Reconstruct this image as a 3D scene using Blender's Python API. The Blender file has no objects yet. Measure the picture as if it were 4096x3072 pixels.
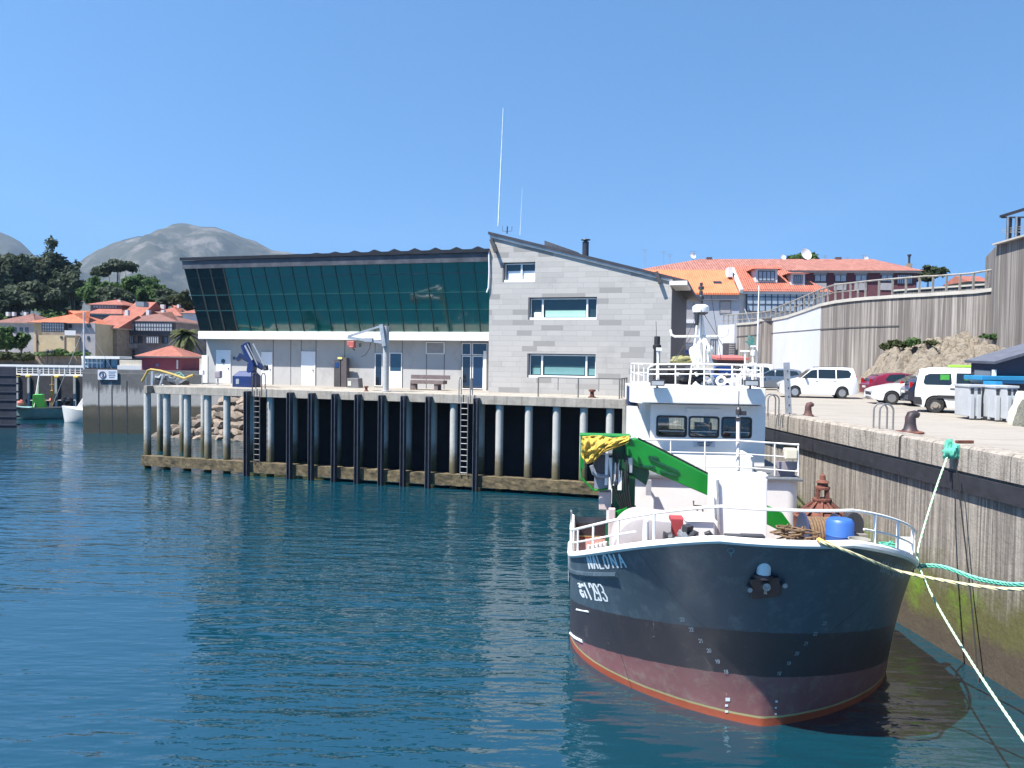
import bpy, bmesh, math, random
from mathutils import Vector as V, Matrix, noise
S=bpy.context.scene; C=S.collection
random.seed(11)
R=math.radians
# ---------------------------------------------------------------- camera
F=3000.; EYE=7.0; DECK=5.05
_p=math.atan(101/3000); _r=math.atan(0.014)
FW=V((0,math.cos(_p),-math.sin(_p))); _U0=V((0,math.sin(_p),math.cos(_p)))
RT=V((1,0,0))*math.cos(_r)+_U0*math.sin(_r); UP=_U0*math.cos(_r)-V((1,0,0))*math.sin(_r)
CAM=V((0,0,EYE))
def ray(x,y): return FW+RT*((x-2048)/F)+UP*((1536-y)/F)
def onz(x,y,z):
    d=ray(x,y); return CAM+d*((z-EYE)/d.z)
def at(x,y,Y):
    d=ray(x,y); return CAM+d*(Y/d.y)
cam=bpy.data.cameras.new('camera'); cam.sensor_width=36; cam.lens=36*F/4096; cam.clip_end=20000; cam.clip_start=.1
co=bpy.data.objects.new('camera',cam); C.objects.link(co)
co.matrix_world=Matrix(((RT.x,UP.x,-FW.x,0),(RT.y,UP.y,-FW.y,0),(RT.z,UP.z,-FW.z,EYE),(0,0,0,1)))
S.camera=co
class Fr:
    def __init__(s,o,deg):
        s.o=V(o); a=R(deg); s.a=a; s.x=V((math.cos(a),math.sin(a),0)); s.y=V((-math.sin(a),math.cos(a),0))
    def L(s,P):
        q=P-s.o; return V((q.dot(s.x),q.dot(s.y),q.z))
    def P(s,px,py,y):          # local point where the sight line meets the local plane y
        d=ray(px,py); c=CAM-s.o; return s.L(CAM+d*((y-c.dot(s.y))/d.dot(s.y)))
    def X(s,px,py,x):
        d=ray(px,py); c=CAM-s.o; return s.L(CAM+d*((x-c.dot(s.x))/d.dot(s.x)))
    def Z(s,px,py,z): return s.L(onz(px,py,z+s.o.z))
    def W(s,x,y,z): return s.o+s.x*x+s.y*y+V((0,0,z))
# ---------------------------------------------------------------- meshes
class M:
    def __init__(s): s.v=[]; s.f=[]
    def add(s,vs,fs):
        n=len(s.v); s.v+=[tuple(p) for p in vs]; s.f+=[tuple(n+i for i in f) for f in fs]; return s
    def box(s,x0,x1,y0,y1,z0,z1):
        return s.add([(x,y,z) for z in(z0,z1) for y in(y0,y1) for x in(x0,x1)],[(0,2,3,1),(4,5,7,6),(0,1,5,4),(2,6,7,3),(0,4,6,2),(1,3,7,5)])
    def ob(s,c,size,rz=0,rx=0,ry=0):
        m=Matrix.Rotation(rz,3,'Z')@Matrix.Rotation(ry,3,'Y')@Matrix.Rotation(rx,3,'X'); c=V(c)
        return s.add([c+m@V((x*size[0]/2,y*size[1]/2,z*size[2]/2)) for z in(-1,1) for y in(-1,1) for x in(-1,1)],[(0,2,3,1),(4,5,7,6),(0,1,5,4),(2,6,7,3),(0,4,6,2),(1,3,7,5)])
    def bar(s,a,b,w,h,up=(0,0,1)):     # rectangular bar from a to b
        a=V(a);b=V(b);d=(b-a).normalized();u=V(up)
        if abs(d.dot(u))>.98:u=V((0,1,0))
        sd=d.cross(u).normalized();u=sd.cross(d)
        vs=[q+sd*(i*w/2)+u*(j*h/2) for q in(a,b) for j in(-1,1) for i in(-1,1)]
        return s.add(vs,[(0,2,3,1),(4,5,7,6),(0,1,5,4),(2,6,7,3),(0,4,6,2),(1,3,7,5)])
    def quad(s,*p): return s.add(p,[tuple(range(len(p)))])
    def prism(s,poly,d):               # planar polygon pushed along d
        n=len(poly);d=V(d);a=[V(p) for p in poly]
        return s.add(a+[p+d for p in a],[tuple(range(n))[::-1],tuple(range(n,2*n))]+[(i,(i+1)%n,(i+1)%n+n,i+n) for i in range(n)])
    def tube(s,pts,r,n=6,cap=True):
        pts=[V(p) for p in pts]; m=len(pts); rs=r if isinstance(r,(list,tuple)) else [r]*m
        t0=(pts[1]-pts[0]).normalized(); u=t0.orthogonal().normalized(); base=len(s.v); vs=[];fs=[]
        for i,p in enumerate(pts):
            t=((pts[min(i+1,m-1)]-pts[max(i-1,0)])).normalized()
            u=(u-t*u.dot(t)).normalized(); w=t.cross(u)
            for k in range(n):
                a=2*math.pi*k/n; vs.append(p+(u*math.cos(a)+w*math.sin(a))*rs[i])
        for i in range(m-1):
            for k in range(n):
                fs.append((i*n+k,i*n+(k+1)%n,(i+1)*n+(k+1)%n,(i+1)*n+k))
        if cap: fs+=[tuple(range(n))[::-1],tuple((m-1)*n+k for k in range(n))]
        return s.add(vs,fs)
    def lathe(s,prof,c=(0,0,0),n=16,ax='z',cap=True):
        c=V(c);vs=[];fs=[];m=len(prof)
        for r,z in prof:
            for k in range(n):
                a=2*math.pi*k/n;x,y=r*math.cos(a),r*math.sin(a)
                vs.append(c+(V((x,y,z)) if ax=='z' else V((x,z,y)) if ax=='y' else V((z,x,y))))
        for i in range(m-1):
            for k in range(n): fs.append((i*n+k,i*n+(k+1)%n,(i+1)*n+(k+1)%n,(i+1)*n+k))
        if cap: fs+=[tuple(range(n))[::-1],tuple((m-1)*n+k for k in range(n))]
        return s.add(vs,fs)
    def grid(s,fn,nu,nv):
        return s.add([fn(i/nu,j/nv) for j in range(nv+1) for i in range(nu+1)],[(j*(nu+1)+i,j*(nu+1)+i+1,(j+1)*(nu+1)+i+1,(j+1)*(nu+1)+i) for j in range(nv) for i in range(nu)])
    def build(s,name,mat,par=None,smooth=False,bev=0,fix=True):
        me=bpy.data.meshes.new(name); me.from_pydata(s.v,[],s.f)
        if fix or bev:
            bm=bmesh.new(); bm.from_mesh(me)
            if fix: bmesh.ops.recalc_face_normals(bm,faces=bm.faces)
            if bev:
                es=[e for e in bm.edges if len(e.link_faces)==2 and e.calc_face_angle(0)>.5]
                bmesh.ops.bevel(bm,geom=es,offset=bev,segments=2,profile=.6,affect='EDGES',clamp_overlap=True)
            bm.to_mesh(me); bm.free()
        if smooth:
            me.polygons.foreach_set('use_smooth',[True]*len(me.polygons))
            try: me.set_sharp_from_angle(angle=R(40))
            except Exception: pass
        me.materials.append(mat)
        o=bpy.data.objects.new(name,me); C.objects.link(o)
        if par: o.parent=par
        return o
def tag(o,label=None,cat=None,group=None,kind=None):
    if label:o['label']=label
    if cat:
        o['category']=cat
        if not kind: o['kind']='thing'
    if group:o['group']=group
    if kind:o['kind']=kind
    return o
def empty(name,loc,deg=0,label=None,cat=None,group=None):
    o=bpy.data.objects.new(name,None); C.objects.link(o); o.location=loc; o.rotation_euler=(0,0,R(deg)); o.empty_display_size=.3
    return tag(o,label,cat,group)
def fempty(name,fr,label,cat,group=None):
    return empty(name,fr.o,math.degrees(fr.a),label,cat,group)
def copy_tree(o,parent=None):
    c=o.copy(); C.objects.link(c)
    if parent: c.parent=parent
    for ch in [k for k in o.children]: copy_tree(ch,c)
    return c
# ---------------------------------------------------------------- materials
MATS={}
def newmat(name):
    m=bpy.data.materials.new(name); m.use_nodes=True; nt=m.node_tree; b=nt.nodes['Principled BSDF']
    return m,nt,b
def nd(nt,t,**k):
    n=nt.nodes.new(t)
    for a,v in k.items():
        if a in n.inputs: n.inputs[a].default_value=v
        else: setattr(n,a,v)
    return n
def coords(nt,sc=(1,1,1),world=False):
    if world: src=nd(nt,'ShaderNodeNewGeometry').outputs['Position']
    else: src=nd(nt,'ShaderNodeTexCoord').outputs['Object']
    mp=nd(nt,'ShaderNodeMapping'); mp.inputs['Scale'].default_value=sc; nt.links.new(src,mp.inputs[0]); return mp.outputs[0]
def mixc(nt,fac,a,b,mode='MIX'):
    n=nd(nt,'ShaderNodeMix',data_type='RGBA',blend_type=mode)
    for k,v in ((0,fac),(6,a),(7,b)):
        if hasattr(v,'links'): nt.links.new(v,n.inputs[k])
        else: n.inputs[k].default_value=v if k==0 else (*v,1)[:4]
    return n.outputs[2]
def ramp(nt,src,stops,interp='LINEAR'):
    n=nd(nt,'ShaderNodeValToRGB'); cr=n.color_ramp; cr.interpolation=interp
    while len(cr.elements)<len(stops): cr.elements.new(.5)
    for e,(p,c) in zip(cr.elements,stops):
        e.position=p; e.color=(*c,1) if len(c)==3 else c
    nt.links.new(src,n.inputs[0]); return n.outputs[0]
def noi(nt,vec,scale,detail=4,rough=.6):
    n=nd(nt,'ShaderNodeTexNoise',Scale=scale,Detail=detail,Roughness=rough); nt.links.new(vec,n.inputs['Vector']); return n.outputs['Fac']
def bump(nt,b,h,strength,dist=.02):
    n=nd(nt,'ShaderNodeBump',Strength=strength,Distance=dist); nt.links.new(h,n.inputs['Height']); nt.links.new(n.outputs[0],b.inputs['Normal'])
G=lambda v:(v,v,v)
def mt(name,col,rough=.6,metal=0,var=.18,scale=2.,dirt=None,dfac=.5,streak=None,sfac=.5,sscale=3.,bmp=0.,spec=None,world=False,coat=0):
    """plain worn surface: base colour with blotches, optional dirt colour, optional vertical run-off streaks"""
    if name in MATS: return MATS[name]
    m,nt,b=newmat(name); L=nt.links
    vec=coords(nt,(1,1,1),world)
    n1=noi(nt,vec,scale,5,.65)
    c=mixc(nt,ramp(nt,n1,[(.3,G(0)),(.7,G(1))]),tuple(x*(1-var) for x in col),tuple(min(1,x*(1+var)) for x in col))
    if dirt:
        n2=noi(nt,vec,scale*.37+.3,6,.7); f=ramp(nt,n2,[(.45,G(0)),(.68,G(dfac))]); c=mixc(nt,f,c,dirt)
    if streak:
        v2=coords(nt,(sscale,sscale,sscale*.05),world); n3=noi(nt,v2,1.,4,.7); f=ramp(nt,n3,[(.5,G(0)),(.72,G(sfac))]); c=mixc(nt,f,c,streak)
    L.new(c,b.inputs['Base Color']); b.inputs['Roughness'].default_value=rough; b.inputs['Metallic'].default_value=metal
    if spec is not None: b.inputs['Specular IOR Level'].default_value=spec
    if coat: b.inputs['Coat Weight'].default_value=coat; b.inputs['Coat Roughness'].default_value=.08
    if bmp:
        n4=noi(nt,vec,scale*6,5,.6); bump(nt,b,n4,bmp,.03)
    MATS[name]=m; return m
def glass(name,col=(.02,.03,.04),rough=.04,spec=.8):
    if name in MATS: return MATS[name]
    m,nt,b=newmat(name); b.inputs['Roughness'].default_value=rough; b.inputs['Specular IOR Level'].default_value=spec
    n=noi(nt,coords(nt),1.3,3); nt.links.new(mixc(nt,n,tuple(c*.7 for c in col),tuple(c*1.3 for c in col)),b.inputs['Base Color'])
    bump(nt,b,noi(nt,coords(nt),.9,2),.08,.02)
    MATS[name]=m; return m
def tiles(name,c1,c2,pitch=.24,ax='x',bm=.8):
    """clay barrel tiles: ridges along the slope, rows across it, each tile a shade of its own"""
    if name in MATS: return MATS[name]
    m,nt,b=newmat(name); L=nt.links
    src=nd(nt,'ShaderNodeTexCoord').outputs['Object']
    sep=nd(nt,'ShaderNodeSeparateXYZ'); L.new(src,sep.inputs[0])
    a,o=(sep.outputs['X'],sep.outputs['Y']) if ax=='x' else (sep.outputs['Y'],sep.outputs['X'])
    s1=nd(nt,'ShaderNodeMath',operation='MULTIPLY'); L.new(a,s1.inputs[0]); s1.inputs[1].default_value=2*math.pi/pitch
    sn=nd(nt,'ShaderNodeMath',operation='SINE'); L.new(s1.outputs[0],sn.inputs[0])
    mp=nd(nt,'ShaderNodeMapping'); mp.inputs['Scale'].default_value=(1/pitch,1/(pitch*1.6),0) if ax=='x' else (1/(pitch*1.6),1/pitch,0); L.new(src,mp.inputs[0])
    vo=nd(nt,'ShaderNodeTexVoronoi',Scale=1.); L.new(mp.outputs[0],vo.inputs['Vector'])
    big=noi(nt,coords(nt),.5,5,.7)
    c=mixc(nt,vo.outputs['Color'],c1,c2); c=mixc(nt,ramp(nt,big,[(.5,G(0)),(.75,G(.55))]),c,tuple(x*.55 for x in c1))
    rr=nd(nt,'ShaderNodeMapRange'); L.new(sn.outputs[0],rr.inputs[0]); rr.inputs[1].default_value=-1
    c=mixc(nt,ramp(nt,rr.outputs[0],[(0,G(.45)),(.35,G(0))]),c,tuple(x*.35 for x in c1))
    L.new(c,b.inputs['Base Color']); b.inputs['Roughness'].default_value=.85
    bump(nt,b,sn.outputs[0],bm,.06)
    MATS[name]=m; return m
WHITE=mt('white_paint',(.80,.775,.735),.35,var=.04,dirt=(.5,.46,.4),dfac=.15)
WRAIL=mt('white_rail_paint',(.80,.78,.745),.4,var=.04)
DGREY=mt('dark_metal',(.05,.05,.055),.5,.3,var=.3)
GALV=mt('galvanised_steel',(.42,.43,.44),.45,.6,var=.2,scale=6)
BLACKR=mt('black_rubber',(.015,.015,.018),.8,var=.4,scale=5)
DGLASS=glass('dark_window_glass',(.015,.02,.028))
RUST=mt('rusty_iron',(.14,.05,.035),.85,.1,var=.4,scale=5,dirt=(.24,.10,.05),dfac=.6,bmp=.5)
CONC=mt('quay_concrete',(.36,.33,.29),.9,var=.16,scale=.9,dirt=(.22,.20,.17),dfac=.55,bmp=.35)
# ================================================================ light, sky, setting
HAZE=7e-5
SKYK,SKYO,SKYT=.75,.34,(.70,1.05,1.22)
SUN_D=V((.52,.32,-1.03)).normalized()      # way the light travels
w=bpy.data.worlds.new('World'); S.world=w; w.use_nodes=True; nt=w.node_tree
sky=nd(nt,'ShaderNodeTexSky'); sky.sky_type='NISHITA'; sky.sun_disc=False
elev=math.asin(-SUN_D.z); az=math.atan2(-SUN_D.x,-SUN_D.y)
sky.sun_elevation=elev; sky.sun_rotation=az; sky.altitude=0; sky.air_density=1.0; sky.dust_density=0.; sky.ozone_density=2.
tc=nd(nt,'ShaderNodeTexCoord'); sx=nd(nt,'ShaderNodeSeparateXYZ'); nt.links.new(tc.outputs['Generated'],sx.inputs[0])
mz=nd(nt,'ShaderNodeMath',operation='MULTIPLY_ADD'); nt.links.new(sx.outputs['Z'],mz.inputs[0]); mz.inputs[1].default_value=SKYK; mz.inputs[2].default_value=SKYO
cx=nd(nt,'ShaderNodeCombineXYZ'); nt.links.new(sx.outputs['X'],cx.inputs[0]); nt.links.new(sx.outputs['Y'],cx.inputs[1]); nt.links.new(mz.outputs[0],cx.inputs[2])
nrm=nd(nt,'ShaderNodeVectorMath',operation='NORMALIZE'); nt.links.new(cx.outputs[0],nrm.inputs[0]); nt.links.new(nrm.outputs[0],sky.inputs['Vector'])
tn=mixc(nt,1.,sky.outputs[0],SKYT,'MULTIPLY')
nt.links.new(tn,nt.nodes['Background'].inputs[0]); nt.nodes['Background'].inputs[1].default_value=.087
sl=bpy.data.lights.new('sun','SUN'); sl.energy=5.0; sl.angle=R(.53); sl.color=(1,.955,.89)
so=bpy.data.objects.new('sun',sl); C.objects.link(so); so.rotation_euler=SUN_D.to_track_quat('-Z','Y').to_euler(); so.location=(-30,-20,60)
S.view_settings.view_transform='Standard'; S.view_settings.look='None'; S.view_settings.exposure=1.15
S.cycles.max_bounces=6; S.cycles.diffuse_bounces=2; S.cycles.glossy_bounces=3; S.cycles.transmission_bounces=3; S.cycles.volume_bounces=0; S.cycles.caustics_reflective=False; S.cycles.caustics_refractive=False
S.cycles.use_adaptive_sampling=True; S.cycles.use_denoising=True
# water ------------------------------------------------------------
m,nt,b=newmat('harbour_water'); L=nt.links
pos=nd(nt,'ShaderNodeNewGeometry').outputs['Position']
def wv(sx,sy,scale,det,rot=0):
    mp=nd(nt,'ShaderNodeMapping'); mp.inputs['Scale'].default_value=(sx,sy,1); mp.inputs['Rotation'].default_value=(0,0,rot); L.new(pos,mp.inputs[0])
    return noi(nt,mp.outputs[0],scale,det,.55)
h1=wv(.42,1.5,1.35,2,.10); h2=wv(.7,1.6,4.2,2,-.2); h3=wv(.3,.7,.4,2,.3)
def mul(a,k):
    n=nd(nt,'ShaderNodeMath',operation='MULTIPLY'); L.new(a,n.inputs[0])
    if hasattr(k,'links'): L.new(k,n.inputs[1])
    else: n.inputs[1].default_value=k
    return n.outputs[0]
def addn(a,c):
    n=nd(nt,'ShaderNodeMath',operation='ADD'); L.new(a,n.inputs[0]); L.new(c,n.inputs[1]); return n.outputs[0]
calm=ramp(nt,wv(.06,.09,1.,3,.3),[(.36,G(.30)),(.60,G(1.15))])
hh=addn(mul(addn(mul(h1,1.5),mul(h2,.22)),calm),mul(h3,1.2))
bump(nt,b,hh,1.,.085)
cw=mixc(nt,wv(.05,.05,1.,3),(.002,.028,.046),(.003,.040,.060))
L.new(cw,b.inputs['Base Color']); b.inputs['Roughness'].default_value=.045; b.inputs['IOR'].default_value=2.3
WATER=m
o=M().quad((-900,-60,0),(900,-60,0),(900,900,0),(-900,900,0)).build('water',WATER); tag(o,kind='structure')
# ground sheets ------------------------------------------------------
FP=Fr((5.3,37.46,DECK),-16.36)       # pier frame: x along the front edge, y inland, z above deck
# ================================================================ work boat
FB=Fr((4.89,14.2,0),-5.0)
def ztop(s):
    x=min(1,max(0,(s+1.3)/5.4)); e=min(1,max(0,(s-5.1)/.6)); e=e*e*(3-2*e); return 2.2+1.68*(1-x)**1.35-1.25*e
HL=4.2
def hs0(z): return -1.3*min(1.15,max(0,z/3.6))**1.7
def hBq(z):
    k=min(1,max(0,z/3.4)); return 3.72+.03*k-(.35*min(1,-z) if z<0 else 0),1.3+.8*k**.8
def hb(s,z):
    B,q=hBq(z); x=(s-hs0(z))/HL
    return -1 if x<0 else B if x>=1 else B*(1-(1-x)**2)**(1/q)
def hpt(u,v,sg,inset=0):       # u 0 stem..1 end of bow curve..2 stern, v 0 keel..1 rail
    s=0.
    for _ in range(5):
        zt=ztop(s); z=-.8+(zt+.8)*v; B,q=hBq(z)
        if u<=1: ph=u*math.pi/2; s=hs0(z)+HL*(1-math.cos(ph)); h=B*math.sin(ph)**(2/q)
        else: s=hs0(z)+HL+(u-1)*(14.4-HL); h=B
    return V((sg*max(0,h-inset*min(1,u*4)),s+inset*(1-min(1,u)),z))
def hullpix(px,py,out=.012):   # where the sight line meets the shell
    d=ray(px,py); c=CAM-FB.o; o=V((c.dot(FB.x),c.dot(FB.y),c.z)); dd=V((d.dot(FB.x),d.dot(FB.y),d.z))
    def f(t): p=o+dd*t; return abs(p.x)-hb(p.y,p.z)
    t=11.;
    while f(t)>0 and t<24:t+=.06
    a,b_=t-.06,t
    for _ in range(18):
        m_=(a+b_)/2
        if f(m_)>0:a=m_
        else:b_=m_
    return o+dd*(a-out/dd.length)
boat=fempty('work_boat',FB,'navy blue work boat with white wheelhouse and green deck crane moored at the quay','boat')
# shell paint: bands follow the sheer, plus scrapes, salt, rust runs and painted-in light dapple
m,nt,b=newmat('hull_paint'); L=nt.links
sp=nd(nt,'ShaderNodeSeparateXYZ'); L.new(nd(nt,'ShaderNodeTexCoord').outputs['Object'],sp.inputs[0])
def mth(op,a,c):
    n=nd(nt,'ShaderNodeMath',operation=op)
    for i,q in enumerate((a,c)):
        if hasattr(q,'links'): L.new(q,n.inputs[i])
        else: n.inputs[i].default_value=q
    return n.outputs[0]
vec=coords(nt); fine=noi(nt,vec,5,5,.7); wob=mth('MULTIPLY',mth('SUBTRACT',fine,.5),.05)
trim=mth('ADD',mth('ADD',sp.outputs['Z'],mth('MULTIPLY',mth('MINIMUM',sp.outputs['Y'],6.),.2)),wob)
navy=mixc(nt,noi(nt,vec,1.1,5,.7),(.036,.060,.082),(.062,.092,.118))
scuff_dapple=coords(nt,(1.5,1.5,1.1)); navy=mixc(nt,ramp(nt,noi(nt,scuff_dapple,1.6,6,.75),[(.50,G(0)),(.70,G(.62))]),navy,(.13,.175,.20))  # pale blotches: scuffs plus light dappled off the water, painted into the navy
boot=mixc(nt,noi(nt,vec,2,5,.7),(.022,.021,.028),(.045,.038,.045))
boot=mixc(nt,ramp(nt,noi(nt,scuff_dapple,1.3,5,.7),[(.6,G(0)),(.72,G(.4))]),boot,(.13,.09,.08))
red=mixc(nt,noi(nt,vec,1.5,6,.7),(.16,.062,.065),(.26,.12,.12)); red=mixc(nt,ramp(nt,noi(nt,vec,3.5,6,.75),[(.5,G(0)),(.7,G(.5))]),red,(.26,.24,.19))
z2=mth('ADD',sp.outputs['Z'],mth('MULTIPLY',wob,.6))
def step(x,e): return mth('GREATER_THAN',x,e)
c=mixc(nt,step(trim,1.0),red,boot); c=mixc(nt,step(trim,1.9),c,navy)
c=mixc(nt,step(z2,.20),(.36,.33,.16),c); c=mixc(nt,step(z2,.155),(.34,.075,.035),c)
rs_=coords(nt,(5,5,.35)); c=mixc(nt,ramp(nt,noi(nt,rs_,1.,5,.75),[(.62,G(0)),(.72,G(.4))]),c,(.13,.065,.04))
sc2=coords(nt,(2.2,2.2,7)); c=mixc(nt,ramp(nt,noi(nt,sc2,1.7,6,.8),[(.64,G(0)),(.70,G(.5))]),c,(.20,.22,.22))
pl_=nd(nt,'ShaderNodeMath',operation='PINGPONG'); L.new(mth('ADD',sp.outputs['Y'],5.),pl_.inputs[0]); pl_.inputs[1].default_value=.8
c=mixc(nt,mth('MULTIPLY',mth('LESS_THAN',pl_.outputs[0],.012),.5),c,(.02,.025,.03))
L.new(c,b.inputs['Base Color']); b.inputs['Roughness'].default_value=.42
bump(nt,b,mth('ADD',noi(nt,vec,.9,2),mth('MULTIPLY',noi(nt,vec,7,4),.15)),.4,.06)
HULLM=m
NU,NV=44,22
hm=M(); us=[i/28 for i in range(29)]+[1+(i+1)/24 for i in range(24)]
def ringu(v,inset=0): return [hpt(u,v,-1,inset) for u in us[::-1]]+[hpt(u,v,1,inset) for u in us[1:]]
rows=[ringu(j/NV) for j in range(NV+1)]; n=len(rows[0])
hm.add([p for r_ in rows for p in r_],[(j*n+i,j*n+i+1,(j+1)*n+i+1,(j+1)*n+i) for j in range(NV) for i in range(n-1)]+[(j*n+n-1,j*n,(j+1)*n,(j+1)*n+n-1) for j in range(NV)])
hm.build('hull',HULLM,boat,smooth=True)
# inner bulwark, deck, cap rail
top=ringu(1); inn=ringu(1,.09); low=[V((p.x,p.y,ztop(p.y)-.85)) for p in ringu(.8,.12)]
mb=M(); mb.add(inn+low,[(i,i+1,i+1+n,i+n) for i in range(n-1)]); mb.build('inner_bulwark',WHITE,boat,smooth=True)
DECKM=mt('red_deck_paint',(.30,.13,.11),.7,var=.2,scale=3,dirt=(.2,.17,.15),dfac=.5)
md=M(); h=n//2
md.add(low,[(i,i+1,n-2-i,n-1-i) for i in range(h)]); md.build('deck',DECKM,boat)
mc=M(); mc.tube([p+V((0,0,.02)) for p in top],.075,8); mc.build('cap_rail',WRAIL,boat,smooth=True)
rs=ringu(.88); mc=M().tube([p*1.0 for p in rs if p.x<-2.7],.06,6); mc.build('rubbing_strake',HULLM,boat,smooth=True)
def edge(s,sg,up=0):
    z=ztop(s); return V((sg*max(0,hb(s,z)),s,z+up))
def railpts(up,s1l,s1r):
    P=[p for p in top if (p.x<=0 and p.y<s1l) or (p.x>0 and p.y<s1r)]; return [p+V((0,0,up)) for p in P]
mr=M(); P=railpts(.60,4.6,2.6); mr.tube(P,.028,6); 
mr.tube([p for p in railpts(.29,4.6,-2)]+[],.02,6) if 0 else None
for sg,a,b_ in ((-1,-.2,4.6),(1,-1.2,.2)):
    mr.tube([edge(a+(b_-a)*i/14,sg,.30) for i in range(15)],.02,6)
for sg,ss in ((-1,(4.5,4.2,3.3,3.0,2.2,1.2,.25,-.55)),(1,(-1.05,-.55,.2,2.4))):
    for s in ss: p=edge(s,sg); mr.tube([p,p+V((0,0,.60))],.026,6)
mr.tube([edge(4.5,-1,.6),edge(4.5,-1,.95),edge(5.6,-1,1.2),edge(5.6,-1,0)],.03,6)
mr.build('bow_railing',WRAIL,boat,smooth=True)
# ---- writing on the shell: strokes laid on the plating
GL={'N':[[(0,0),(0,1),(1,0),(1,1)]],'A':[[(0,0),(.5,1),(1,0)],[(.2,.38),(.8,.38)]],'L':[[(0,1),(0,0),(1,0)]],
'O':[[(.3,0),(0,.25),(0,.75),(.3,1),(.7,1),(1,.75),(1,.25),(.7,0),(.3,0)]],'1':[[(.2,.8),(.55,1),(.55,0)]],
'2':[[(0,.75),(.2,1),(.75,1),(1,.75),(.9,.5),(0,0),(1,0)]],'9':[[(.95,.6),(.7,.42),(.25,.42),(0,.6),(0,.8),(.3,1),(.7,1),(1,.8),(1,.35),(.7,0),(.2,0),(0,.15)]],
'3':[[(0,.85),(.3,1),(.75,1),(1,.8),(.85,.57),(.4,.53),(.85,.48),(1,.22),(.75,0),(.25,0),(0,.18)]],'4':[[(.75,0),(.75,1),(0,.3),(1,.3)]],
'0':[[(.3,0),(0,.3),(0,.7),(.3,1),(.7,1),(1,.7),(1,.3),(.7,0),(.3,0)]],'G':[[(1,.8),(.7,1),(.3,1),(0,.7),(0,.3),(.3,0),(.75,0),(1,.25),(1,.45),(.6,.45)]],
'I':[[(.5,0),(.5,1)]],'a':[[(.9,.9),(.3,.9),(.1,.65),(.3,.45),(.9,.45),(.9,1),(.9,.4)]],'8':[[(.3,.5),(0,.75),(.3,1),(.7,1),(1,.75),(.7,.5),(.3,.5),(0,.25),(.3,0),(.7,0),(1,.25),(.7,.5)]],
'7':[[(0,1),(1,1),(.35,0)]],'6':[[(.9,.95),(.4,1),(0,.6),(0,.25),(.3,0),(.7,0),(1,.25),(.7,.5),(.3,.5),(0,.3)]],'5':[[(1,1),(.1,1),(.05,.55),(.7,.58),(1,.3),(.7,0),(.1,.05)]]}
def letters(items,mapf,half,name,mat,par):
    """items: (char, corner, right vector, up vector) in the plane that mapf takes on to a surface"""
    k=M()
    for ch,o_,rx,uy in items:
        for st in GL[ch]:
            pts=[V((o_[0]+rx[0]*x+uy[0]*y,o_[1]+rx[1]*x+uy[1]*y)) for x,y in st]
            for a,b_ in zip(pts,pts[1:]):
                d=(b_-a); ln=d.length
                if ln<1e-6: continue
                d/=ln; nn=V((-d.y,d.x))*half; e=d*half*.6; a2=a-e;b2=b_+e
                ns=max(1,int(ln/(half*8)))
                for i in range(ns):
                    q0=a2+(b2-a2)*(i/ns);q1=a2+(b2-a2)*((i+1)/ns)
                    k.quad(*[mapf(q.x,q.y) for q in (q0-nn,q1-nn,q1+nn,q0+nn)])
    return k.build(name,mat,par,fix=False)
LETT=mt('white_lettering',(.74,.79,.80),.6,var=.12,scale=8)
it=[]
for ch,o_,wd,dx in zip('NALONA',((2358,2274),(2379,2274),(2402,2274),(2424,2273),(2454,2271),(2486,2269)),(13,14,14,15,18,19),(-12,-15,-17,-15,-19,-20)): it.append((ch,o_,(wd,-.5),(dx,-52)))
letters(it,lambda x,y:hullpix(x,y),3.0,'bow_name',LETT,boat)
it=[]
for ch,o_,wd in (('1',(2362,2397),7),('2',(2381,2399),12),('9',(2397,2401),13),('3',(2417,2403),17)): it.append((ch,o_,(wd,2),(-29,-66)))
for ch,o_,wd,hg in (('3',(2317,2348),8,15),('a',(2329,2348),7,13),('G',(2329,2387),9,28),('I',(2345,2391),6,28)): it.append((ch,o_,(wd,1.5),(-hg*.42,-hg)))
letters(it,lambda x,y:hullpix(x,y),2.6,'registration_number',LETT,boat)
it=[]
for i,ch in enumerate('NALONA'): it.append((ch,(3522+[0,16,32,48,64,80][i],2286+i*5),(9,3),(12,-42)))
letters(it,lambda x,y:hullpix(x,y),2.2,'bow_name',mt('faded_lettering',(.26,.29,.30),.7,var=.2,scale=8),boat)
it=[]
def num(s,cx,cy,h,sk=0):
    w_=h*.5
    for i,ch in enumerate(s): it.append((ch,(cx-w_*1.3*len(s)/2+i*w_*1.3,cy+h/2),(w_,0),(sk,-h)))
for s_,x,y in (('23',2731,2478),('22',2767,2518),('21',2806,2563),('20',2838,2602),('19',2872,2646),('18',2906,2687)): num(s_,x,y,14,-3)
letters(it,lambda x,y:hullpix(x,y),1.3,'draft_marks',mt('worn_lettering',(.40,.45,.47),.6,var=.2,scale=8),boat); it=[]
for s_,x,y in (('23',3298,2493),('22',3261,2535),('21',3224,2574),('20',3187,2614),('19',3153,2653),('18',3115,2694)): num(s_,x,y,13,4)
letters(it,lambda x,y:hullpix(x,y),1.2,'draft_marks',mt('faded_lettering',(.26,.29,.30)),boat)
k=M()
for x,y,r_ in ((2911,2798,9),(2906,2822,6),(2906,2846,6),(3106,2806,5),(3103,2831,4),(3103,2856,4)): k.quad(*[hullpix(x+dx*r_,y+dy*r_*.8) for dx,dy in((-1,-1),(1,-1),(1,1),(-1,1))])
k.build('draft_marks',LETT,boat,fix=False)
it=[('O',(2912,2212),(24,0),(-2,-20)),('1',(2918,2228),(12,0),(0,-12))]
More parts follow.
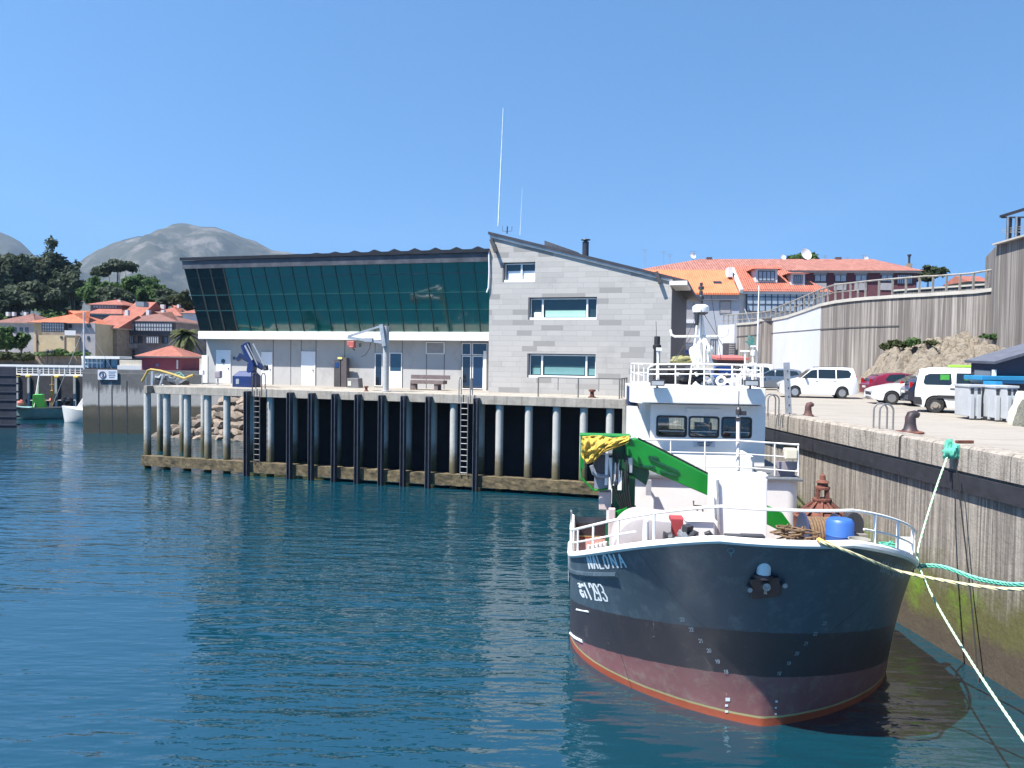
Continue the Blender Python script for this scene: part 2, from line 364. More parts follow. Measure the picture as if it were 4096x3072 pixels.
letters(it,lambda x,y:hullpix(x,y),2.4,'bow_emblem',mt('worn_emblem_paint',(.25,.29,.31),.7,var=.3,scale=12),boat)
# ---- anchor pocket on the stem
def hp(x,y,o=.03): return hullpix(x,y,o)
pc=hp(3056,2348,.02)
DK=mt('dark_anchor_iron',(.035,.03,.038),.55,.3,var=.4,scale=8,dirt=(.1,.06,.05),dfac=.4)
a=M(); a.prism([hp(2998,2310,.01),hp(3000,2382,.01),hp(3008,2389,.01),hp(3112,2377,.01),hp(3122,2368,.01),hp(3114,2302,.01)],V((0,-.07,-.02))); anc=a.build('anchor_pocket',DK,boat,bev=.015)
a=M()
for x,y in ((2992,2350),(3131,2333)): p=hp(x,y,0); a.tube([p+V((0,.05,0)),p+V((0,-.16,0))],.045,8)
p=hp(3056,2336,0); a.tube([p+V((0,.05,0)),p+V((0,-.2,0))],.07,10); a.bar(p+V((0,-.1,.0)),hp(3062,2372,.1),.05,.05); a.build('anchor',mt('worn_steel',(.34,.33,.32),.4,.7,var=.4,scale=10),anc,smooth=True)
p=hp(3052,2300,0); a=M(); a.lathe([(.10,-.02),(.17,0),(.17,.06),(.13,.07)],p+V((0,-.03,-.04)),16,'z'); a.build('hawse_lip',DK,boat,smooth=True)
a=M(); a.lathe([(.0,.0),(.12,0),(.125,.14),(.11,.21),(.07,.25),(0,.26)],p+V((0,-.04,.03)),16,'z'); a.build('bow_roller',WRAIL,boat,smooth=True)
for q in ((2265+10,2540,2365-30,2580),):
    a=M(); a.tube([hp(2282,2533,.02),hp(2300,2550,.02),hp(2328,2565,.02)],.035,6); a.build('side_bracket',LETT,boat)
    a=M(); a.tube([hp(2306,2438,.02),hp(2353,2447,.02)],.02,6); a.build('side_bracket',LETT,boat)
# ---- superstructure
Q=FB.P
def rect(x0,y0,x1,y1,s): a_=Q(x0,y1,s);b_=Q(x1,y0,s); return a_.x,b_.x,min(a_.z,b_.z),max(a_.z,b_.z)
def face(nm,x0,y0,x1,y1,s,th,mat,par,bev=0):
    l,r_,z0,z1=rect(x0,y0,x1,y1,s); return M().box(l,r_,s,s+th,z0,z1).build(nm,mat,par,bev=bev)
def rbox(l,r_,y0,y1,z0,z1,rad=.35):
    P=[]
    for cx,cy,a0 in ((r_-rad,y0+rad,-90),(r_,y1,None),(l,y1,None),(l+rad,y0+rad,180)):
        if a0 is None: P.append(V((cx,cy,z0)))
        else:
            for i in range(7): a_=R(a0+15*i); P.append(V((cx+rad*math.cos(a_),cy+rad*math.sin(a_),z0)))
    return M().prism(P,(0,0,z1-z0))
l,r_,z0,z1=rect(2470,2170,3196,1905,6.6)
dh=rbox(l,r_,6.6,13.8,.3,z1,.35).build('deckhouse',WHITE,boat,smooth=True)
M().box(l-.05,r_+.05,6.5,13.9,z1+.003,z1+.06).build('bridge_deck',mt('grey_deck_paint',(.11,.115,.12),.7,var=.15,scale=2),boat)
zb=z1+.06
l2,r2,_,z2_=rect(2640,1900,3016,1818,7.3)
M().box(l2,r2,7.3,7.42,zb,z2_).box(l2,l2+.12,7.42,8.99,zb,z2_).box(r2-.12,r2,7.42,8.99,zb,z2_).build('bridge_bulwark',WHITE,boat,bev=.02)
# wheelhouse body under the visor
wl,wr,wz0,wz1=rect(2603,1830,3058,1622,9.0)
WIN=((2628,2745,1663,1747),(2757,2874,1666,1750),(2888,3004,1669,1752))
WR=[rect(x0,y1,x1,y0,9.0) for x0,x1,y0,y1 in WIN]
RW=[rect(x0,y1,x1,y0,13.35) for x0,x1,y0,y1 in ((2676,2735,1671,1738),(2762,2814,1671,1743),(2842,2872,1674,1743))]
def holed(k,l,r_,y0,th,z0,z1,holes):
    xs_=sorted({l,r_}|{q for h_ in holes for q in h_[:2]})
    for x0,x1 in zip(xs_,xs_[1:]):
        zz=[z0]
        for h_ in holes:
            if h_[0]<=x0+1e-5 and h_[1]>=x1-1e-5: zz+=[h_[2],h_[3]]
        zz.append(z1)
        for a_,b_ in zip(zz[::2],zz[1::2]): k.box(x0,x1,y0,y0+th,a_,b_)
k=M(); zt_=wz1+.05
holed(k,wl,wr,9.0,.08,zb,zt_,WR)
wh=k.build('wheelhouse',WHITE,boat)
k=M(); holed(k,wl,wr,13.35,.08,zb,zt_,RW); k.box(wl,wl+.08,9.081,13.349,zb,zt_); k.box(wr-.08,wr,9.081,13.349,zb,zt_); k.build('cabin_walls',WHITE,wh)
CAB=mt('dark_cabin_lining',(.05,.045,.045),.8,var=.2)
M().box(wl+.09,wr-.09,9.09,13.34,zb+.01,zb+.05).build('cabin_floor',CAB,wh); M().box(wl+.081,wl+.1,9.09,13.34,zb+.06,zt_-.01).box(wr-.1,wr-.081,9.09,13.34,zb+.06,zt_-.01).build('cabin_lining',CAB,wh)
k=M(); k.box(wl+.4,wr-.4,9.6,10.3,zb+.06,WR[0][2]+.12); k.ob(((wl+wr)/2,9.8,WR[0][2]+.25),(.5,.3,.28)); k.ob(((wl+wr)/2+1.0,9.8,WR[0][2]+.25),(.4,.3,.3)); k.build('control_desk',CAB,wh)
GREENW,nt,b=newmat('wheelhouse_glass'); nt.nodes.remove(b); tr_=nd(nt,'ShaderNodeBsdfTransparent'); gl_=nd(nt,'ShaderNodeBsdfGlossy',Roughness=.03); tr_.inputs[0].default_value=(.62,.75,.72,1); mx=nd(nt,'ShaderNodeMixShader'); mx.inputs[0].default_value=.13
nt.links.new(tr_.outputs[0],mx.inputs[1]); nt.links.new(gl_.outputs[0],mx.inputs[2]); nt.links.new(mx.outputs[0],nt.nodes['Material Output'].inputs[0])
FRM=mt('window_rubber',(.02,.02,.022),.5,var=.2)
def rrect(l,r_,z0,z1,rad,y):
    P=[]
    for cx,cz,a0 in ((r_-rad,z0+rad,-90),(r_-rad,z1-rad,0),(l+rad,z1-rad,90),(l+rad,z0+rad,180)):
        for i in range(5): a_=R(a0+22.5*i); P.append(V((cx+rad*math.cos(a_),y,cz+rad*math.sin(a_))))
    return P
for k_,(x0,x1,y0,y1) in enumerate(WIN):
    l,r_,z0,z1=rect(x0,y1,x1,y0,9.0); z0,z1=min(z0,z1),max(z0,z1)
    O_=rrect(l-.02,r_+.02,z0-.02,z1+.02,.10,8.985); I_=rrect(l+.035,r_-.035,z0+.035,z1-.035,.07,8.985); n_=len(O_)
    k=M(); k.add(O_+I_+[p+V((0,.05,0)) for p in I_],[(i,(i+1)%n_,(i+1)%n_+n_,i+n_) for i in range(n_)]+[(i+n_,(i+1)%n_+n_,(i+1)%n_+2*n_,i+2*n_) for i in range(n_)])
    f=k.build('window_frame',FRM,wh)
    M().quad((l+.01,9.03,z0+.01),(r_-.01,9.03,z0+.01),(r_-.01,9.03,z1-.01),(l+.01,9.03,z1-.01)).build('window_pane',GREENW,f)
    M().box(l+.06,r_-.06,8.962,8.972,z0+.16,z0+.185).build('wiper_rail',GALV,f)
def strip(nm,x0,y0,x1,y1,s,mat,par,w_=.03): return M().bar(Q(x0,y0,s),Q(x1,y1,s),w_,w_).build(nm,mat,par)
l,r_,z0,z1=rect(2745,1655,2882,1633,9.0); M().prism(rrect(l,r_,z0,z1,.05,8.96),(0,.06,0)).build('name_board_frame',WHITE,wh)
l,r_,z0,z1=rect(2776,1788,2858,1764,9.0); pl=M().box(l,r_,8.97,9.01,z0,z1).build('name_board',mt('pale_grey_plate',(.5,.52,.56),.5,var=.05),wh)
k=M()
for i,(x0,x1) in enumerate(((2790,2850),(2788,2846),(2796,2840))): a_=Q(x0,1770+i*6,8.96);b_=Q(x1,1770+i*6,8.96); k.bar(a_,b_,.006,.018)
k.build('lettering',FRM,pl)
# visor with side wings
l,r_,z0,z1=rect(2571,1621,3062,1545,8.35)
vis=M().prism([V((l,8.35,z0)),V((r_,8.35,z0)),V((r_,13.6,z0)),V((l,13.6,z0))],(0,0,z1-z0)).build('visor',WHITE,boat,bev=.03)
VZ=z1
M().prism([V((l-.3,9.2,z0-.02)),V((l-.003,8.5,z0-.02)),V((l-.003,12,z0-.02)),V((l-.3,12,z0-.02))],(0,0,z1-z0)).build('visor_wing',WHITE,vis)
a1=Q(2543,1625,8.9);a2=Q(2505,1800,8.9)
M().prism([V((a1.x-.28,8.9,a1.z)),V((a1.x+.05,8.9,a1.z)),V((a1.x+.55,8.9,zb+.55)),V((a1.x+.75,8.9,zb)),V((a1.x-.28,8.9,zb))],(0,.06,0)).build('wing_panel',WHITE,wh)
# roof railing
mr=M()
def poly(pts,s,r_): mr.tube([Q(x,y,s) for x,y in pts],r_,6)
poly([(2591,1545),(2593,1475),(2606,1461),(2625,1457),(2820,1456),(3030,1461),(3042,1470),(3045,1548)],8.6,.026)
for y in (1478,1497,): poly([(2592,y),(2820,y-1),(3043,y+4)],8.6,.02)
for x in (2576,2627,2702,2817,2930,2977,3052): poly([(x,1455 if x!=2576 else 1470),(x,1548)],8.6,.022)
for s in (10,11.8,13.4):
    for x in (l,r_): mr.tube([V((x,s,VZ)),V((x,s,VZ+.66))],.022,6)
for x in (l,r_):
    for hh_ in (.33,.66): mr.tube([V((x,8.6,VZ+hh_)),V((x,13.4,VZ+hh_))],.022,6)
for hh_ in (.33,.66): mr.tube([V((l,13.4,VZ+hh_)),V((r_,13.4,VZ+hh_))],.022,6)
mr.build('roof_railing',WRAIL,vis,smooth=True)
# floodlights on the visor
for x in (2630,3005):
    p=Q(x,1531,8.2); fl=M().ob(p,(.42,.12,.17),rx=R(-12)).build('floodlight',DGREY,vis,bev=.015)
    M().ob(p+V((0,-.065,-.01)),(.36,.012,.12),rx=R(-12)).build('lens',glass('lamp_lens',(.3,.32,.33),.1),fl)
    M().bar(p+V((0,.05,-.05)),V((p.x,8.4,VZ-.05)),.05,.05).build('bracket',DGREY,fl)
# bridge-front rail
mr=M()
poly([(2560,1758),(2950,1763),(3196,1779)],6.75,.026); poly([(2560,1806),(2950,1814),(3192,1831)],6.75,.018); poly([(2600,1862),(2950,1868),(3192,1886)],6.75,.018)
for x in (2683,2820,3099,3193): poly([(x,1762 if x<2900 else 1774),(x,1903)],6.75,.022)
mr.build('bridge_railing',WRAIL,boat,smooth=True)
# foremast
fm=M().tube([Q(2951,1905,6.85),Q(2953,1668,6.85)],.055,10).build('foremast',WRAIL,boat,smooth=True)
M().tube([Q(2953,1668,6.85),Q(2956,1565,6.85)],.012,5).build('whip_aerial',DGREY,fm)
a=M(); p=Q(2954,1645,6.85); a.lathe([(.05,-.1),(.08,-.08),(.08,.06),(.04,.12)],p,8); a.ob(p+V((.13,0,-.05)),(.16,.1,.12)); a.ob(p+V((0,0,-.22)),(.12,.12,.1)); a.build('navigation_light',DGREY,fm)
# radar mast on the roof
MS=10.2
rm=M(); 
for dx in (-.28,.28): rm.tube([Q(2805,1545,MS)+V((dx*1.5,0,-.3)),Q(2800,1345,MS)+V((dx*.5,0,0)),Q(2801,1248,MS)+V((dx*.2,0,0))],.032,8)
rm.tube([Q(2803,1450,MS),Q(2801,1250,MS)],.05,8)
rm.tube([Q(2682,1318,MS),Q(2686,1340,MS),Q(2700,1346,MS),Q(2800,1346,MS),Q(2895,1345,MS),Q(2908,1338,MS),Q(2911,1315,MS)],.042,8)
rm.tube([Q(2803,1200,MS),Q(2803,1130,MS)],.03,6)
rmo=rm.build('radar_mast',WRAIL,boat,smooth=True)
p=Q(2803,1234,MS); M().lathe([(.0,-.14),(.25,-.13),(.27,-.02),(.26,.06),(.17,.12),(0,.14)],p,20).build('radome',WRAIL,rmo,smooth=True)
M().lathe([(.16,-.2),(.24,-.15),(.24,-.142),(.1,-.142)],p,16).build('radome_base',DGREY,rmo)
a=M()
for z,r2_ in ((.2,.07),(.34,.1),(.5,.06),(.66,.09),(.78,.05)): a.lathe([(0,z-.06),(r2_,z-.05),(r2_,z+.05),(0,z+.06)],p,8)
a.build('mast_lamp',DGREY,rmo)
a=M().lathe([(0,-.2),(.06,-.2),(.07,.2),(0,.22)],Q(2784,1278,MS)+V((0,-.2,0)),8); a.build('horn',DGREY,rmo)
a=M().lathe([(0,-.05),(.05,-.04),(.05,.06),(0,.08)],p+V((0,0,.58)),8); a.build('mast_beacon',mt('amber_lens',(.7,.45,.12),.3),rmo)
# exhaust stack, pole lamps, aerials
sx=Q(2627,1440,11); ex=M().lathe([(.11,-1.2),(.11,.35),(.14,.4),(.14,.5),(.10,.52),(.10,.78),(.06,.8)],sx,12).build('exhaust_stack',mt('soot_black',(.012,.012,.013),.7),boat,smooth=True)
M().ob(Q(2655,1475,11),(.25,.3,.4)).build('silencer',DGREY,ex,bev=.03)
a=M(); a.tube([Q(2632,1545,8.8),Q(2632,1405,8.8)],.04,8); a.ob(Q(2632,1402,8.8)+V((.03,0,.04)),(.16,.14,.1)); a.build('lamp_post',WRAIL,vis,smooth=True)
M().tube([Q(2628,1400,8.8),Q(2624,1285,8.8)],.008,5).build('whip_aerial',DGREY,vis)
M().tube([Q(3022,1548,9.5),Q(3028,1460,9.5),Q(3036,1142,9.5)],[.03,.028,.016],8).build('white_aerial',WRAIL,vis,smooth=True)
a=M(); a.tube([Q(3010,1548,9.4),Q(3012,1385,9.4)],.03,8); a.ob(Q(3013,1385,9.4),(.14,.14,.05)); a.ob(Q(3012,1455,9.4),(.2,.16,.06)); a.lathe([(.03,-.1),(.07,-.06),(.07,.06),(.03,.1)],Q(3012,1412,9.4),8); a.build('navigation_light',WRAIL,vis,smooth=True)
a=M(); a.tube([Q(2980,1548,9.7),Q(2980,1408,9.7)],.025,6); a.ob(Q(2980,1404,9.7),(.28,.1,.05)); a.build('small_scanner',WRAIL,vis)
# clutter behind the roof rail
random.seed(5)
TARP=mt('white_crumpled_tarp',(.62,.60,.54),.85,var=.15,scale=4,bmp=.6)
def crumple(c,rx,ry,rz,amp,seed,n=22,fl=.0):
    k=M(); c=V(c)
    def fn(u,v):
        th=u*2*math.pi; ph=(v-.5)*math.pi; d=V((math.cos(th)*math.cos(ph),math.sin(th)*math.cos(ph),math.sin(ph)))
        q=1+amp*(noise.noise(d*1.6+V((seed,0,0)))*1.2+abs(noise.noise(V((math.cos(th)*4,math.sin(th)*4,ph*.9+seed))))*1.4-.3)
        return c+V((d.x*rx*q,d.y*ry*q,max(-rz*.8,d.z*rz*q)))
    return k.grid(fn,n,n//2)
crumple(Q(2805,1428,10),.36,.34,.5,.35,3,36).build('covered_equipment',TARP,vis,smooth=True)
crumple(Q(2735,1440,10.4),.42,.3,.14,.3,9,24).build('covered_equipment',mt('olive_tarp',(.22,.21,.09),.8,var=.2),vis,smooth=True)
BLUEB=mt('blue_plastic',(.035,.12,.40),.45,var=.1,scale=3)
a=M(); l,r_,z0,z1=rect(2612,1545,2812,1470,11.2); a.box(l,r_,11.2,12.6,VZ,z1)
for i in range(7): a.box(l+.05,r_-.05,11.17,11.2,VZ+.06+i*.09,VZ+.1+i*.09)
a.build('engine_casing',mt('dark_casing',(.03,.028,.033),.6,var=.4,scale=6),vis)
l,r_,z0,z1=rect(2862,1545,2925,1466,11.0); M().box(l,r_,11,11.6,VZ,z1).build('tank',BLUEB,vis,bev=.04)
for i in range(22):
    x=random.uniform(2770,3020); y=random.uniform(1475,1545); p=Q(x,y,9.6+random.random())
    M().ob(p,(random.uniform(.06,.24),random.uniform(.06,.2),random.uniform(.06,.18)),random.random()*3,random.random(),random.random()).build('deck_gear',(WHITE,GALV,TARP)[i%3],vis,bev=.01)
for i in range(20):
    x=random.uniform(2620,3020); y=random.uniform(1478,1545); p=Q(x,y,10.4+random.random()*.6); M().ob(p,(random.uniform(.08,.3),.15,random.uniform(.08,.25)),random.random()*3,random.random()).build('deck_gear',DGREY,vis,bev=.01)
# wire stays, cables and small fittings
for nm,A_,B_ in (('wire_stay',(2790,1255,10.2),(2700,1452,8.7)),('wire_stay',(2815,1255,10.2),(2908,1410,8.8)),('wire_stay',(2803,1200,10.2),(2812,1456,8.65)),('wire_stay',(2845,1180,10.4),(2900,1545,12)),('wire_stay',(2764,1350,10.2),(2684,1455,8.65))):
    M().tube([Q(*A_),Q(*B_)],.010,4).build(nm,DGREY,vis)
a=M(); a.bar(Q(2572,1908,6.5),Q(2590,1916,6.3),.05,.05); a.ob(Q(2594,1950,6.35),(.14,.14,.42)); a.build('deck_lamp',mt('grey_lamp_body',(.32,.32,.34),.5),dh)
a=M(); a.tube([Q(2774,2003,6.5),Q(2775,2022,6.5),Q(2808,2024,6.5),Q(2812,2046,6.5)],.022,5); a.build('pipe_bracket',DGREY,dh)
a=M(); a.bar(Q(2840,1996,6.5),Q(2842,2090,6.5),.10,.06); a.build('cable_trunk',GALV,dh)
for x0,x1,y0 in ((2560,2860,1896),(2870,3190,1912)): M().bar(Q(x0,y0,6.56),Q(x1,y0+1,6.56),.05,.04).build('deck_edge_trim',GALV,dh)
a=M(); p=Q(2885,1524,8.9); k_=[p+V((.13*math.cos(t*.524),0,.13*math.sin(t*.524))) for t in range(13)]; a.tube(k_,.045,6,False); a.build('life_ring',WRAIL,vis,smooth=True)
l,r_,z0,z1=rect(2513,1622,2547,1545,9.8)
lr=M().box(l,r_,9.8,10.6,z0,z1).build('side_locker',mt('dark_navy_box',(.02,.035,.09),.5,var=.2),wh,bev=.03)
# ---- crane
GRN=mt('green_crane_paint',(.003,.205,.02),.42,var=.1,scale=3,dirt=(.006,.12,.012),dfac=.25)
CS=4.0
cr=empty('deck_crane',(0,0,0)); cr.parent=boat
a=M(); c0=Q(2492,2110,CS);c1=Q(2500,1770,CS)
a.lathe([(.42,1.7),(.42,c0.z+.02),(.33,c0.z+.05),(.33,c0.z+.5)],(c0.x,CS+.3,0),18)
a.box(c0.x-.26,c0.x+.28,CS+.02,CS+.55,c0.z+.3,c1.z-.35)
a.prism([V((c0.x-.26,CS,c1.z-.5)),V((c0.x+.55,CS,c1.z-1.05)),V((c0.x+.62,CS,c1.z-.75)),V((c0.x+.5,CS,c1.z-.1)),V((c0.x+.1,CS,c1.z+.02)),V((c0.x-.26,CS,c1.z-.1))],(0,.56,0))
a.build('column',mt('shade_green_paint',(.004,.075,.03),.5,var=.3,scale=4),cr,bev=.02)  # darker green paints in the shade cast by tarpaulin and boom
bp=[(2497,1766),(2546,1756),(2602,1784),(2872,1923),(2867,1998),(2700,1926),(2590,1878),(2545,1868),(2515,1858)]
bo=M().prism([Q(x,y,CS-.12) for x,y in bp],(0,.42,0)).build('boom',GRN,cr,bev=.02)
a=M().prism([Q(x,y,CS-.05) for x,y in ((2872,1935),(3130,2052),(3172,2110),(3135,2132),(2867,1996))],(0,.3,0)); a.build('outer_boom',GRN,cr,bev=.02)
a=M()
for q0,q1 in (((2594,1826),(2632,1832)),((2596,1832),(2714,1886)),((2640,1883),(2706,1900)),((2560,1864),(2618,1866))): a.bar(Q(*q0,CS-.14),Q(*q1,CS-.14),.05,.05)
a.build('stiffener',mt('shade_green_paint',(.004,.09,.015),.5),bo)
a=M(); a.tube([Q(2552,1753,CS+.05),Q(2610,1780,CS+.05),Q(2750,1852,CS+.05),Q(2866,1912,CS+.05)],.025,6); a.tube([Q(2560,1757,CS+.12),Q(2640,1794,CS+.12),Q(2860,1908,CS+.12)],.018,6); a.build('hydraulic_hose',BLACKR,bo)
a=M(); a.tube([Q(2455,1940,CS-.2),Q(2443,1830,CS-.2)],.07,8); a.tube([Q(2425,1940,CS-.2),Q(2428,1815,CS-.2)],.045,8); a.build('hydraulic_ram',WRAIL,cr,smooth=True)
a=M(); a.bar(Q(2505,1770,CS-.2),Q(2505,1910,CS-.2),.03,.05); a.bar(Q(2505,1905,CS-.2),Q(2540,1912,CS-.2),.06,.06); a.bar(Q(2455,2065,CS-.3),Q(2512,2040,CS-.3),.16,.16); a.build('control_rod',GRN,cr)
k=M()
for i in range(7): x=2452+i*11; k.tube([Q(x,1800+i*4,CS-.32),Q(x+6*math.sin(i*2.),1870,CS-.36-.04*(i%3)),Q(x-4,1950,CS-.33),Q(2490+i*6,2050,CS-.3)],.018,5)
k.build('hydraulic_hose',BLACKR,cr,smooth=True)
for x,y0,y1 in ((2466,1850,1925),(2478,1880,1960),(2520,1830,1890)): M().box(Q(x,y1,CS-.3).x-.05,Q(x,y1,CS-.3).x+.05,CS-.36,CS-.26,Q(x,y1,CS-.3).z,Q(x,y0,CS-.3).z).build('valve_block',WRAIL if x<2500 else GALV,cr,bev=.01)
ga=M(); ga.box(Q(2320,1870,CS).x,Q(2336,1870,CS).x,CS-.2,CS+.4,Q(2320,1870,CS).z,Q(2320,1742,CS).z)
for off in (0,-.1): ga.tube([Q(2324,1868,CS+off),Q(2326,1912,CS+off),Q(2376,1962,CS+off),Q(2432,1956,CS+off)],.028,6)
ga.box(Q(2320,1738,CS).x,Q(2522,1738,CS).x,CS-.2,CS+.4,Q(2320,1742,CS).z,Q(2320,1737,CS).z)
ga.build('operator_guard',GRN,cr)
a=M(); a.ob(Q(2415,1860,CS),(.5,.35,.55)); a.build('control_console',DGREY,cr,bev=.04)
a=M(); a.tube([Q(2366,1862,CS-.2),Q(2376,1893,CS-.2),Q(2400,1905,CS-.2),Q(2435,1904,CS-.2)],.06,6); a.ob(Q(2405,1930,CS+.1),(.35,.35,.25)); a.build('operator_seat',mt('grey_vinyl',(.22,.24,.27),.5),cr,smooth=True)
a=M(); a.ob(Q(2420,1998,CS+.2),(.3,.4,.45)); a.ob(Q(2447,2090,CS-.4),(.16,.16,.7)); a.build('crane_pedestal_box',mt('pinkish_primer',(.6,.48,.45),.6,var=.1),cr,bev=.02)
# ---- foredeck furniture (parts bolted to the boat)
bx=M(); l,r_,z0,z1=rect(2866,2172,3066,1912,1.9); bx.prism([V((l,1.9,1.9)),V((r_+.02,1.9,1.9)),V((r_-.01,1.9,z1)),V((l,1.9,z1))],(0,1.1,0)); wb=bx.build('deck_locker',WHITE,boat,bev=.03)
M().lathe([(.16,-.05),(.16,.04),(.1,.1),(0,.12)],Q(3042,1908,2.1),14).build('vent_cap',WRAIL,wb,smooth=True)
a=M(); a.tube([Q(2870,1920,1.85),Q(2878,2165,1.85)],.03,6); a.bar(Q(2858,1990,1.9),Q(2862,2075,1.9),.03,.03); a.build('pipe',GALV,wb)
GRYP=mt('pinkish_grey_paint',(.46,.41,.40),.55,var=.1,scale=3)
a=M(); cx=Q(2560,2165,1.6); r0=.52; 
prof=[V((cx.x-.62,1.3,cx.z-.3))]+[V((cx.x-.62+.62*(1-math.cos(R(9*i)))*1,1.3,cx.z-.3+(.85)*math.sin(R(9*i)))) for i in range(11)]+[V((cx.x+.62,1.3,cx.z+.5)),V((cx.x+.62,1.3,cx.z-.3))]
a.prism(prof,(0,1.3,0)); a.build('windlass_cover',GRYP,boat,smooth=True,bev=.03)
a=M(); p=Q(2582,2165,.9); a.lathe([(.17,-.35),(.17,-.1),(.07,.0),(.06,.30),(.055,.42),(0,.44)],p,12); a.build('stanchion',WRAIL,boat,smooth=True)
a=M(); p=Q(2805,2160,.5)
for sx_ in (-1,1): a.tube([p+V((sx_*.24,.0,-.5)),p+V((sx_*.2,0,.05)),p+V((sx_*.13,0,.15)),p+V((sx_*.06,0,.13))],[.07,.08,.06,.03],8)
a.bar(p+V((-.24,0,.0)),p+V((.24,0,.0)),.14,.1); a.build('fairlead',DGREY,boat,smooth=True)
l,r_,z0,z1=rect(2752,2140,2858,2083,1.2); a=M().box(l,r_,1.2,1.9,2.4,z1).build('hatch_coaming',WHITE,boat,bev=.03)
M().add([(l-.05,1.15,z1),(r_+.05,1.15,z1),(r_+.05,1.95,z1),(l-.05,1.95,z1),((l+r_)/2,1.55,z1+.14)],[(0,1,4),(1,2,4),(2,3,4),(3,0,4),(3,2,1,0)]).build('hatch_lid',WRAIL,a)
l,r_,z0,z1=rect(2684,2112,2752,2074,2.3); M().box(l,r_,2.3,2.7,2.2,z1).build('red_locker',mt('red_locker_paint',(.33,.05,.06),.5),boat,bev=.02)
p=Q(2720,2140,.9); random.seed(3)
wg=M().ob(p+V((0,.1,-.25)),(.5,.4,.3)).build('windlass',mt('grey_machine_paint',(.35,.37,.38),.5,.2,var=.3,scale=9),boat,bev=.03)
for i in range(12): M().ob(p+V((random.uniform(-.2,.2),random.uniform(-.1,.2),random.uniform(-.3,.12))),(random.uniform(.06,.2),.15,random.uniform(.06,.2)),random.random(),random.random()).build('gear_housing',(GALV,DGREY)[i%2],wg,bev=.01)
for dx in (-.25,.28): M().lathe([(.04,-.08),(.17,-.08),(.13,0),(.17,.08),(.04,.08)],p+V((dx,0,-.1)),12,'x').build('warping_drum',DGREY,wg,smooth=True)
# loose line heaped and running along the foredeck
for j,(x,y,sd,mt_) in enumerate(((3210,2150,.8,'brown_rope'),(3150,2140,.7,'brown_rope'),(3560,2205,1.9,'green_rope'))):
    c_=Q(x,y,sd); a=M(); P=[]
    for i in range(70): an=i*.7; r_=.10+.09*math.sin(i*.37)+.05*math.sin(i*1.3); P.append(c_+V((r_*math.cos(an)*1.5,r_*math.sin(an),-.12+.0045*i+.03*math.sin(i*.9))))
    ROPE_={'brown_rope':mt('brown_rope',(.16,.10,.055),.9,var=.35,scale=14),'green_rope':mt('green_rope',(.10,.42,.30),.9,var=.2,scale=20)}[mt_]
    a.tube(P,.02,5); o=a.build('rope_heap',ROPE_,None,smooth=True); o.location=FB.o; o.rotation_euler=(0,0,FB.a); tag(o,['heap of brown line on the foredeck just left of the rope drum','smaller heap of brown line beside the white deck locker','green line heaped at the bow corner below the white fitting'][j],'rope')
a=M(); 
for x in (2945,3010): p=Q(x,2150,.2); a.bar(p+V((-.22,0,-.02)),p+V((.22,0,-.02)),.2,.16)
a.build('deck_chock',DGREY,boat,bev=.02)
a=M(); p=Q(2330,2190,3.6)
for i in range(5): a.tube([V((-3.3+.1*i,3.2+.1*i,1.4)),V((-3.3+.1*i,3.2+.1*i,ztop(3.2)+.25))],.05,8)
a.build('pipe_rack',WRAIL,boat,smooth=True)
# right-hand bow fittings
a=M(); p=Q(3580,2200,1.8); zt=ztop(1.8)
a.tube([edge(1.9,1,-.1)+V((-.15,0,0)),edge(1.9,1,.42)+V((-.15,0,0))],.09,10); a.ob(edge(1.5,1,.42)+V((-.16,0,.02)),(.26,.2,.28)); a.tube([edge(2.5,1,.6)+V((-.02,0,0)),edge(2.55,1,.1)],.09,10); a.build('bow_fitting',WRAIL,boat,smooth=True)
a=M(); a.tube([edge(1.2,1,0)+V((-.1,.0,-.2)),edge(1.2,1,.22)+V((-.1,0,0))],.09,8); a.ob(edge(1.2,1,.03)+V((-.1,0,0)),(.32,.2,.1)); a.build('bitts',DGREY,boat,bev=.02)
# ================================================================ loose things on and round the boat
def bthing(nm,loc,label,cat,group=None,deg=None): return empty(nm,FB.W(*loc),math.degrees(FB.a) if deg is None else deg,label,cat,group)
# yellow tarpaulin over the crane controls
YT=mt('yellow_tarpaulin',(.46,.32,.05),.75,var=.15,scale=4,bmp=.4)
k=M(); tp=[(2330,1745),(2400,1742),(2450,1752),(2520,1742)];bt=[(2324,1782),(2346,1838),(2376,1846),(2412,1812),(2512,1772)]
def tf(u,v):
    def ip(P,t):
        t*=len(P)-1;i=min(int(t),len(P)-2);f_=t-i;return P[i][0]*(1-f_)+P[i+1][0]*f_,P[i][1]*(1-f_)+P[i+1][1]*f_
    (x0,y0),(x1,y1)=ip(tp,u),ip(bt,u); v2=v*1.0
    x=x0+(x1-x0)*v2;y=y0+(y1-y0)*v2
    if u<.62: y+=58*v2**2*max(0,1-abs(u-.05)*2.2)*.6
    d=CS-.32-.22*math.sin(v*2.6)+.11*noise.noise(V((u*7,v*5,2)))+.05*math.sin(u*15+v*9+3*noise.noise(V((u*3,v*3,8))))*v+.07*noise.noise(V((u*14,v*9,5)))
    return Q(x,y,d)
k.grid(tf,44,24)
o=k.build('tarpaulin',YT,None,smooth=True); o.location=FB.o; o.rotation_euler=(0,0,FB.a); tag(o,'crumpled yellow tarpaulin draped over the green crane controls','tarpaulin')
sm=o.modifiers.new('thick','SOLIDIFY'); sm.thickness=.012
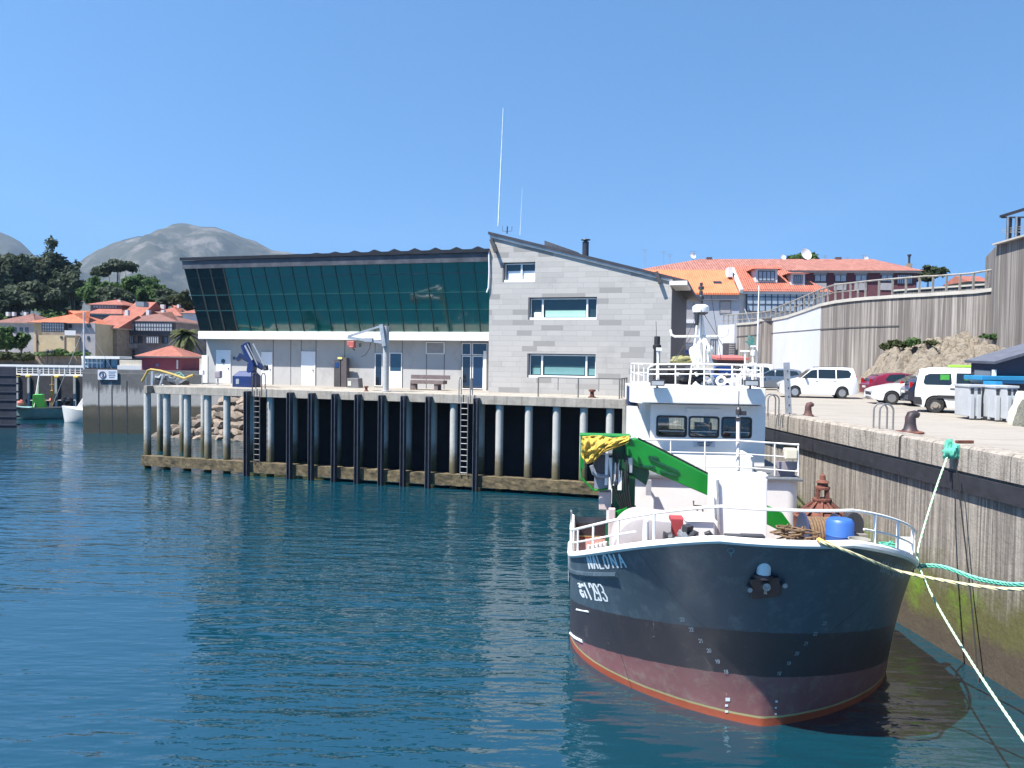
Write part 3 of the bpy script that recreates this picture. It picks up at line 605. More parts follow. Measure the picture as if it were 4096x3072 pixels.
# blue barrel
bz=2.25
def lat(nm,prof,loc,label,cat,mat,n=18,par=None):
    o=M().lathe(prof,(0,0,0),n).build(nm,mat,par,smooth=True)
    if not par: o.location=FB.W(*loc); o.rotation_euler=(0,0,FB.a); tag(o,label,cat)
    return o
p=Q(3358,2180,1.7); bt_=lat('barrel',[(0,0),(.25,0),(.28,.04),(.28,.3),(.29,.32),(.28,.34),(.28,.62),(.29,.64),(.28,.66),(.28,.92),(.23,.98),(0,.985)],(p.x,1.7,p.z-.42),'blue plastic barrel standing on the foredeck behind the bow rail','barrel',BLUEB)
# rope coil drum
p=Q(3275,2160,2.2); t=bthing('rope_drum',(p.x,2.2,p.z-.3),'brown rope wound on a drum beside the blue barrel','rope drum')
ROPEB=mt('brown_rope',(.16,.10,.055),.9,var=.35,scale=14)
a=M(); P=[]
for i in range(150): an=i*.42; P.append(V((-.3+.6*i/150+.0,.36*math.cos(an),.42+.36*math.sin(an))))
a.tube(P,.035,5); a.lathe([(.33,-.3),(.33,.3)],(0,0,.42),16,'x'); a.build('coil',ROPEB,t,smooth=True)
for q0 in (-.36,.32): M().lathe([(0,q0),(.47,q0),(.47,q0+.04),(0,q0+.04)],(0,0,.42),18,'x').build('flange',mt('navy_paint',(.02,.03,.08),.5),t,smooth=True)
# rusty buoy top
p=Q(3287,2055,3.4); t=bthing('marker_buoy',(p.x,3.4,p.z-.1),'rusty red conical marker buoy with lantern cage standing on the deck','buoy')
M().lathe([(.0,-.9),(.55,-.85),(.62,-.15),(.62,0),(.64,.05),(.58,.08)],(0,0,0),18).build('float',RUST,t,smooth=True)
a=M()
for i in range(10):
    an=i*math.pi/5; a.bar((.57*math.cos(an),.57*math.sin(an),.08),(.17*math.cos(an),.17*math.sin(an),.40),.05,.05)
a.lathe([(.44,.10),(.20,.36),(.20,.40),(.1,.4)],(0,0,0),14); a.lathe([(.36,.2),(.39,.2),(.39,.24),(.36,.24)],(0,0,0),14); a.build('cone_cage',RUST,t)
a=M()
for i in range(4):
    an=i*math.pi/2+.6; a.bar((.15*math.cos(an),.15*math.sin(an),.38),(.13*math.cos(an),.13*math.sin(an),.72),.08,.05)
a.lathe([(.2,.40),(.22,.42),(.22,.46),(.1,.47)],(0,0,0),12); a.lathe([(.05,.66),(.17,.68),(.17,.73),(.12,.75),(.12,.82),(.16,.84),(.1,.88),(.07,.9),(.06,1.0),(0,1.06)],(0,0,0),12); a.build('lantern',RUST,t)
# dark cone cage and grey bucket
p=Q(3418,2132,1.9); t=bthing('trap_cage',(p.x,1.9,p.z-.45),'dark arched fish trap standing right of the blue barrel','fish trap')
M().box(-.22,.22,-.15,.15,0,.45).build('base',mt('grey_wood',(.2,.18,.16),.8),t)
a=M(); P=[V((-.19,0,.46))]+[V((.19*math.cos(R(180-i*15)),0,.62+.27*math.sin(R(180-i*15)))) for i in range(13)]+[V((.19,0,.46))]; a.prism(P,(0,.26,0)); a.build('arched_net',mt('dark_net',(.03,.03,.035),.8),t)
p=Q(3436,2186,1.25); o=lat('bucket',[(0,0),(.15,0),(.2,.32),(.22,.34),(.2,.34),(.17,.1),(0,.1)],(p.x,1.25,p.z-.18),'grey bucket on the deck edge below the dark fish trap','bucket',mt('grey_bucket_plastic',(.33,.32,.28),.6))
# big black tyre fender block hanging at the starboard... quay side
p=hullpix(3640,2345,0); t=empty('fender',(V(FB.W(p.x,p.y,p.z))+V((.22,-.12,0))),math.degrees(FB.a),'large black rubber fender block between the bow and the quay wall','fender')
a=M().ob((.06,.15,0),(.42,.8,.5),R(6)); a.build('rubber_block',BLACKR,t,bev=.09)
a=M(); P=[V((-.06+.16*math.cos(R(i*30)),-.36,.2+.16*math.sin(R(i*30)))) for i in range(13)]; a.tube(P,.07,8,False); a.build('tyre',BLACKR,t,smooth=True)
# mooring lines
def rope(nm,pts,r_,mat,label,n=40,twist=True):
    P=[V(p) for p in pts]; out=[]
    for i in range(len(P)-1):
        p0,p1,p2,p3=P[max(0,i-1)],P[i],P[i+1],P[min(len(P)-1,i+2)]
        st=n//(len(P)-1)+1
        for j in range(st):
            t=j/st; out.append(.5*((2*p1)+(p2-p0)*t+(2*p0-5*p1+4*p2-p3)*t*t+(3*p1-p0-3*p2+p3)*t**3))
    out.append(P[-1]); k=M()
    if twist:
        fine=[]
        for i in range(len(out)-1):
            ln=(out[i+1]-out[i]).length; st=max(1,int(ln/(r_*2.2)))
            fine+=[out[i]+(out[i+1]-out[i])*(j/st) for j in range(st)]
        fine.append(out[-1])
        for ph in range(3):
            Q_=[]
            for i,p in enumerate(fine):
                d=(fine[min(i+1,len(fine)-1)]-fine[max(i-1,0)]).normalized(); u=d.orthogonal().normalized(); 
                u=V((0,0,1))-d*d.z; u=u.normalized() if u.length>.1 else V((1,0,0)); w_=d.cross(u); an=i*.75+ph*2.094
                Q_.append(p+(u*math.cos(an)+w_*math.sin(an))*r_*.55)
            k.tube(Q_,r_*.62,5)
    else: k.tube(out,r_,6)
    o=k.build(nm,mat,None,smooth=True,fix=False); tag(o,label,'mooring rope'); return o
YR=mt('cream_rope',(.55,.50,.30),.9,var=.15,scale=20); GR=mt('green_rope',(.10,.42,.30),.9,var=.2,scale=20); PG=mt('pale_green_rope',(.42,.62,.42),.9,var=.12,scale=20)
rope('mooring_rope',[FB.W(*hullpix(3270,2160,-.12)),FB.W(*hullpix(3290,2170,.1)),FB.W(*hullpix(3345,2189,.22)),FB.W(*hullpix(3410,2213,.38)),FB.W(*hullpix(3500,2250,.6)),FB.W(*hullpix(3600,2286,.9)),at(3850,2335,12.2),at(4096,2357,11.4),at(4500,2330,10.4),(11.2,8.9,5.1)],.027,YR,'thick cream mooring rope running from the bow rail across to the right')
k=M().tube([FB.W(*hullpix(3272,2158,-.05)),FB.W(*hullpix(3292,2169,.07)),FB.W(*hullpix(3326,2182,.08))],.045,8); o=k.build('chafe_sleeve',mt('orange_sleeve',(.75,.33,.08),.7),None); tag(o,'orange chafe sleeve round the cream mooring rope at the rail','rope sleeve')
pr=FB.W(*edge(2.2,1,.05))
for i,dz in enumerate((0,-.07)):
    rope('mooring_rope',[pr+V((0,0,dz)),at(3760,2262+i*7,15.0)+V((0,0,0)),at(3900,2308+i*9,14.2),at(4000,2328+i*8,13.4),at(4096,2334+i*8,12.6),at(4400,2320+i*8,11.4),(11.3,9.6,5.1)],.022,GR if i else mt('light_green_rope',(.22,.60,.46),.9,var=.15,scale=20),['light green mooring rope, upper strand of the pair below the bow corner','dark green mooring rope, lower strand of the pair below the bow corner'][i])
rope('mooring_rope',[at(3790,1796,17.95)+V((0,-.1,0)),at(3745,1950,17.3),at(3690,2130,16.4),at(3670,2225,15.9),at(3690,2300,15.3),at(3760,2440,14.2),at(3900,2670,12.4),at(4096,2960,10.6),at(4300,3250,9.2)],.02,PG,'thin pale green rope hanging from the quay edge past the bow to the water')
# ================================================================ quay ground, pier
PP=FP.P
def ground(name,poly,z0,z1,mat):
    o=M().prism([V((x,y,z0)) for x,y in poly],(0,0,z1-z0)).build(name,mat); return tag(o,kind='structure')
# quay wall/ground concrete: top is pale worn concrete, faces streaked, weed and slime near the water
m,nt,b=newmat('quay_wall_concrete'); L=nt.links
geo=nd(nt,'ShaderNodeNewGeometry'); sp=nd(nt,'ShaderNodeSeparateXYZ'); L.new(geo.outputs['Position'],sp.inputs[0])
vec=coords(nt,(1,1,1),True); st=coords(nt,(6.5,6.5,.16),True); st2=coords(nt,(19,19,.35),True)
c=mixc(nt,noi(nt,vec,.7,6,.7),(.27,.24,.205),(.41,.37,.32))
c=mixc(nt,ramp(nt,noi(nt,st,1.,5,.75),[(.42,G(0)),(.60,G(.85))]),c,(.13,.113,.098))
c=mixc(nt,ramp(nt,noi(nt,st2,1.,4,.75),[(.47,G(0)),(.62,G(.75))]),c,(.09,.078,.066))
c=mixc(nt,ramp(nt,noi(nt,coords(nt,(10,10,.25),True),1.,4,.7),[(.60,G(0)),(.72,G(.5))]),c,(.52,.48,.42))
# shuttering joints
def joint(src,period,width,off=0):
    a=nd(nt,'ShaderNodeMath',operation='ADD'); L.new(src,a.inputs[0]); a.inputs[1].default_value=off+500*period
    f=nd(nt,'ShaderNodeMath',operation='MODULO'); L.new(a.outputs[0],f.inputs[0]); f.inputs[1].default_value=period
    g=nd(nt,'ShaderNodeMath',operation='LESS_THAN'); L.new(f.outputs[0],g.inputs[0]); g.inputs[1].default_value=width; return g.outputs[0]
c=mixc(nt,mth('MULTIPLY',joint(sp.outputs['Y'],2.9,.05,.4),.7),c,(.07,.06,.05))
wz=mth('ADD',sp.outputs['Z'],mth('MULTIPLY',mth('SUBTRACT',noi(nt,vec,.55,6,.75),.5),2.6))
alg=mixc(nt,noi(nt,vec,1.4,6,.75),(.055,.055,.022),(.13,.125,.04))
alg=mixc(nt,ramp(nt,noi(nt,vec,.42,5,.7),[(.50,G(0)),(.62,G(1))]),alg,(.115,.20,.012))
c=mixc(nt,ramp(nt,mth('DIVIDE',wz,5.),[(.30,G(1)),(.47,G(.0))]),c,alg)
mud=mixc(nt,noi(nt,vec,2,5,.7),(.045,.034,.026),(.10,.08,.055))
c=mixc(nt,ramp(nt,mth('DIVIDE',wz,5.),[(.10,G(1)),(.20,G(0))]),c,mud)
nz=nd(nt,'ShaderNodeSeparateXYZ'); L.new(geo.outputs['Normal'],nz.inputs[0])
tp_=mixc(nt,noi(nt,vec,.5,6,.7),(.25,.222,.19),(.34,.31,.268))
tp_=mixc(nt,ramp(nt,noi(nt,coords(nt,(.25,1.6,1),True),1.,5,.7),[(.5,G(0)),(.66,G(.5))]),tp_,(.185,.165,.14))
tp_=mixc(nt,ramp(nt,noi(nt,vec,1.7,6,.8),[(.60,G(0)),(.68,G(.55))]),tp_,(.13,.115,.10))
tp_=mixc(nt,mth('MULTIPLY',mth('MAXIMUM',joint(sp.outputs['Y'],5.2,.05,1.),joint(sp.outputs['X'],5.6,.05,.3)),.6),tp_,(.15,.13,.11))
c=mixc(nt,mth('GREATER_THAN',nz.outputs['Z'],.6),c,tp_)
L.new(c,b.inputs['Base Color']); b.inputs['Roughness'].default_value=.88
bump(nt,b,mth('ADD',noi(nt,vec,5,6,.7),mth('MULTIPLY',noi(nt,st,1.,4,.7),.8)),.55,.05)
QUAYM=m
def plan(fr,x,y): q=fr.W(x,y,0); return (q.x,q.y)
QE=[(11.35,4.0),(10.95,14.0),(10.62,19.0),(10.25,24.5),(9.92,29.2),(9.4,38.0)]     # quay edge, near to far
tq=Fr((10.4,22,DECK),0)
PGX=PP(990,1700,3.2).x
ground('quay_ground',[(60,4)]+[(70,150)]+[plan(FP,-30,120),plan(FP,PGX,30),plan(FP,PGX,3.2),plan(FP,.6,3.2),(9.4,38.9)]+QE[::-1]+[],-1.2,DECK,QUAYM)
# coping: pale rounded kerb blocks along the quay edge, one dark rubbing strip under it
m,nt,b=newmat('coping_concrete'); L=nt.links
geo=nd(nt,'ShaderNodeNewGeometry'); sp=nd(nt,'ShaderNodeSeparateXYZ'); L.new(geo.outputs['Position'],sp.inputs[0]); vec=coords(nt,(1,1,1),True)
c=mixc(nt,noi(nt,vec,1.3,6,.75),(.25,.22,.185),(.40,.36,.31))
c=mixc(nt,ramp(nt,noi(nt,coords(nt,(7,7,.5),True),1.,5,.75),[(.46,G(0)),(.62,G(.8))]),c,(.13,.11,.09))
c=mixc(nt,ramp(nt,noi(nt,vec,3.5,6,.8),[(.60,G(0)),(.67,G(.8))]),c,(.10,.085,.07))
c=mixc(nt,mth('MULTIPLY',joint(sp.outputs['Y'],1.35,.035,.2),.7),c,(.07,.06,.05)); c=mixc(nt,joint(sp.outputs['Y'],6.9,.10,.65),c,(.04,.035,.03))
L.new(c,b.inputs['Base Color']); b.inputs['Roughness'].default_value=.92; bump(nt,b,noi(nt,vec,6,6,.75),.7,.06); COPM=m
k=M()
def along(P,n):
    out=[]
    for i in range(len(P)-1):
        for j in range(n): t=j/n; out.append((P[i][0]+(P[i+1][0]-P[i][0])*t,P[i][1]+(P[i+1][1]-P[i][1])*t))
    return out+[P[-1]]
EP=along(QE,6)
prof=[(.55,.02),(.55,.05),(-.02,.05),(-.09,.0),(-.10,-.1),(-.10,-.55),(.02,-.6)]
rows=[[V((x+a,y,DECK+z)) for a,z in prof] for x,y in EP]; npf=len(prof)
k.add([p for r_ in rows for p in r_],[(i*npf+j,i*npf+j+1,(i+1)*npf+j+1,(i+1)*npf+j) for i in range(len(rows)-1) for j in range(npf-1)])
o=k.build('quay_coping',COPM,None,smooth=True); tag(o,'pale worn concrete coping along the top of the right quay wall','coping')
k=M()
for i in range(len(EP)-1):
    (x0,y0),(x1,y1)=EP[i],EP[i+1]
    if y0<31.5: k.box(0,0,0,0,0,0) if 0 else k.prism([V((x0-.13,y0,DECK-1.02)),V((x0+.1,y0,DECK-1.02)),V((x1+.1,y1,DECK-1.02)),V((x1-.13,y1,DECK-1.02))],(0,0,.4))
o=k.build('rubbing_strip',mt('dark_fender_rubber',(.018,.019,.025),.7,var=.4,scale=4)); tag(o,'dark rubber rubbing strip below the right quay coping','rubbing strip')
# pier ---------------------------------------------------------------
PLX=PP(575,1550,0).x
pier=fempty('concrete_pier',FP,'concrete pier deck on a row of round piles in front of the green glass building','pier')
PCON=mt('pier_concrete',(.36,.33,.285),.9,var=.18,scale=1.1,dirt=(.2,.18,.15),dfac=.7,streak=(.11,.095,.08),sfac=.85,sscale=3.5,bmp=.5)
k=M(); gx0,gx1=PP(588,1550,0).x,PP(623,1550,0).x
k.box(PLX,gx0,0,4,-.47,0); k.box(gx0,gx1,.5,4,-.47,-.03); k.box(gx1,0.45,0,3.197,-.47,.0); k.box(-27.9,PGX-.01,3.197,14,-.47,-.004)
k.build('deck_slab',PCON,pier,bev=.02)
m,nt,b=newmat('pile_concrete'); L=nt.links
sp=nd(nt,'ShaderNodeSeparateXYZ'); L.new(nd(nt,'ShaderNodeTexCoord').outputs['Object'],sp.inputs[0]); vec=coords(nt)
c=mixc(nt,noi(nt,vec,3,6,.7),(.33,.335,.32),(.50,.50,.47)); wz=mth('ADD',sp.outputs['Z'],mth('MULTIPLY',noi(nt,vec,2.2,6,.75),1.5))
c=mixc(nt,ramp(nt,mth('DIVIDE',mth('ADD',wz,5.05),5.),[(.44,G(1)),(.62,G(0))]),c,(.13,.11,.07)); c=mixc(nt,ramp(nt,mth('DIVIDE',mth('ADD',wz,5.05),5.),[(.28,G(1)),(.42,G(0))]),c,(.05,.052,.022))
L.new(c,b.inputs['Base Color']); b.inputs['Roughness'].default_value=.9; bump(nt,b,noi(nt,vec,7,5,.7),.5,.03); PILEM=m
pm=None
def pile(x,y,r_=.205):
    k=M().lathe([(r_,-6.2),(r_*1.06,-4),(r_,-3),(r_,-.47)],(x,y,0),14); return k.build('pile',PILEM,pier,smooth=True)
for px in (590,668,750,832,908,1082,1815,1998,2115,2226,2335,2440): pile(PP(px,1700,.32).x,.32)
for px in (1012,1178,1262,1352,1440,1540,1634,1735,1925): pile(PP(px,1700,2.0).x,2.0)
for px in (640,730,815): pile(PP(px,1650,7).x,7,.2)
FDK=mt('dark_steel_fender',(.045,.052,.07),.6,.2,var=.4,scale=3,dirt=(.07,.075,.085),dfac=.5,bmp=.3)
for px in (985,1157,1243,1336,1428,1523,1612,1712,1903):
    x=PP(px,1650,-.3).x; k=M(); k.box(x-.115,x-.08,-.42,-.10,-6,-.16); k.box(x+.08,x+.115,-.42,-.10,-6,-.16); k.box(x-.08,x+.08,-.28,-.22,-6,-.16); k.box(x-.14,x+.14,-.30,-.02,-.18,-.13)
    k.build('fender_post',FDK,pier)
MUS=mt('mussel_crust',(.13,.10,.055),.95,var=.5,scale=4,dirt=(.035,.03,.02),dfac=.8,bmp=1.)
BX=PP(565,1850,-.1).x; k=M()
nb=240
def beam(u,v):
    a=v*2*math.pi+.785; x=BX+(0.5-BX)*u; d=V((0,math.cos(a),math.sin(a))); q=max(abs(d.y),abs(d.z)); d/=q
    nn=noise.noise(V((x*2.2,d.y*2,d.z*2+5)))*.09+noise.noise(V((x*6,d.y*4,d.z*4)))*.05
    return V((x,.12+d.y*.26*(1+nn*1.5),-4.56+d.z*.30*(1+nn)))
k.grid(beam,nb,16); k.prism([V((BX+.01,-.1,-4.84)),V((BX+.01,.36,-4.84)),V((BX+.01,.36,-4.28)),V((BX+.01,-.1,-4.28))],(.05,0,0)); k.build('tie_beam',MUS,pier)
M().box(PGX+.01,.58,3.04,3.19,-6.1,-.475).build('back_wall',mt('under_deck_shade',(.012,.014,.02),.9,var=.5,scale=1),pier)  # near-black sheet added to paint the deep shade below the deck
x=PP(2510,1650,.2).x; M().box(x-.22,x+.22,-.05,.5,-6,.02).build('end_pillar',PCON,pier,bev=.02)
# platform face under the deck is part of the quay ground; mud bank under the pier's outer bays
k=M()
def mud(u,v):
    x=-25.5+8.5*u; y=1.2+5*v; e=min(1,4*min(u,1-u))*min(1,4*min(v,1-v)); return FP.W(x,y,-5.2+e*(.28+.55*u)+.12*noise.noise(V((x,y,0)))*e)
k.grid(mud,34,20); o=k.build('mud_bank',mt('weedy_mud',(.07,.075,.03),.9,var=.4,scale=.6,dirt=(.10,.13,.03),dfac=.8,bmp=.5,world=True),None,smooth=True); tag(o,kind='structure')
# riprap boulders ----------------------------------------------------
RK=[mt('boulder_a',(.23,.185,.145),.9,var=.25,scale=2,bmp=.5),mt('boulder_b',(.155,.128,.105),.9,var=.3,scale=2,bmp=.5)]
def boulder(seed,sub=2):
    bm=bmesh.new(); bmesh.ops.create_icosphere(bm,subdivisions=sub,radius=1)
    for v_ in bm.verts:
        d=v_.co.copy(); q=1+.32*noise.noise(d*1.1+V((seed*3.1,seed,0)))+.16*noise.noise(d*2.7+V((0,seed,seed)))
        v_.co=V([max(-.72,min(.72,d[i]*q)) for i in range(3)])
    me=bpy.data.meshes.new('boulder'); bm.to_mesh(me); bm.free(); return me
bmes=[boulder(i) for i in range(6)]
for i,me in enumerate(bmes): me.materials.append(RK[i%2])
random.seed(21)
for i in range(21):
    x0=-41.5+i*.66; H=min(5.0,max(.3,(x0+41.8)*.62))
    for j in range(int(H/.62)+1):
        z=-5.15+j*.62+random.uniform(-.1,.1); y=15.2+j*.5+random.uniform(-.25,.25); x=x0+random.uniform(-.25,.25)
        o=bpy.data.objects.new('boulder',bmes[random.randrange(6)]); C.objects.link(o); o.location=FP.W(x,y,z)
        o.rotation_euler=(random.uniform(-.5,.5),random.uniform(-.5,.5),random.random()*6.28); s_=random.uniform(.5,.8); o.scale=(s_*1.25,s_,s_*.62)
        tag(o,'angular brown boulder in the rock slope seen under the pier','boulder','riprap boulders under the pier')
# ladders -------------------------------------------------------------
def ladder(px0,px1,ytop,ybot,yloc,mat,label,hoops=True):
    a=PP(px0,1700,yloc).x;b_=PP(px1,1700,yloc).x; zb=PP(px0,ybot,yloc).z
    t=empty('ladder',FP.W((a+b_)/2,yloc,0),math.degrees(FP.a),label,'ladder','ladders on the pier'); w_=abs(b_-a)/2
    k=M()
    for sx_ in (-w_,w_): k.tube([(sx_,0,zb),(sx_,0,-.1)],.03,6)
    k.build('rails',mat,t,smooth=True)
    k=M(); z=zb+.15
    while z<-.2: k.tube([(-w_,0,z),(w_,0,z)],.022,6); z+=.31
    k.build('rungs',mat,t)
    for sx_ in (-w_-.12,w_+.12):
        k=M(); k.tube([(sx_,0,-.4),(sx_,0,.75)]+[(sx_,.17-.17*math.cos(R(i*30)),.75+.17*math.sin(R(i*30))) for i in range(1,6)]+[(sx_,.34,.75),(sx_,.34,0)],.03,6); k.build('hand_hoop',mat,t,smooth=True)
ladder(1016,1039,1590,1850,-.2,mt('dark_ladder_steel',(.11,.11,.12),.5,.4,var=.3),'dark steel ladder beside the blue crane, lit faintly against the piles')
ladder(1843,1871,1600,1902,-.2,mt('dull_ladder_steel',(.20,.205,.21),.5,.4,var=.3),'grey galvanised ladder on the pier near the stone block')
# harbour building ------------------------------------------------------
bld=fempty('harbour_building',FP,'harbour building with leaning green glass hall and pale stone block behind the pier','building')
YG=6.2
HL0,HR0=PP(826,1540,YG).x,PP(1953,1540,4).x
m,nt,b=newmat('rendered_panels'); L=nt.links; vec=coords(nt)
c=mixc(nt,noi(nt,vec,.9,6,.7),(.38,.37,.355),(.46,.45,.43)); c=mixc(nt,ramp(nt,noi(nt,coords(nt,(1.,1,.6)),.8,6,.75),[(.52,G(0)),(.66,G(.45))]),c,(.27,.255,.24))
L.new(c,b.inputs['Base Color']); b.inputs['Roughness'].default_value=.8; WALLM=m
k=M(); k.box(HL0,HR0-.003,YG,16,0,3.4); gw=k.build('ground_wall',WALLM,bld)
k=M(); JM=mt('joint_dark',(.12,.12,.13),.8)
for px in (1093,1163,1167+38,1264,1379,1500,1609,1706,1777,1846):
    x=PP(px,1450,YG).x; k.box(x-.02,x+.02,YG-.012,YG+.02,0,3.0)
k.build('panel_joint',JM,gw)
x=PP(826,1500,YG).x; M().box(x-.35,x+.12,YG-.05,YG+.4,0,1.9).build('corner_pier',WHITE,bld)
def opening(px0,px1,py0,py1,yl,par,nm,inner=None,fr=.06,glassm=DGLASS,panel=None,frm=WHITE):
    a=PP(px0,py1,yl);b_=PP(px1,py0,yl); l,r_,z0,z1=a.x,b_.x,max(.01,a.z),b_.z
    f=M(); f.box(l,l+fr,yl-.03,yl+.03,z0,z1); f.box(r_-fr,r_,yl-.03,yl+.03,z0,z1); f.box(l+fr,r_-fr,yl-.03,yl+.03,z1-fr,z1); f.box(l+fr,r_-fr,yl-.03,yl+.03,z0,z0+fr)
    fo=f.build(nm,frm,par)
    if panel: M().box(l+fr,r_-fr,yl-.015,yl+.02,z0+fr,z1-fr).build('door_leaf',panel,fo)
    else: M().box(l+fr,r_-fr,yl-.012,yl+.02,z0+fr,z1-fr).build('pane',glassm,fo)
    return fo,(l,r_,z0,z1)
WD=mt('white_door',(.74,.75,.76),.4,var=.05,scale=1)
for px0,px1,pt in ((865,923,1400),(1046,1090,1408),(1205,1262,1406)):
    fo,(l,r_,z0,z1)=opening(px0,px1,pt,1545,YG-.03,bld,'door',panel=WD)
    M().ob((r_-.16,YG-.08,z0+1.),(.03,.06,.12)).build('handle',DGREY,fo)
    if px0<900:
        k=M().lathe([(0,-.02),(.15,-.02),(.15,.02),(0,.02)],((l+r_)/2,YG-.07,z0+1.5),16,'y'); k.build('porthole',DGLASS,fo)
k=M().lathe([(0,-.02),(.1,-.02),(.1,.02),(0,.02)],PP(938,1433,YG)+V((0,-.05,0)),12,'y'); k.build('porthole',DGLASS,gw)
opening(1499,1531,1413,1545,YG-.03,bld,'window')
fo,(l,r_,z0,z1)=opening(1557,1609,1411,1552,YG-.03,bld,'door',glassm=glass('blue_door_glass',(.02,.05,.08))); M().box(l+.06,r_-.06,YG-.06,YG-.0,z0+.06,z0+1.05).build('kick_panel',WD,fo)
opening(1704,1779,1368,1416,YG-.03,bld,'window',glassm=mt('closed_shutter',(.32,.30,.29),.7))
k0=M()
for a in ((1847,1885,1372,1420),(1889,1950,1372,1420),(1847,1885,1424,1556),(1889,1935,1424,1556)):
    opening(*a,YG-.06,bld,'window',fr=.05,glassm=glass('navy_glass',(.015,.03,.07)) if a[0]==1889 and a[2]==1424 else DGLASS)
x=PP(1942,1500,YG).x; M().box(x-.05,x+.14,YG-.3,YG,0,2.4).build('white_post',WHITE,bld)
# canopy, glass wall, fascia
zc0,zc1=3.0,3.52; cl=PP(792,1340,5.4).x; cr_=HR0-.01
M().box(cl,cr_,5.4,YG+3,zc0,zc1).build('canopy',WHITE,bld,bev=.02)
gz1=7.55; gyb,gyt=5.5,4.05; gl=PP(800,1322,gyb).x; glt=PP(737,1085,gyt).x; gr=cr_
m,nt,b=newmat('green_glass'); L=nt.links
tcn=nd(nt,'ShaderNodeTexCoord').outputs['Object']; vec=coords(nt)
c=mixc(nt,noi(nt,coords(nt,(1,1,1)),.7,5,.7),(.001,.075,.062),(.003,.115,.098)); c=mixc(nt,ramp(nt,noi(nt,coords(nt,(1.5,1,6)),1.5,6,.75),[(.5,G(0)),(.7,G(.35))]),c,(.008,.14,.125))
L.new(c,b.inputs['Base Color']); b.inputs['Roughness'].default_value=.07; b.inputs['IOR'].default_value=2.1
bump(nt,b,noi(nt,vec,.5,2),.06,.03); GGL=m
gy=lambda z: gyb+(gyt-gyb)*(z-zc1)/(gz1-zc1)
gw_=M(); gw_.quad((gl,gyb,zc1),(gr,gyb,zc1),(gr,gyt,gz1),(glt,gyt,gz1)).build('glass_wall',GGL,bld)
gwo=bpy.data.objects['glass_wall']
BAR=mt('green_glazing_bar',(.012,.07,.065),.35,.2,var=.2); BARD=mt('dark_glazing_bar',(.05,.055,.05),.5,.2)
kk=M(); kd=M(); npan=21
for i in range(1,npan):
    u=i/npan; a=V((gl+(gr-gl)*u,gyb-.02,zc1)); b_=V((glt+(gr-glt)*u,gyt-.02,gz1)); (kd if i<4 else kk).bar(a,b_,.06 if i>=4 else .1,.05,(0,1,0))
for z in (zc1+1.35,zc1+2.35):
    f=(z-zc1)/(gz1-zc1); kk.bar((gl+(glt-gl)*f,gy(z)-.02,z),(gr,gy(z)-.02,z),.045,.05,(0,1,0))
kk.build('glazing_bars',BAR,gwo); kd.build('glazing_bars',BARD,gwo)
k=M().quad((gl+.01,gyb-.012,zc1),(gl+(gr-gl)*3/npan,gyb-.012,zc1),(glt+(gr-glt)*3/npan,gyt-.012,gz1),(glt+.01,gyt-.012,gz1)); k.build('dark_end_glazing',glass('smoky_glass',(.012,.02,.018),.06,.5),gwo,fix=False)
for px,py0,py1 in ((908,1210,1262),(1017,1218,1262),): 
    a=PP(px,py1,4.9);b_=PP(px,py0,4.9); M().bar(a+V((0,.25,0)),b_+V((0,.1,0)),.12,.03).build('interior_lamp',mt('pale_fitting',(.5,.45,.3),.6),gwo)
FAS=mt('weathered_zinc',(.055,.06,.072),.55,.3,var=.4,scale=2,dirt=(.15,.15,.16),dfac=.5,bmp=.3)
k=M(); k.prism([V((glt-.05,gyt-.12,gz1)),V((gr,gyt-.12,gz1)),V((gr,gyt-.12,gz1+.52)),V((glt-.12,gyt-.12,gz1+.52))],(0,.3,0)); 
k.build('fascia',FAS,bld)
k=M(); zt=gz1+.52; n_=120
def wavy(u,v):
    x=glt-.15+(gr-glt+.15)*u; t=(x-gr)/1.32; pk=max(0,1-abs((t%1)-.5)*3.4); amp=.16*min(1,max(0,(u-.38)*4)); return V((x,gyt-.26+v*9,zt+.2+amp*pk*(1 if v<.9 else .5)-.02*v))
k.grid(wavy,n_*2,3); P=[wavy(i/(2*n_),0) for i in range(2*n_+1)]; nn=len(P)
k.add(P+[V((p.x,p.y+.02,zt-.0)) for p in P],[(i,i+1,i+1+nn,i+nn) for i in range(nn-1)]); k.build('roof_edge',mt('dark_roof_sheet',(.02,.021,.026),.5,.3,var=.3),bld)
k=M(); k.box(glt+.2,gr,gyt+.2,16,gz1-.6,gz1+.5); k.build('hall_body',FAS,bld)
k=M(); k.prism([V((gl+.03,gyb+.05,zc1)),V((glt+.05,gyt+.05,gz1)),V((glt+.05,12,gz1)),V((gl+.03,12,zc1))],(.05,0,0)); k.build('end_wall',mt('dark_cladding',(.03,.035,.035),.6),bld)
# stone block
YS=4.0
m,nt,b=newmat('ashlar_stone'); L=nt.links
mp=nd(nt,'ShaderNodeMapping'); mp.inputs['Rotation'].default_value=(R(90),0,0); L.new(nd(nt,'ShaderNodeTexCoord').outputs['Object'],mp.inputs[0])
def brick(w_,h_,off,c1,c2,bias=0):
    n=nd(nt,'ShaderNodeTexBrick',offset=off,offset_frequency=2,squash=.7,squash_frequency=3); L.new(mp.outputs[0],n.inputs['Vector'])
    for q,v_ in (('Scale',1.),('Mortar Size',.007),('Mortar Smooth',.3),('Bias',bias),('Brick Width',w_),('Row Height',h_)): n.inputs[q].default_value=v_
    n.inputs['Color1'].default_value=(*c1,1); n.inputs['Color2'].default_value=(*c2,1); n.inputs['Mortar'].default_value=(.28,.27,.255,1); return n
b1=brick(1.25,.298,.37,(.43,.412,.385),(.325,.313,.297),-.25); b2=brick(1.25,.298,.37,(0,0,0),(1,1,1),0)
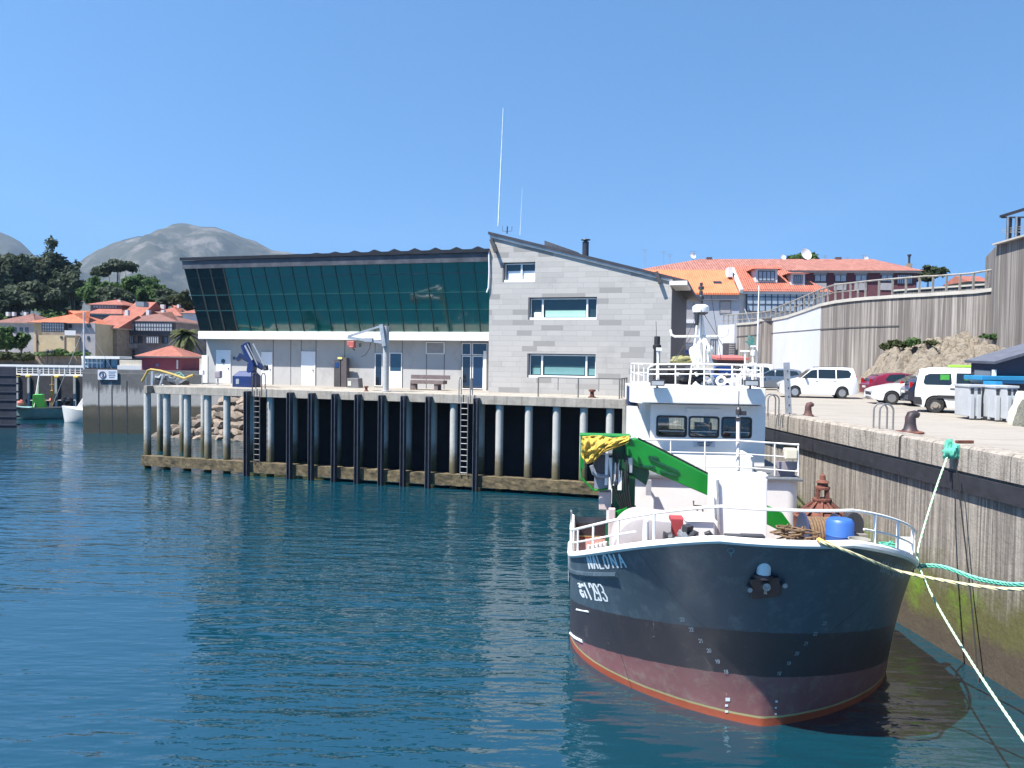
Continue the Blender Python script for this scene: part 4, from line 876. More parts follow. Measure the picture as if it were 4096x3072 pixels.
c=mixc(nt,noi(nt,coords(nt),1.6,6,.7),b1.outputs['Color'],(.37,.355,.333)); c=mixc(nt,.5,b1.outputs['Color'],c)
c=mixc(nt,ramp(nt,noi(nt,coords(nt),.45,5,.7),[(.55,G(0)),(.72,G(.4))]),c,(.26,.247,.23))
c=mixc(nt,ramp(nt,b2.outputs['Color'],[(.86,G(0)),(.9,G(.55))]),c,(.20,.19,.18))
L.new(c,b.inputs['Base Color']); b.inputs['Roughness'].default_value=.8
bump(nt,b,mth('ADD',mth('MULTIPLY',b1.outputs['Fac'],-1.),mth('MULTIPLY',noi(nt,coords(nt),9,4),.3)),.5,.012); STONE=m
sl,sr=PP(1956,1300,YS).x,PP(2684,1300,YS).x
tl,tr=PP(1958,940,YS),PP(2684,1118,YS)
def roofz(x): return tl.z+(tr.z-tl.z)*(x-tl.x)/(tr.x-tl.x)
wins=[]
for a in ((2010,2141,1047,1129),(2112,2388,1187,1279),(2108,2383,1417,1509)):
    p=PP(a[0],a[3],YS);q=PP(a[1],a[2],YS); wins.append((p.x,q.x,p.z,q.z))
xs=sorted({sl,sr}|{w_[0] for w_ in wins}|{w_[1] for w_ in wins})
k=M()
for x0,x1 in zip(xs,xs[1:]):
    zs=[0.]; 
    for w_ in sorted(wins,key=lambda q:q[2]):
        if w_[0]<=x0+1e-4 and w_[1]>=x1-1e-4: zs+=[w_[2],w_[3]]
    zs.append(None)
    for z0,z1 in zip(zs[::2],zs[1::2]):
        za,zb_=(z1,z1) if z1 is not None else (roofz(x0),roofz(x1))
        k.prism([V((x0,YS,z0)),V((x1,YS,z0)),V((x1,YS,zb_)),V((x0,YS,za))],(0,.35,0))
st=k.build('stone_wall',STONE,bld)
k=M(); k.prism([V((sl+.01,YS+.35,0)),V((sl+.01,YS+14,0)),V((sl+.01,YS+14,roofz(sl))),V((sl+.01,YS+.35,roofz(sl)))],(.3,0,0)); k.build('side_wall',STONE,bld)
k=M(); k.prism([V((sr-.3,YS+.35,0)),V((sr-.3,YS+14,0)),V((sr-.3,YS+14,roofz(sr))),V((sr-.3,YS+.35,roofz(sr)))],(.28,0,0)); k.build('side_wall',mt('dark_side_cladding',(.03,.03,.035),.6),bld)
k=M(); k.box(sl+.4,sr-.4,YS+1.2,YS+1.3,0,roofz(sr)-.3); k.build('inner_wall',mt('dark_interior',(.02,.022,.025),.9),bld)
xo=PP(2752,1122,YS-.1).x
k=M(); k.prism([V((sl-.08,YS-.16,roofz(sl-.08)+.02)),V((xo,YS-.16,roofz(xo)+.02)),V((xo,YS-.16,roofz(xo)+.17)),V((sl-.08,YS-.16,roofz(sl-.08)+.17))],(0,14.5,0)); rf=k.build('roof',mt('dark_roof_zinc',(.05,.05,.06),.5,.3,var=.2),bld)
k=M(); k.prism([V((sl,YS-.1,roofz(sl)-.11)),V((sr+.05,YS-.1,roofz(sr+.05)-.11)),V((sr+.05,YS-.1,roofz(sr+.05)+.018)),V((sl,YS-.1,roofz(sl)+.018))],(0,.098,0)); k.build('gutter',mt('pale_gutter',(.55,.54,.52),.5),rf)
k=M(); p=PP(2690,1133,YS-.3); k.box(sr-.1,xo-.02,YS-.35,YS+3,p.z-.1,p.z+.12); k.build('side_canopy',WHITE,bld,bev=.01)
FRW=mt('white_window_frame',(.78,.79,.78),.4,var=.03)
SILL=mt('dark_reveal',(.10,.10,.105),.7)
def swin(w_,mull,blinds):
    x0,x1,z0,z1=w_; yb=YS+.22
    f=M(); t=.055
    f.box(x0+.10,x1,yb-.03,yb+.03,z1-t-.06,z1-.06); f.box(x0+.10,x1,yb-.22,yb+.03,z0,z0+.13); f.box(x0+.10,x0+.10+t,yb-.03,yb+.03,z0+.13,z1-.06-t); f.box(x1-t,x1,yb-.03,yb+.03,z0+.13,z1-.06-t)
    for q in mull: f.box(x0+(x1-x0)*q-.05,x0+(x1-x0)*q+.05,yb-.04,yb+.03,z0+.13,z1-.06-t)
    fo=f.build('window',FRW,bld)
    M().box(x0,x1,YS+.3,YS+.36,z0,z1).build('pane',glass('office_glass',(.02,.045,.05),.03,.7),fo)
    M().box(x0,x0+.08,YS+.02,YS+.3,z0,z1).build('reveal',SILL,fo)
    for (q0,q1,h0,h1,mat) in blinds: M().box(x0+(x1-x0)*q0,x0+(x1-x0)*q1,YS+.27,YS+.295,z0+(z1-z0)*h0,z0+(z1-z0)*h1).build('blind',mat,fo)
BLG=mt('pale_green_blind',(.30,.50,.42),.7,var=.06,scale=1); BLT=mt('teal_blind',(.12,.26,.26),.7,var=.08); BLW=mt('white_blind',(.72,.74,.76),.6,var=.04)
swin(wins[0],(.56,),((.12,.53,.13,.58,BLW),(.59,.97,.13,.58,BLW)))
swin(wins[1],(.205,.855),((.24,.83,.14,.42,BLG),(.07,.18,.13,.35,BLW)))
swin(wins[2],(.21,.86),((.24,.83,.14,.44,BLT),(.06,.18,.13,.40,BLT),(.89,.98,.13,.4,BLT)))
# small fittings on the stone block
def br(px0,py0,px1,py1,w_): k=M(); k.bar(PP(px0,py0,YS-.25),PP(px1,py1,YS-.25),w_,.2); k.bar(PP(px0,py0,YS-.25),PP(px0+4,py0+6,YS),.06,.06); return k.build('wall_lamp',mt('dark_lamp_body',(.06,.06,.06),.5,var=.6,scale=12),bld)
br(1966,958,1984,1008,.26); br(2625,1087,2640,1132,.26)
k=M(); k.tube([PP(1956,1000,YS-.1),PP(1957,1090,YS-.1),PP(1954,1150,YS-.1),PP(1947,1170,YS-.1)],.05,6); k.build('downpipe',FRW,bld)
p=PP(2342,1008,8); k=M(); k.lathe([(.2,-.4),(.2,.62)],(p.x,8,p.z),14); ch=k.build('chimney',mt('dark_flue',(.06,.06,.07),.4,.5,var=.5,scale=3),rf,smooth=True)
k=M(); k.lathe([(.12,.62),(.12,.7),(.30,.72),(.28,.76),(.06,.80),(0,.83)],(p.x,8,p.z),14); k.build('chimney_cap',DGREY,ch,smooth=True)
k=M(); a=PP(2178,962,7);b_=PP(2310,1008,7); k.prism([a+V((0,0,-.45)),b_+V((0,0,-.3)),b_,a],(0,1.6,0)); k.build('roof_light',FAS,rf)
k=M(); k.tube([PP(1993,905,6),PP(1998,790,6),PP(2013,432,6)],[.045,.045,.02],6); k.build('tall_aerial',mt('pale_aerial',(.72,.78,.82),.4),rf)
k=M(); k.tube([PP(2080,940,7),PP(2083,880,7),PP(2089,752,7)],[.02,.014,.006],5); k.build('short_aerial',mt('pale_aerial',(.72,.78,.82)),rf)
k=M(); k.tube([PP(2028,935,6),PP(2030,906,6)],.04,5)
for px in (2010,2047): k.tube([PP(2028,926,6),PP(px,924,6),PP(px+1,905,6)],.015,4)
k.build('aerial_cluster',DGREY,rf)
# ---- things on the pier
def pthing(nm,x,y,label,cat,group=None): return empty(nm,FP.W(x,y,0),math.degrees(FP.a),label,cat,group)
def offs(fr,x,y,yl): return lambda px,py,d=0: PP(px,py,yl+d)-V((x,y,0))
BLU=mt('blue_crane_paint',(.008,.026,.12),.4,var=.25,scale=4,dirt=(.01,.015,.06),dfac=.6)
yl=2.0; x=PP(985,1545,yl).x; t=pthing('blue_crane',x,yl,'blue folding dock crane on a blue box base at the pier edge','crane'); q=offs(FP,x,yl,yl)
k=M(); a=q(950,1548);b_=q(1024,1505); k.box(a.x,b_.x,-.5,.5,0,b_.z); k.add([(a.x,-.5,b_.z),(b_.x,-.5,b_.z),(b_.x,.5,b_.z),(a.x,.5,b_.z),(a.x+.25,-.2,b_.z+.3),(b_.x-.2,-.2,b_.z+.3),(b_.x-.2,.3,b_.z+.3),(a.x+.25,.3,b_.z+.3)],[(0,1,5,4),(1,2,6,5),(2,3,7,6),(3,0,4,7),(4,5,6,7)]); k.build('base',BLU,t,bev=.02)
a=q(965,1535);b_=q(977,1515); M().box(a.x,b_.x,-.52,-.503,a.z,b_.z).build('plate',GALV,t)
k=M(); k.bar(q(1005,1495),q(1010,1455),.42,.42); k.lathe([(.3,-.08),(.3,.08)],q(1007,1490),12); k.build('column',BLU,t)
k=M(); k.bar(q(985,1372),q(1012,1462),.30,.3); k.bar(q(968,1380),q(985,1430),.12,.16); k.build('main_arm',BLU,t,bev=.02)
k=M(); k.bar(q(958,1420),q(1060,1470),.2,.25); k.bar(q(955,1425),q(1050,1478),.1,.1); k.bar(q(952,1428),q(960,1440),.2,.3); k.build('folded_arm',mt('navy_crane_paint',(.012,.02,.07),.4),t)
k=M(); k.tube([q(1012,1375,-.1),q(1048,1445,-.1),q(1062,1475,-.1)],.05,6); k.tube([q(980,1382,-.2),q(1010,1440,-.2)],.06,8); k.tube([q(990,1375,-.2),q(1030,1460,-.2)],.03,6); k.build('rams',GALV,t,smooth=True)
k=M(); k.tube([q(1062,1462),q(1064,1482)],.16,8); k.build('winch',DGREY,t)
yl=1.0; x=PP(1543,1565,yl).x; t=pthing('davit_crane',x,yl,'grey pillar davit with short jib and red hoist on the pier','crane'); q=offs(FP,x,yl,yl)
k=M(); p0=q(1543,1565);p1=q(1548,1300); k.tube([(0,0,0),(0,0,p1.z-.05)],.17,14); k.lathe([(.3,0),(.3,.05),(.2,.06)],(0,0,0),14); k.build('pillar',mt('grey_davit_paint',(.42,.43,.42),.5,var=.15,scale=3,dirt=(.2,.12,.08),dfac=.3),t,smooth=True)
k=M(); k.bar(q(1532,1302,-.15),q(1394,1345,-.15),.12,.1); k.bar(q(1392,1350,-.15),q(1530,1370,-.15),.12,.14); k.bar(q(1528,1298,-.15),q(1540,1385,-.15),.22,.3); k.ob(q(1475,1360,-.2),(.5,.2,.2)); k.build('jib',GALV,t)
k=M(); k.ob(q(1406,1375,-.15),(.45,.3,.3)); k.ob(q(1410,1388,-.15),(.3,.35,.12)); k.build('hoist',mt('faded_red_paint',(.45,.12,.10),.5,var=.2,scale=6),t,bev=.04)
k=M(); k.tube([q(1482,1370,-.15),q(1478,1395,-.15),q(1462,1420,-.15),q(1445,1427,-.15)],.02,5); k.tube([q(1405,1388,-.15),q(1420,1402,-.15)],.03,5); k.ob(q(1440,1380,-.15),(.14,.05,.22)); k.build('cable',DGREY,t)
# benches
yl=4.6; x=PP(1718,1555,yl).x; t=pthing('picnic_bench',x,yl,'dark wooden picnic bench with backrest against the ground floor wall','bench'); q=offs(FP,x,yl,yl)
WOOD=mt('grey_brown_wood',(.16,.125,.12),.8,var=.25,scale=5)
k=M(); a=q(1641,1515);b_=q(1797,1502); k.box(a.x,b_.x,.1,.17,a.z,b_.z); k.build('backrest',WOOD,t)
k=M(); a=q(1655,1530);b_=q(1785,1522); k.box(a.x,b_.x,-.5,.15,a.z-.05,b_.z); k.build('seat',WOOD,t)
a=q(1660,1555); 
for px in (1660,1755): c_=q(px,1540); k=M(); k.box(c_.x-.12,c_.x+.12,-.45,-.38,0,.45); k.box(c_.x-.12,c_.x+.12,.05,.12,0,.5); k.bar((c_.x,-.4,.1),(c_.x,.1,.5),.08,.06); k.build('leg',WOOD,t)
# ticket box column and bin
yl=5.6; x=PP(1375,1545,yl).x; t=pthing('vending_kiosk',x,yl,'dark brown machine with blue screen and yellow top by the wall','machine'); q=offs(FP,x,yl,yl)
a=q(1370,1545);b_=q(1392,1432); M().box(a.x,b_.x,-.2,.2,0,b_.z).build('column',mt('brown_metal',(.09,.075,.075),.6),t)
a=q(1342,1545);b_=q(1368,1440); k=M().box(a.x,b_.x-.01,-.2,.2,0,b_.z); k.build('cabinet',mt('dark_brown_metal',(.06,.055,.055),.6),t)
a=q(1346,1470);b_=q(1362,1450); M().box(a.x,b_.x,-.215,-.203,a.z,b_.z).build('screen',glass('blue_screen',(.01,.03,.12)),t)
a=q(1358,1436);b_=q(1376,1430); M().box(a.x,b_.x,-.25,.2,a.z,b_.z+.02).build('yellow_cap',mt('yellow_cap',(.7,.62,.2),.5),t)
yl=5.0; x=PP(1420,1545,yl).x; t=pthing('storage_bin',x,yl,'low grey bin with pale label standing below the davit','bin'); q=offs(FP,x,yl,yl)
a=q(1397,1545);b_=q(1444,1513); M().prism([V((a.x,-.3,0)),V((b_.x,-.3,0)),V((b_.x-.06,-.3,b_.z)),V((a.x,-.3,b_.z))],(0,.6,0)).build('body',mt('grey_bin_plastic',(.16,.155,.16),.6),t,bev=.02)
a=q(1401,1542);b_=q(1414,1524); M().box(a.x,b_.x,-.315,-.303,a.z,b_.z).build('label_plate',mt('cream_plate',(.6,.6,.5),.6),t)
def bollard_pier(px,py,yl,sc,label):
    x=PP(px,py,yl).x; t=pthing('bollard',x,yl,label,'bollard','bollards on the pier')
    M().lathe([(0,0),(.28*sc,0),(.28*sc,.06*sc),(.17*sc,.1*sc),(.14*sc,.3*sc),(.15*sc,.42*sc),(.26*sc,.46*sc),(.26*sc,.56*sc),(.16*sc,.6*sc),(0,.6*sc)],(0,0,0),16).build('bollard_casting',RUST,t,smooth=True); return t
bollard_pier(2368,1590,.9,.72,'small rusty bollard behind the grey pier railing')
bollard_pier(1465,1566,.8,.5,'tiny rusty bollard on the pier edge left of the davit pillar')
# railing by the stone block
yl=.35; x=PP(2313,1590,yl).x; t=pthing('pier_railing',x,yl,'thin grey railing with square bays along the pier edge below the stone block','railing'); q=offs(FP,x,yl,yl)
RG=mt('grey_railing',(.13,.13,.125),.6,.2,var=.2)
k=M(); xs_=[q(px,1560).x for px in (2153,2232,2313,2395,2478)]; 
k.box(xs_[0],xs_[-1],-.03,.03,.98,1.03); k.box(xs_[-1]-.03,xs_[-1]+.03,.03,2.8,.98,1.03); k.build('handrail',RG,t)
for i,xx in enumerate(xs_): w_=.03 if i%2==0 else .015; M().box(xx-w_,xx+w_,-w_,w_,0 if i%2==0 else .35,.98).build('post',RG,t)
for i in range(3): M().box(xs_[-1]-.03,xs_[-1]+.03,.8+i*.9,.86+i*.9,0,.98).build('post',RG,t)
# left end of the pier: bent yellow hydraulic arm and gear
yl=1.5; x=PP(590,1545,yl).x; t=pthing('loading_arm',x,yl,'bent yellow loading arm on a thin post at the left pier end','loading arm'); q=offs(FP,x,yl,yl)
k=M(); k.tube([q(568,1524),q(576,1512),q(592,1482),q(604,1478),q(640,1483),q(690,1497),(q(738,1514)),q(752,1508),q(774,1500)],.075,8); k.build('arm',mt('ochre_paint',(.42,.30,.08),.5,var=.2,scale=5),t,smooth=True)
k=M(); k.tube([q(586,1548),q(585,1492)],.035,6); k.bar(q(610,1545),q(612,1485),.16,.16); k.bar(q(640,1545),q(655,1495),.1,.1); k.build('post',GALV,t)
random.seed(8); yl=2.5; x=PP(680,1545,yl).x; t=pthing('dock_pump',x,yl,'cluttered grey pump machinery under the yellow loading arm','pump'); q=offs(FP,x,yl,yl)
k=M(); k.box(q(622,1545).x,q(745,1545).x,-.3,.3,0,.25); k.build('skid',DGREY,t,bev=.02)
k=M()
for i in range(22): k.ob(q(random.uniform(625,745),random.uniform(1498,1540),random.uniform(-.3,.3)),(random.uniform(.1,.45),.3,random.uniform(.1,.4)),random.random(),random.random()*.5,random.random())
k.build('engine',mt('grey_machine_paint',(.35,.37,.38)),t)
k=M(); k.tube([q(690,1500),q(720,1490),q(735,1505),q(745,1520)],.05,6); k.tube([q(700,1505),q(730,1498)],.05,6); k.build('hose',mt('teal_hose',(.12,.28,.25),.6),t)
yl=3.0; x=PP(870,1540,yl).x; t=pthing('outboard_stand',x,yl,'grey rounded outboard motor on a stand near the white corner','outboard motor'); q=offs(FP,x,yl,yl)
M().ob(q(874,1498),(.42,.3,.5)).build('cowl',mt('mauve_grey',(.28,.25,.28),.5),t,bev=.1)
k=M(); k.bar(q(872,1515),q(870,1540),.08,.08); k.bar(q(830,1540),q(885,1541),.06,.06); k.build('stand',GALV,t)
yl=3.0; x=PP(808,1540,yl).x; t=pthing('small_lamp',x,yl,'small white box lamp on a short post left of the outboard motor','lamp'); q=offs(FP,x,yl,yl)
M().ob(q(808,1490),(.26,.2,.3)).build('head',WHITE,t,bev=.03); M().bar(q(808,1500),q(808,1540),.05,.05).build('post',GALV,t)
# ================================================================ vehicles and quay furniture
def lerp(P,x):
    if x<=P[0][0]: return P[0][1]
    for (a,b_),(c,d) in zip(P,P[1:]):
        if x<=c: return b_+(d-b_)*(x-a)/(c-a) if c>a else d
    return P[-1][1]
TYRE=mt('tyre_rubber',(.018,.018,.019),.85,var=.3,scale=8); RIM=mt('alloy_rim',(.45,.46,.47),.3,.8,var=.1,scale=6); CARG=glass('car_glass',(.012,.018,.02),.03,.8)
PLAST=mt('black_car_plastic',(.022,.022,.024),.6,var=.2); RLENS=mt('red_tail_lens',(.35,.012,.015),.2); HLENS=glass('headlamp_lens',(.35,.37,.39),.08)
def carpaint(nm,col,met=.2): return mt(nm,col,.28,met,var=.04,scale=1,coat=.8)
def car(label,cat,loc,deg,paint,L,Wd,top,belt,wheels,wr,glasspoly,fr_glass,re_glass,steel=False,group='cars parked on the quay',name='parked_car',zb=.2,dirt=None,rw=.78,lights=True):
    """top: roof/bonnet outline (x,z) front 0 to rear L; belt: waist height; side glass polygons in (x,z)"""
    t=empty(name,loc,deg,label,cat,group)
    hw=Wd/2; H=max(z for _,z in top)
    def ysur(x,z):
        e=1-.16*max(0,(.5-x)/.5)**2-.12*max(0,(x-(L-.4))/.4)**2
        y=hw*e
        if z>belt: y*=1-(1-rw)*((z-belt)/(H-belt))**1.15
        elif z<.45: y*=1-.06*(.45-z)/.3
        return y
    k=M(); n=64; rows=[]
    for i in range(n+1):
        x=L*i/n; zt=lerp(top,x); zlow=zb+(.10*max(0,1-x/.3) if x<.3 else .12*max(0,(x-(L-.35))/.35))
        # wheel arches cut into the lower edge
        zl=zlow
        for wx in wheels:
            d=abs(x-wx); rr=wr*1.16
            if d<rr: zl=max(zl,wr+math.sqrt(rr*rr-d*d))
        zs=[zl,zl+.04,zl+(min(belt,zt)-zl)*.5,min(belt,zt-.02)]
        if zt>belt+.06: zs+=[belt+(zt-belt)*.5,zt-.07,zt-.015,zt]
        else: zs+=[zt-.018,zt-.012,zt-.005,zt]
        ys=[ysur(x,z) for z in zs]; ys[-1]=ys[-2]*.55; ys[-2]*=.90 if zt>belt+.06 else .93
        half=list(zip(ys,zs)); sec=[V((x,-y,z)) for y,z in half]+[V((x,y,z)) for y,z in half[::-1]]; rows.append(sec)
    m_=len(rows[0]); k.add([p for r_ in rows for p in r_],[(i*m_+j,i*m_+(j+1)%m_,(i+1)*m_+(j+1)%m_,(i+1)*m_+j) for i in range(n) for j in range(m_)]+[tuple(range(m_)),tuple(n*m_+j for j in range(m_))])
    body=k.build('body',paint,t,smooth=True)
    def glassq(nm,polys,mat):
        for pl in polys:
            for s_ in (-1,1):
                # subdivide strip-wise so that the pane follows the curved side
                kk=M(); P=[V((x,s_*(ysur(x,z)+.008),z)) for x,z in pl]; kk.add(P,[tuple(range(len(P)))]); kk.build(nm,mat,body,fix=False)
    glassq('side_window',glasspoly,CARG)
    for nm,(x0,z0,x1,z1),sg in (('windscreen',fr_glass,-1),('rear_window',re_glass,1)):
        y0=ysur(x0,z0)*.93;y1=ysur(x1,z1)*.84; o_=V((sg*.012,0,.012)); M().add([V((x0,-y0,z0))+o_,V((x0,y0,z0))+o_,V((x1,y1,z1))+o_,V((x1,-y1,z1))+o_],[(0,1,2,3)]).build(nm,CARG,body,fix=False)
    k=M()
    for wx in wheels: k.lathe([(.0,-hw*.80),(wr*1.13,-hw*.80),(wr*1.13,hw*.80),(0,hw*.80)],(wx,0,wr+.02),20,'y')
    k.box(.25,L-.25,-hw*.8,hw*.8,zb+.02,.5); k.build('underbody',PLAST,t)
    for wx in wheels:
        for s_ in (-1,1):
            y=s_*(hw-.11); w_=M().lathe([(wr*.62,-.10),(wr*.92,-.11),(wr,-.08),(wr,.08),(wr*.92,.11),(wr*.62,.10)],(wx,y,wr),22,'y',False).build('wheel',TYRE,t,smooth=True)
            kk=M()
            if 1: kk.lathe([(0,-s_*.02),(wr*.64,-s_*.02),(wr*.64,-s_*.03),(0,-s_*.03)],(wx,y,wr),18,'y').build('brake_disc',DGREY,w_); kk=M()
            if steel: kk.lathe([(0,.0),(wr*.2,.0),(wr*.25,s_*.05),(wr*.6,s_*.03),(wr*.64,s_*.09),(wr*.64,0)],(wx,y,wr),18,'y')
            else:
                kk.lathe([(0,s_*.07),(wr*.16,s_*.07),(wr*.16,0)],(wx,y,wr),10,'y'); kk.lathe([(wr*.56,s_*.095),(wr*.66,s_*.095),(wr*.66,0),(wr*.56,0)],(wx,y,wr),22,'y')
                for q in range(5): an=q*1.2566+.3; kk.bar((wx,y+s_*.07,wr),(wx+wr*.6*math.cos(an),y+s_*.075,wr+wr*.6*math.sin(an)),.07,.03,(0,1,0))
            kk.build('rim',RIM if not steel else mt('dusty_steel_rim',(.28,.25,.21),.6,.3,var=.25,scale=9),w_)
    if lights:
        zf=lerp(top,.25)
        for s_ in (-1,1):
            kk=M(); kk.ob((.16,s_*hw*.66,zf-.17),(.34,.30,.12),rz=s_*-.45); kk.build('headlight',HLENS,body,bev=.02)
            kk=M(); zr=belt+.02; kk.ob((L-.13,s_*hw*.80,zr),(.14,.14,.34)); kk.build('tail_light',RLENS,body,bev=.02)
        k=M(); k.ob((.03,0,.52),(.10,hw*1.1,.16)); k.ob((.05,0,.33),(.10,hw*1.3,.10)); k.build('grille',PLAST,body,bev=.02)
        k=M(); k.box(-.012+.0,.02,-.26,.26,.38,.49); k.build('number_plate',mt('plate_white',(.6,.6,.58),.5),body)
        k=M(); k.box(L-.02,L+.015,-.26,.26,.62,.73); k.build('number_plate',mt('plate_white',(.6,.6,.58)),body)
    gx=fr_glass[0]
    for s_ in (-1,1): kk=M(); kk.ob((gx+.28,s_*(hw+.07),belt+.07),(.12,.2,.13)); kk.build('mirror',PLAST,body,bev=.03)
    k=M()
    for fx in (.47,.70):
        for s_ in (-1,1): k.ob((L*fx,s_*(ysur(L*fx,belt-.1)+.012),belt-.10),(.16,.03,.035))
    k.build('door_handles',PLAST if steel else paint,body)
    return t,body,ysur
WP=carpaint('white_car_paint',(.70,.71,.72),.0); 
hatch=dict(L=4.3,Wd=1.80,top=[(0,.55),(.05,.70),(.35,.82),(1.05,.98),(1.35,1.03),(2.05,1.42),(2.6,1.48),(3.3,1.44),(3.85,1.28),(4.15,.95),(4.3,.80),(4.3,.5)],belt=.95,wheels=(.85,3.45),wr=.32,
  glasspoly=[[(1.42,1.0),(2.08,1.36),(2.35,1.39),(2.35,.98)],[(2.42,.98),(2.42,1.40),(3.2,1.36),(3.45,1.12),(3.4,1.0)]],fr_glass=(1.35,1.03,2.02,1.40),re_glass=(4.12,.99,3.72,1.34))
mpv=dict(L=4.5,Wd=1.85,top=[(0,.6),(.06,.85),(.4,.98),(1.0,1.08),(1.2,1.14),(1.85,1.66),(2.3,1.76),(3.6,1.78),(4.25,1.72),(4.42,1.2),(4.5,.9),(4.5,.5)],belt=1.10,wheels=(.88,3.60),wr=.33,
  glasspoly=[[(1.25,1.14),(1.82,1.58),(2.15,1.62),(2.15,1.13)],[(2.22,1.13),(2.22,1.63),(3.2,1.63),(3.2,1.13)],[(3.27,1.13),(3.27,1.63),(3.95,1.60),(4.1,1.42),(4.0,1.18)]],fr_glass=(1.2,1.14,1.83,1.64),re_glass=(4.40,1.2,4.24,1.66))
van=dict(L=4.4,Wd=1.85,top=[(0,.6),(.06,.85),(.4,1.0),(1.0,1.12),(1.2,1.2),(1.8,1.70),(2.2,1.82),(3.9,1.84),(4.28,1.76),(4.36,1.2),(4.40,.9),(4.40,.45)],belt=1.10,wheels=(.85,3.66),wr=.33,
  glasspoly=[[(1.3,1.18),(1.8,1.62),(2.15,1.64),(2.15,1.14)],[(2.45,1.16),(2.45,1.62),(2.95,1.62),(2.95,1.16)],[(3.1,1.2),(3.14,1.6),(3.9,1.58),(4.05,1.5),(4.1,1.22),(4.02,1.14),(3.16,1.14)]],fr_glass=(1.2,1.2,1.8,1.68),re_glass=(4.355,1.2,4.285,1.70))
def place(px,py,deg,L,frac,flip=False):
    """world position of the car origin so that its point frac*L lies over the ground pixel"""
    p=onz(px,py,DECK); a=R(deg); d=V((math.cos(a),math.sin(a),0)); q=p-d*(frac*L); return (q.x,q.y,DECK)
t,body,ys=car('white people carrier parked side on before the white painted wall','people carrier',place(3264,1590,-14,4.05,.5),-14,WP,**mpv)
t.scale=(.90,.97,.98)
k=M(); 
for s_ in (-1,1): k.bar((2.1,s_*.60,1.755),(3.8,s_*.60,1.775),.04,.035)
k.build('roof_rails',PLAST,body)
car('white hatchback with black front grille between the red and dark cars','hatchback',place(3547,1615,-12,4.3,.2),-12,WP,**hatch)
car('dark red hatchback nosed towards the rock bank behind the white hatchback','hatchback',place(3480,1594,172,4.3,.92),172,carpaint('red_car_paint',(.22,.012,.03),.3),**hatch)
car('dark navy hatchback squeezed between white hatchback and white van','hatchback',place(3690,1624,168,4.3,.80),168,carpaint('navy_car_paint',(.012,.014,.03),.3),**hatch)
est=dict(hatch); est['top']=[(0,.55),(.05,.72),(.35,.85),(1.05,1.0),(1.35,1.05),(2.05,1.45),(2.6,1.52),(3.5,1.50),(4.0,1.40),(4.22,1.0),(4.3,.85),(4.3,.5)]; est['glasspoly']=[[(1.42,1.02),(2.08,1.38),(2.35,1.41),(2.35,1.0)],[(2.42,1.0),(2.42,1.43),(3.2,1.42),(3.2,1.0)],[(3.28,1.0),(3.28,1.42),(3.8,1.34),(3.95,1.12)]]; est['re_glass']=(4.2,1.05,3.98,1.38)
car('grey estate car half hidden behind the wheelhouse','estate car',place(3120,1560,-24,4.3,.62),-24,carpaint('grey_car_paint',(.13,.16,.20),.5),**est)
car('white van showing only its roof above the boat rail','van',place(2975,1549,-20,4.4,.5),-20,WP,name='parked_van',**van)
pv=place(3742,1647,149,4.4,.832)
t,body,ys=car('dirty white van with black side strip and a green board on its roof','van',pv,149,mt('dirty_white_van',(.66,.65,.62),.35,var=.05,scale=1,coat=.5),steel=True,name='parked_van',**van)
k=M()
for s_ in (-1,1): k.ob((2.75,s_*(ys(2.7,.62)+.012),.66),(1.7,.03,.13)); k.ob((4.28,s_*.75,.48),(.3,.3,.3))
k.ob((4.36,0,.45),(.16,1.6,.26)); k.build('rub_strip',PLAST,body)
k=M(); 
for s_ in (-1,1):
    for cx_,w_ in ((3.35,.32),(2.6,.14)): M().ob((cx_,s_*(ys(cx_,1.4)+.012),1.40),(w_,.012,.32)).build('window_sticker',mt('green_sticker',(.05,.30,.04),.5,var=.25,scale=10),body)
for s_ in (-1,1): M().lathe([(.0,s_*.13),(.12,s_*.13),(.12,0)],(3.66,s_*.8,.33),12,'y').build('wheel_hub',mt('dusty_steel_rim',(.28,.25,.21)),t)
a=R(149); o=M().box(-.9,.9,-.28,.28,0,.09).build('roof_board',mt('lime_board',(.22,.62,.03),.5,var=.08),None,bev=.03)
o.location=(pv[0]+math.cos(a)*2.35,pv[1]+math.sin(a)*2.35,DECK+1.86); o.rotation_euler=(0,0,a); tag(o,'lime green board strapped flat on the dirty white van roof','roof board')
# ---- shed, tubs, blue skip, netting
SH=[at(3886,1447,28.7),at(3979,1452,27.6),at(4190,1395,31.2),at(4036,1398,35.0)]
sc_=at(3979,1452,27.6); t=empty('dark_shed',(sc_.x,sc_.y,DECK),0,'dark navy shed with pitched grey roof behind the grey tubs','shed')
lp=lambda p:V((p.x-sc_.x,p.y-sc_.y,p.z-DECK))
NAVY=mt('navy_shed_wall',(.018,.022,.045),.6,var=.2,scale=2)
e2,e1,r1,r2=[lp(p) for p in SH]
r1=V((4.2,.25,e1.z+1.25)); r2=V((r1.x+e2.x-e1.x,r1.y+e2.y-e1.y,e2.z+1.25))
def wallq(nm,a,b_,mat): return M().prism([V((a.x,a.y,0)),V((b_.x,b_.y,0)),b_-V((0,0,.03)),a-V((0,0,.03))],V((.05,.1,0))).build(nm,mat,t)
wallq('end_wall',e2,e1,NAVY); wallq('front_wall',e1,r1,NAVY); wallq('back_wall',r2,e2,NAVY)
n_=(e1-e2).cross(r1-e1).normalized()*(-1 if (e1-e2).cross(r1-e1).z<0 else 1)
M().prism([e2+V((-.2,.1,-.04)),e1+V((-.15,-.25,-.04)),r1+V((0,-.25,.0)),r2],n_*.1).build('roof',mt('grey_shed_roof',(.10,.105,.13),.6,var=.2,scale=3),t)
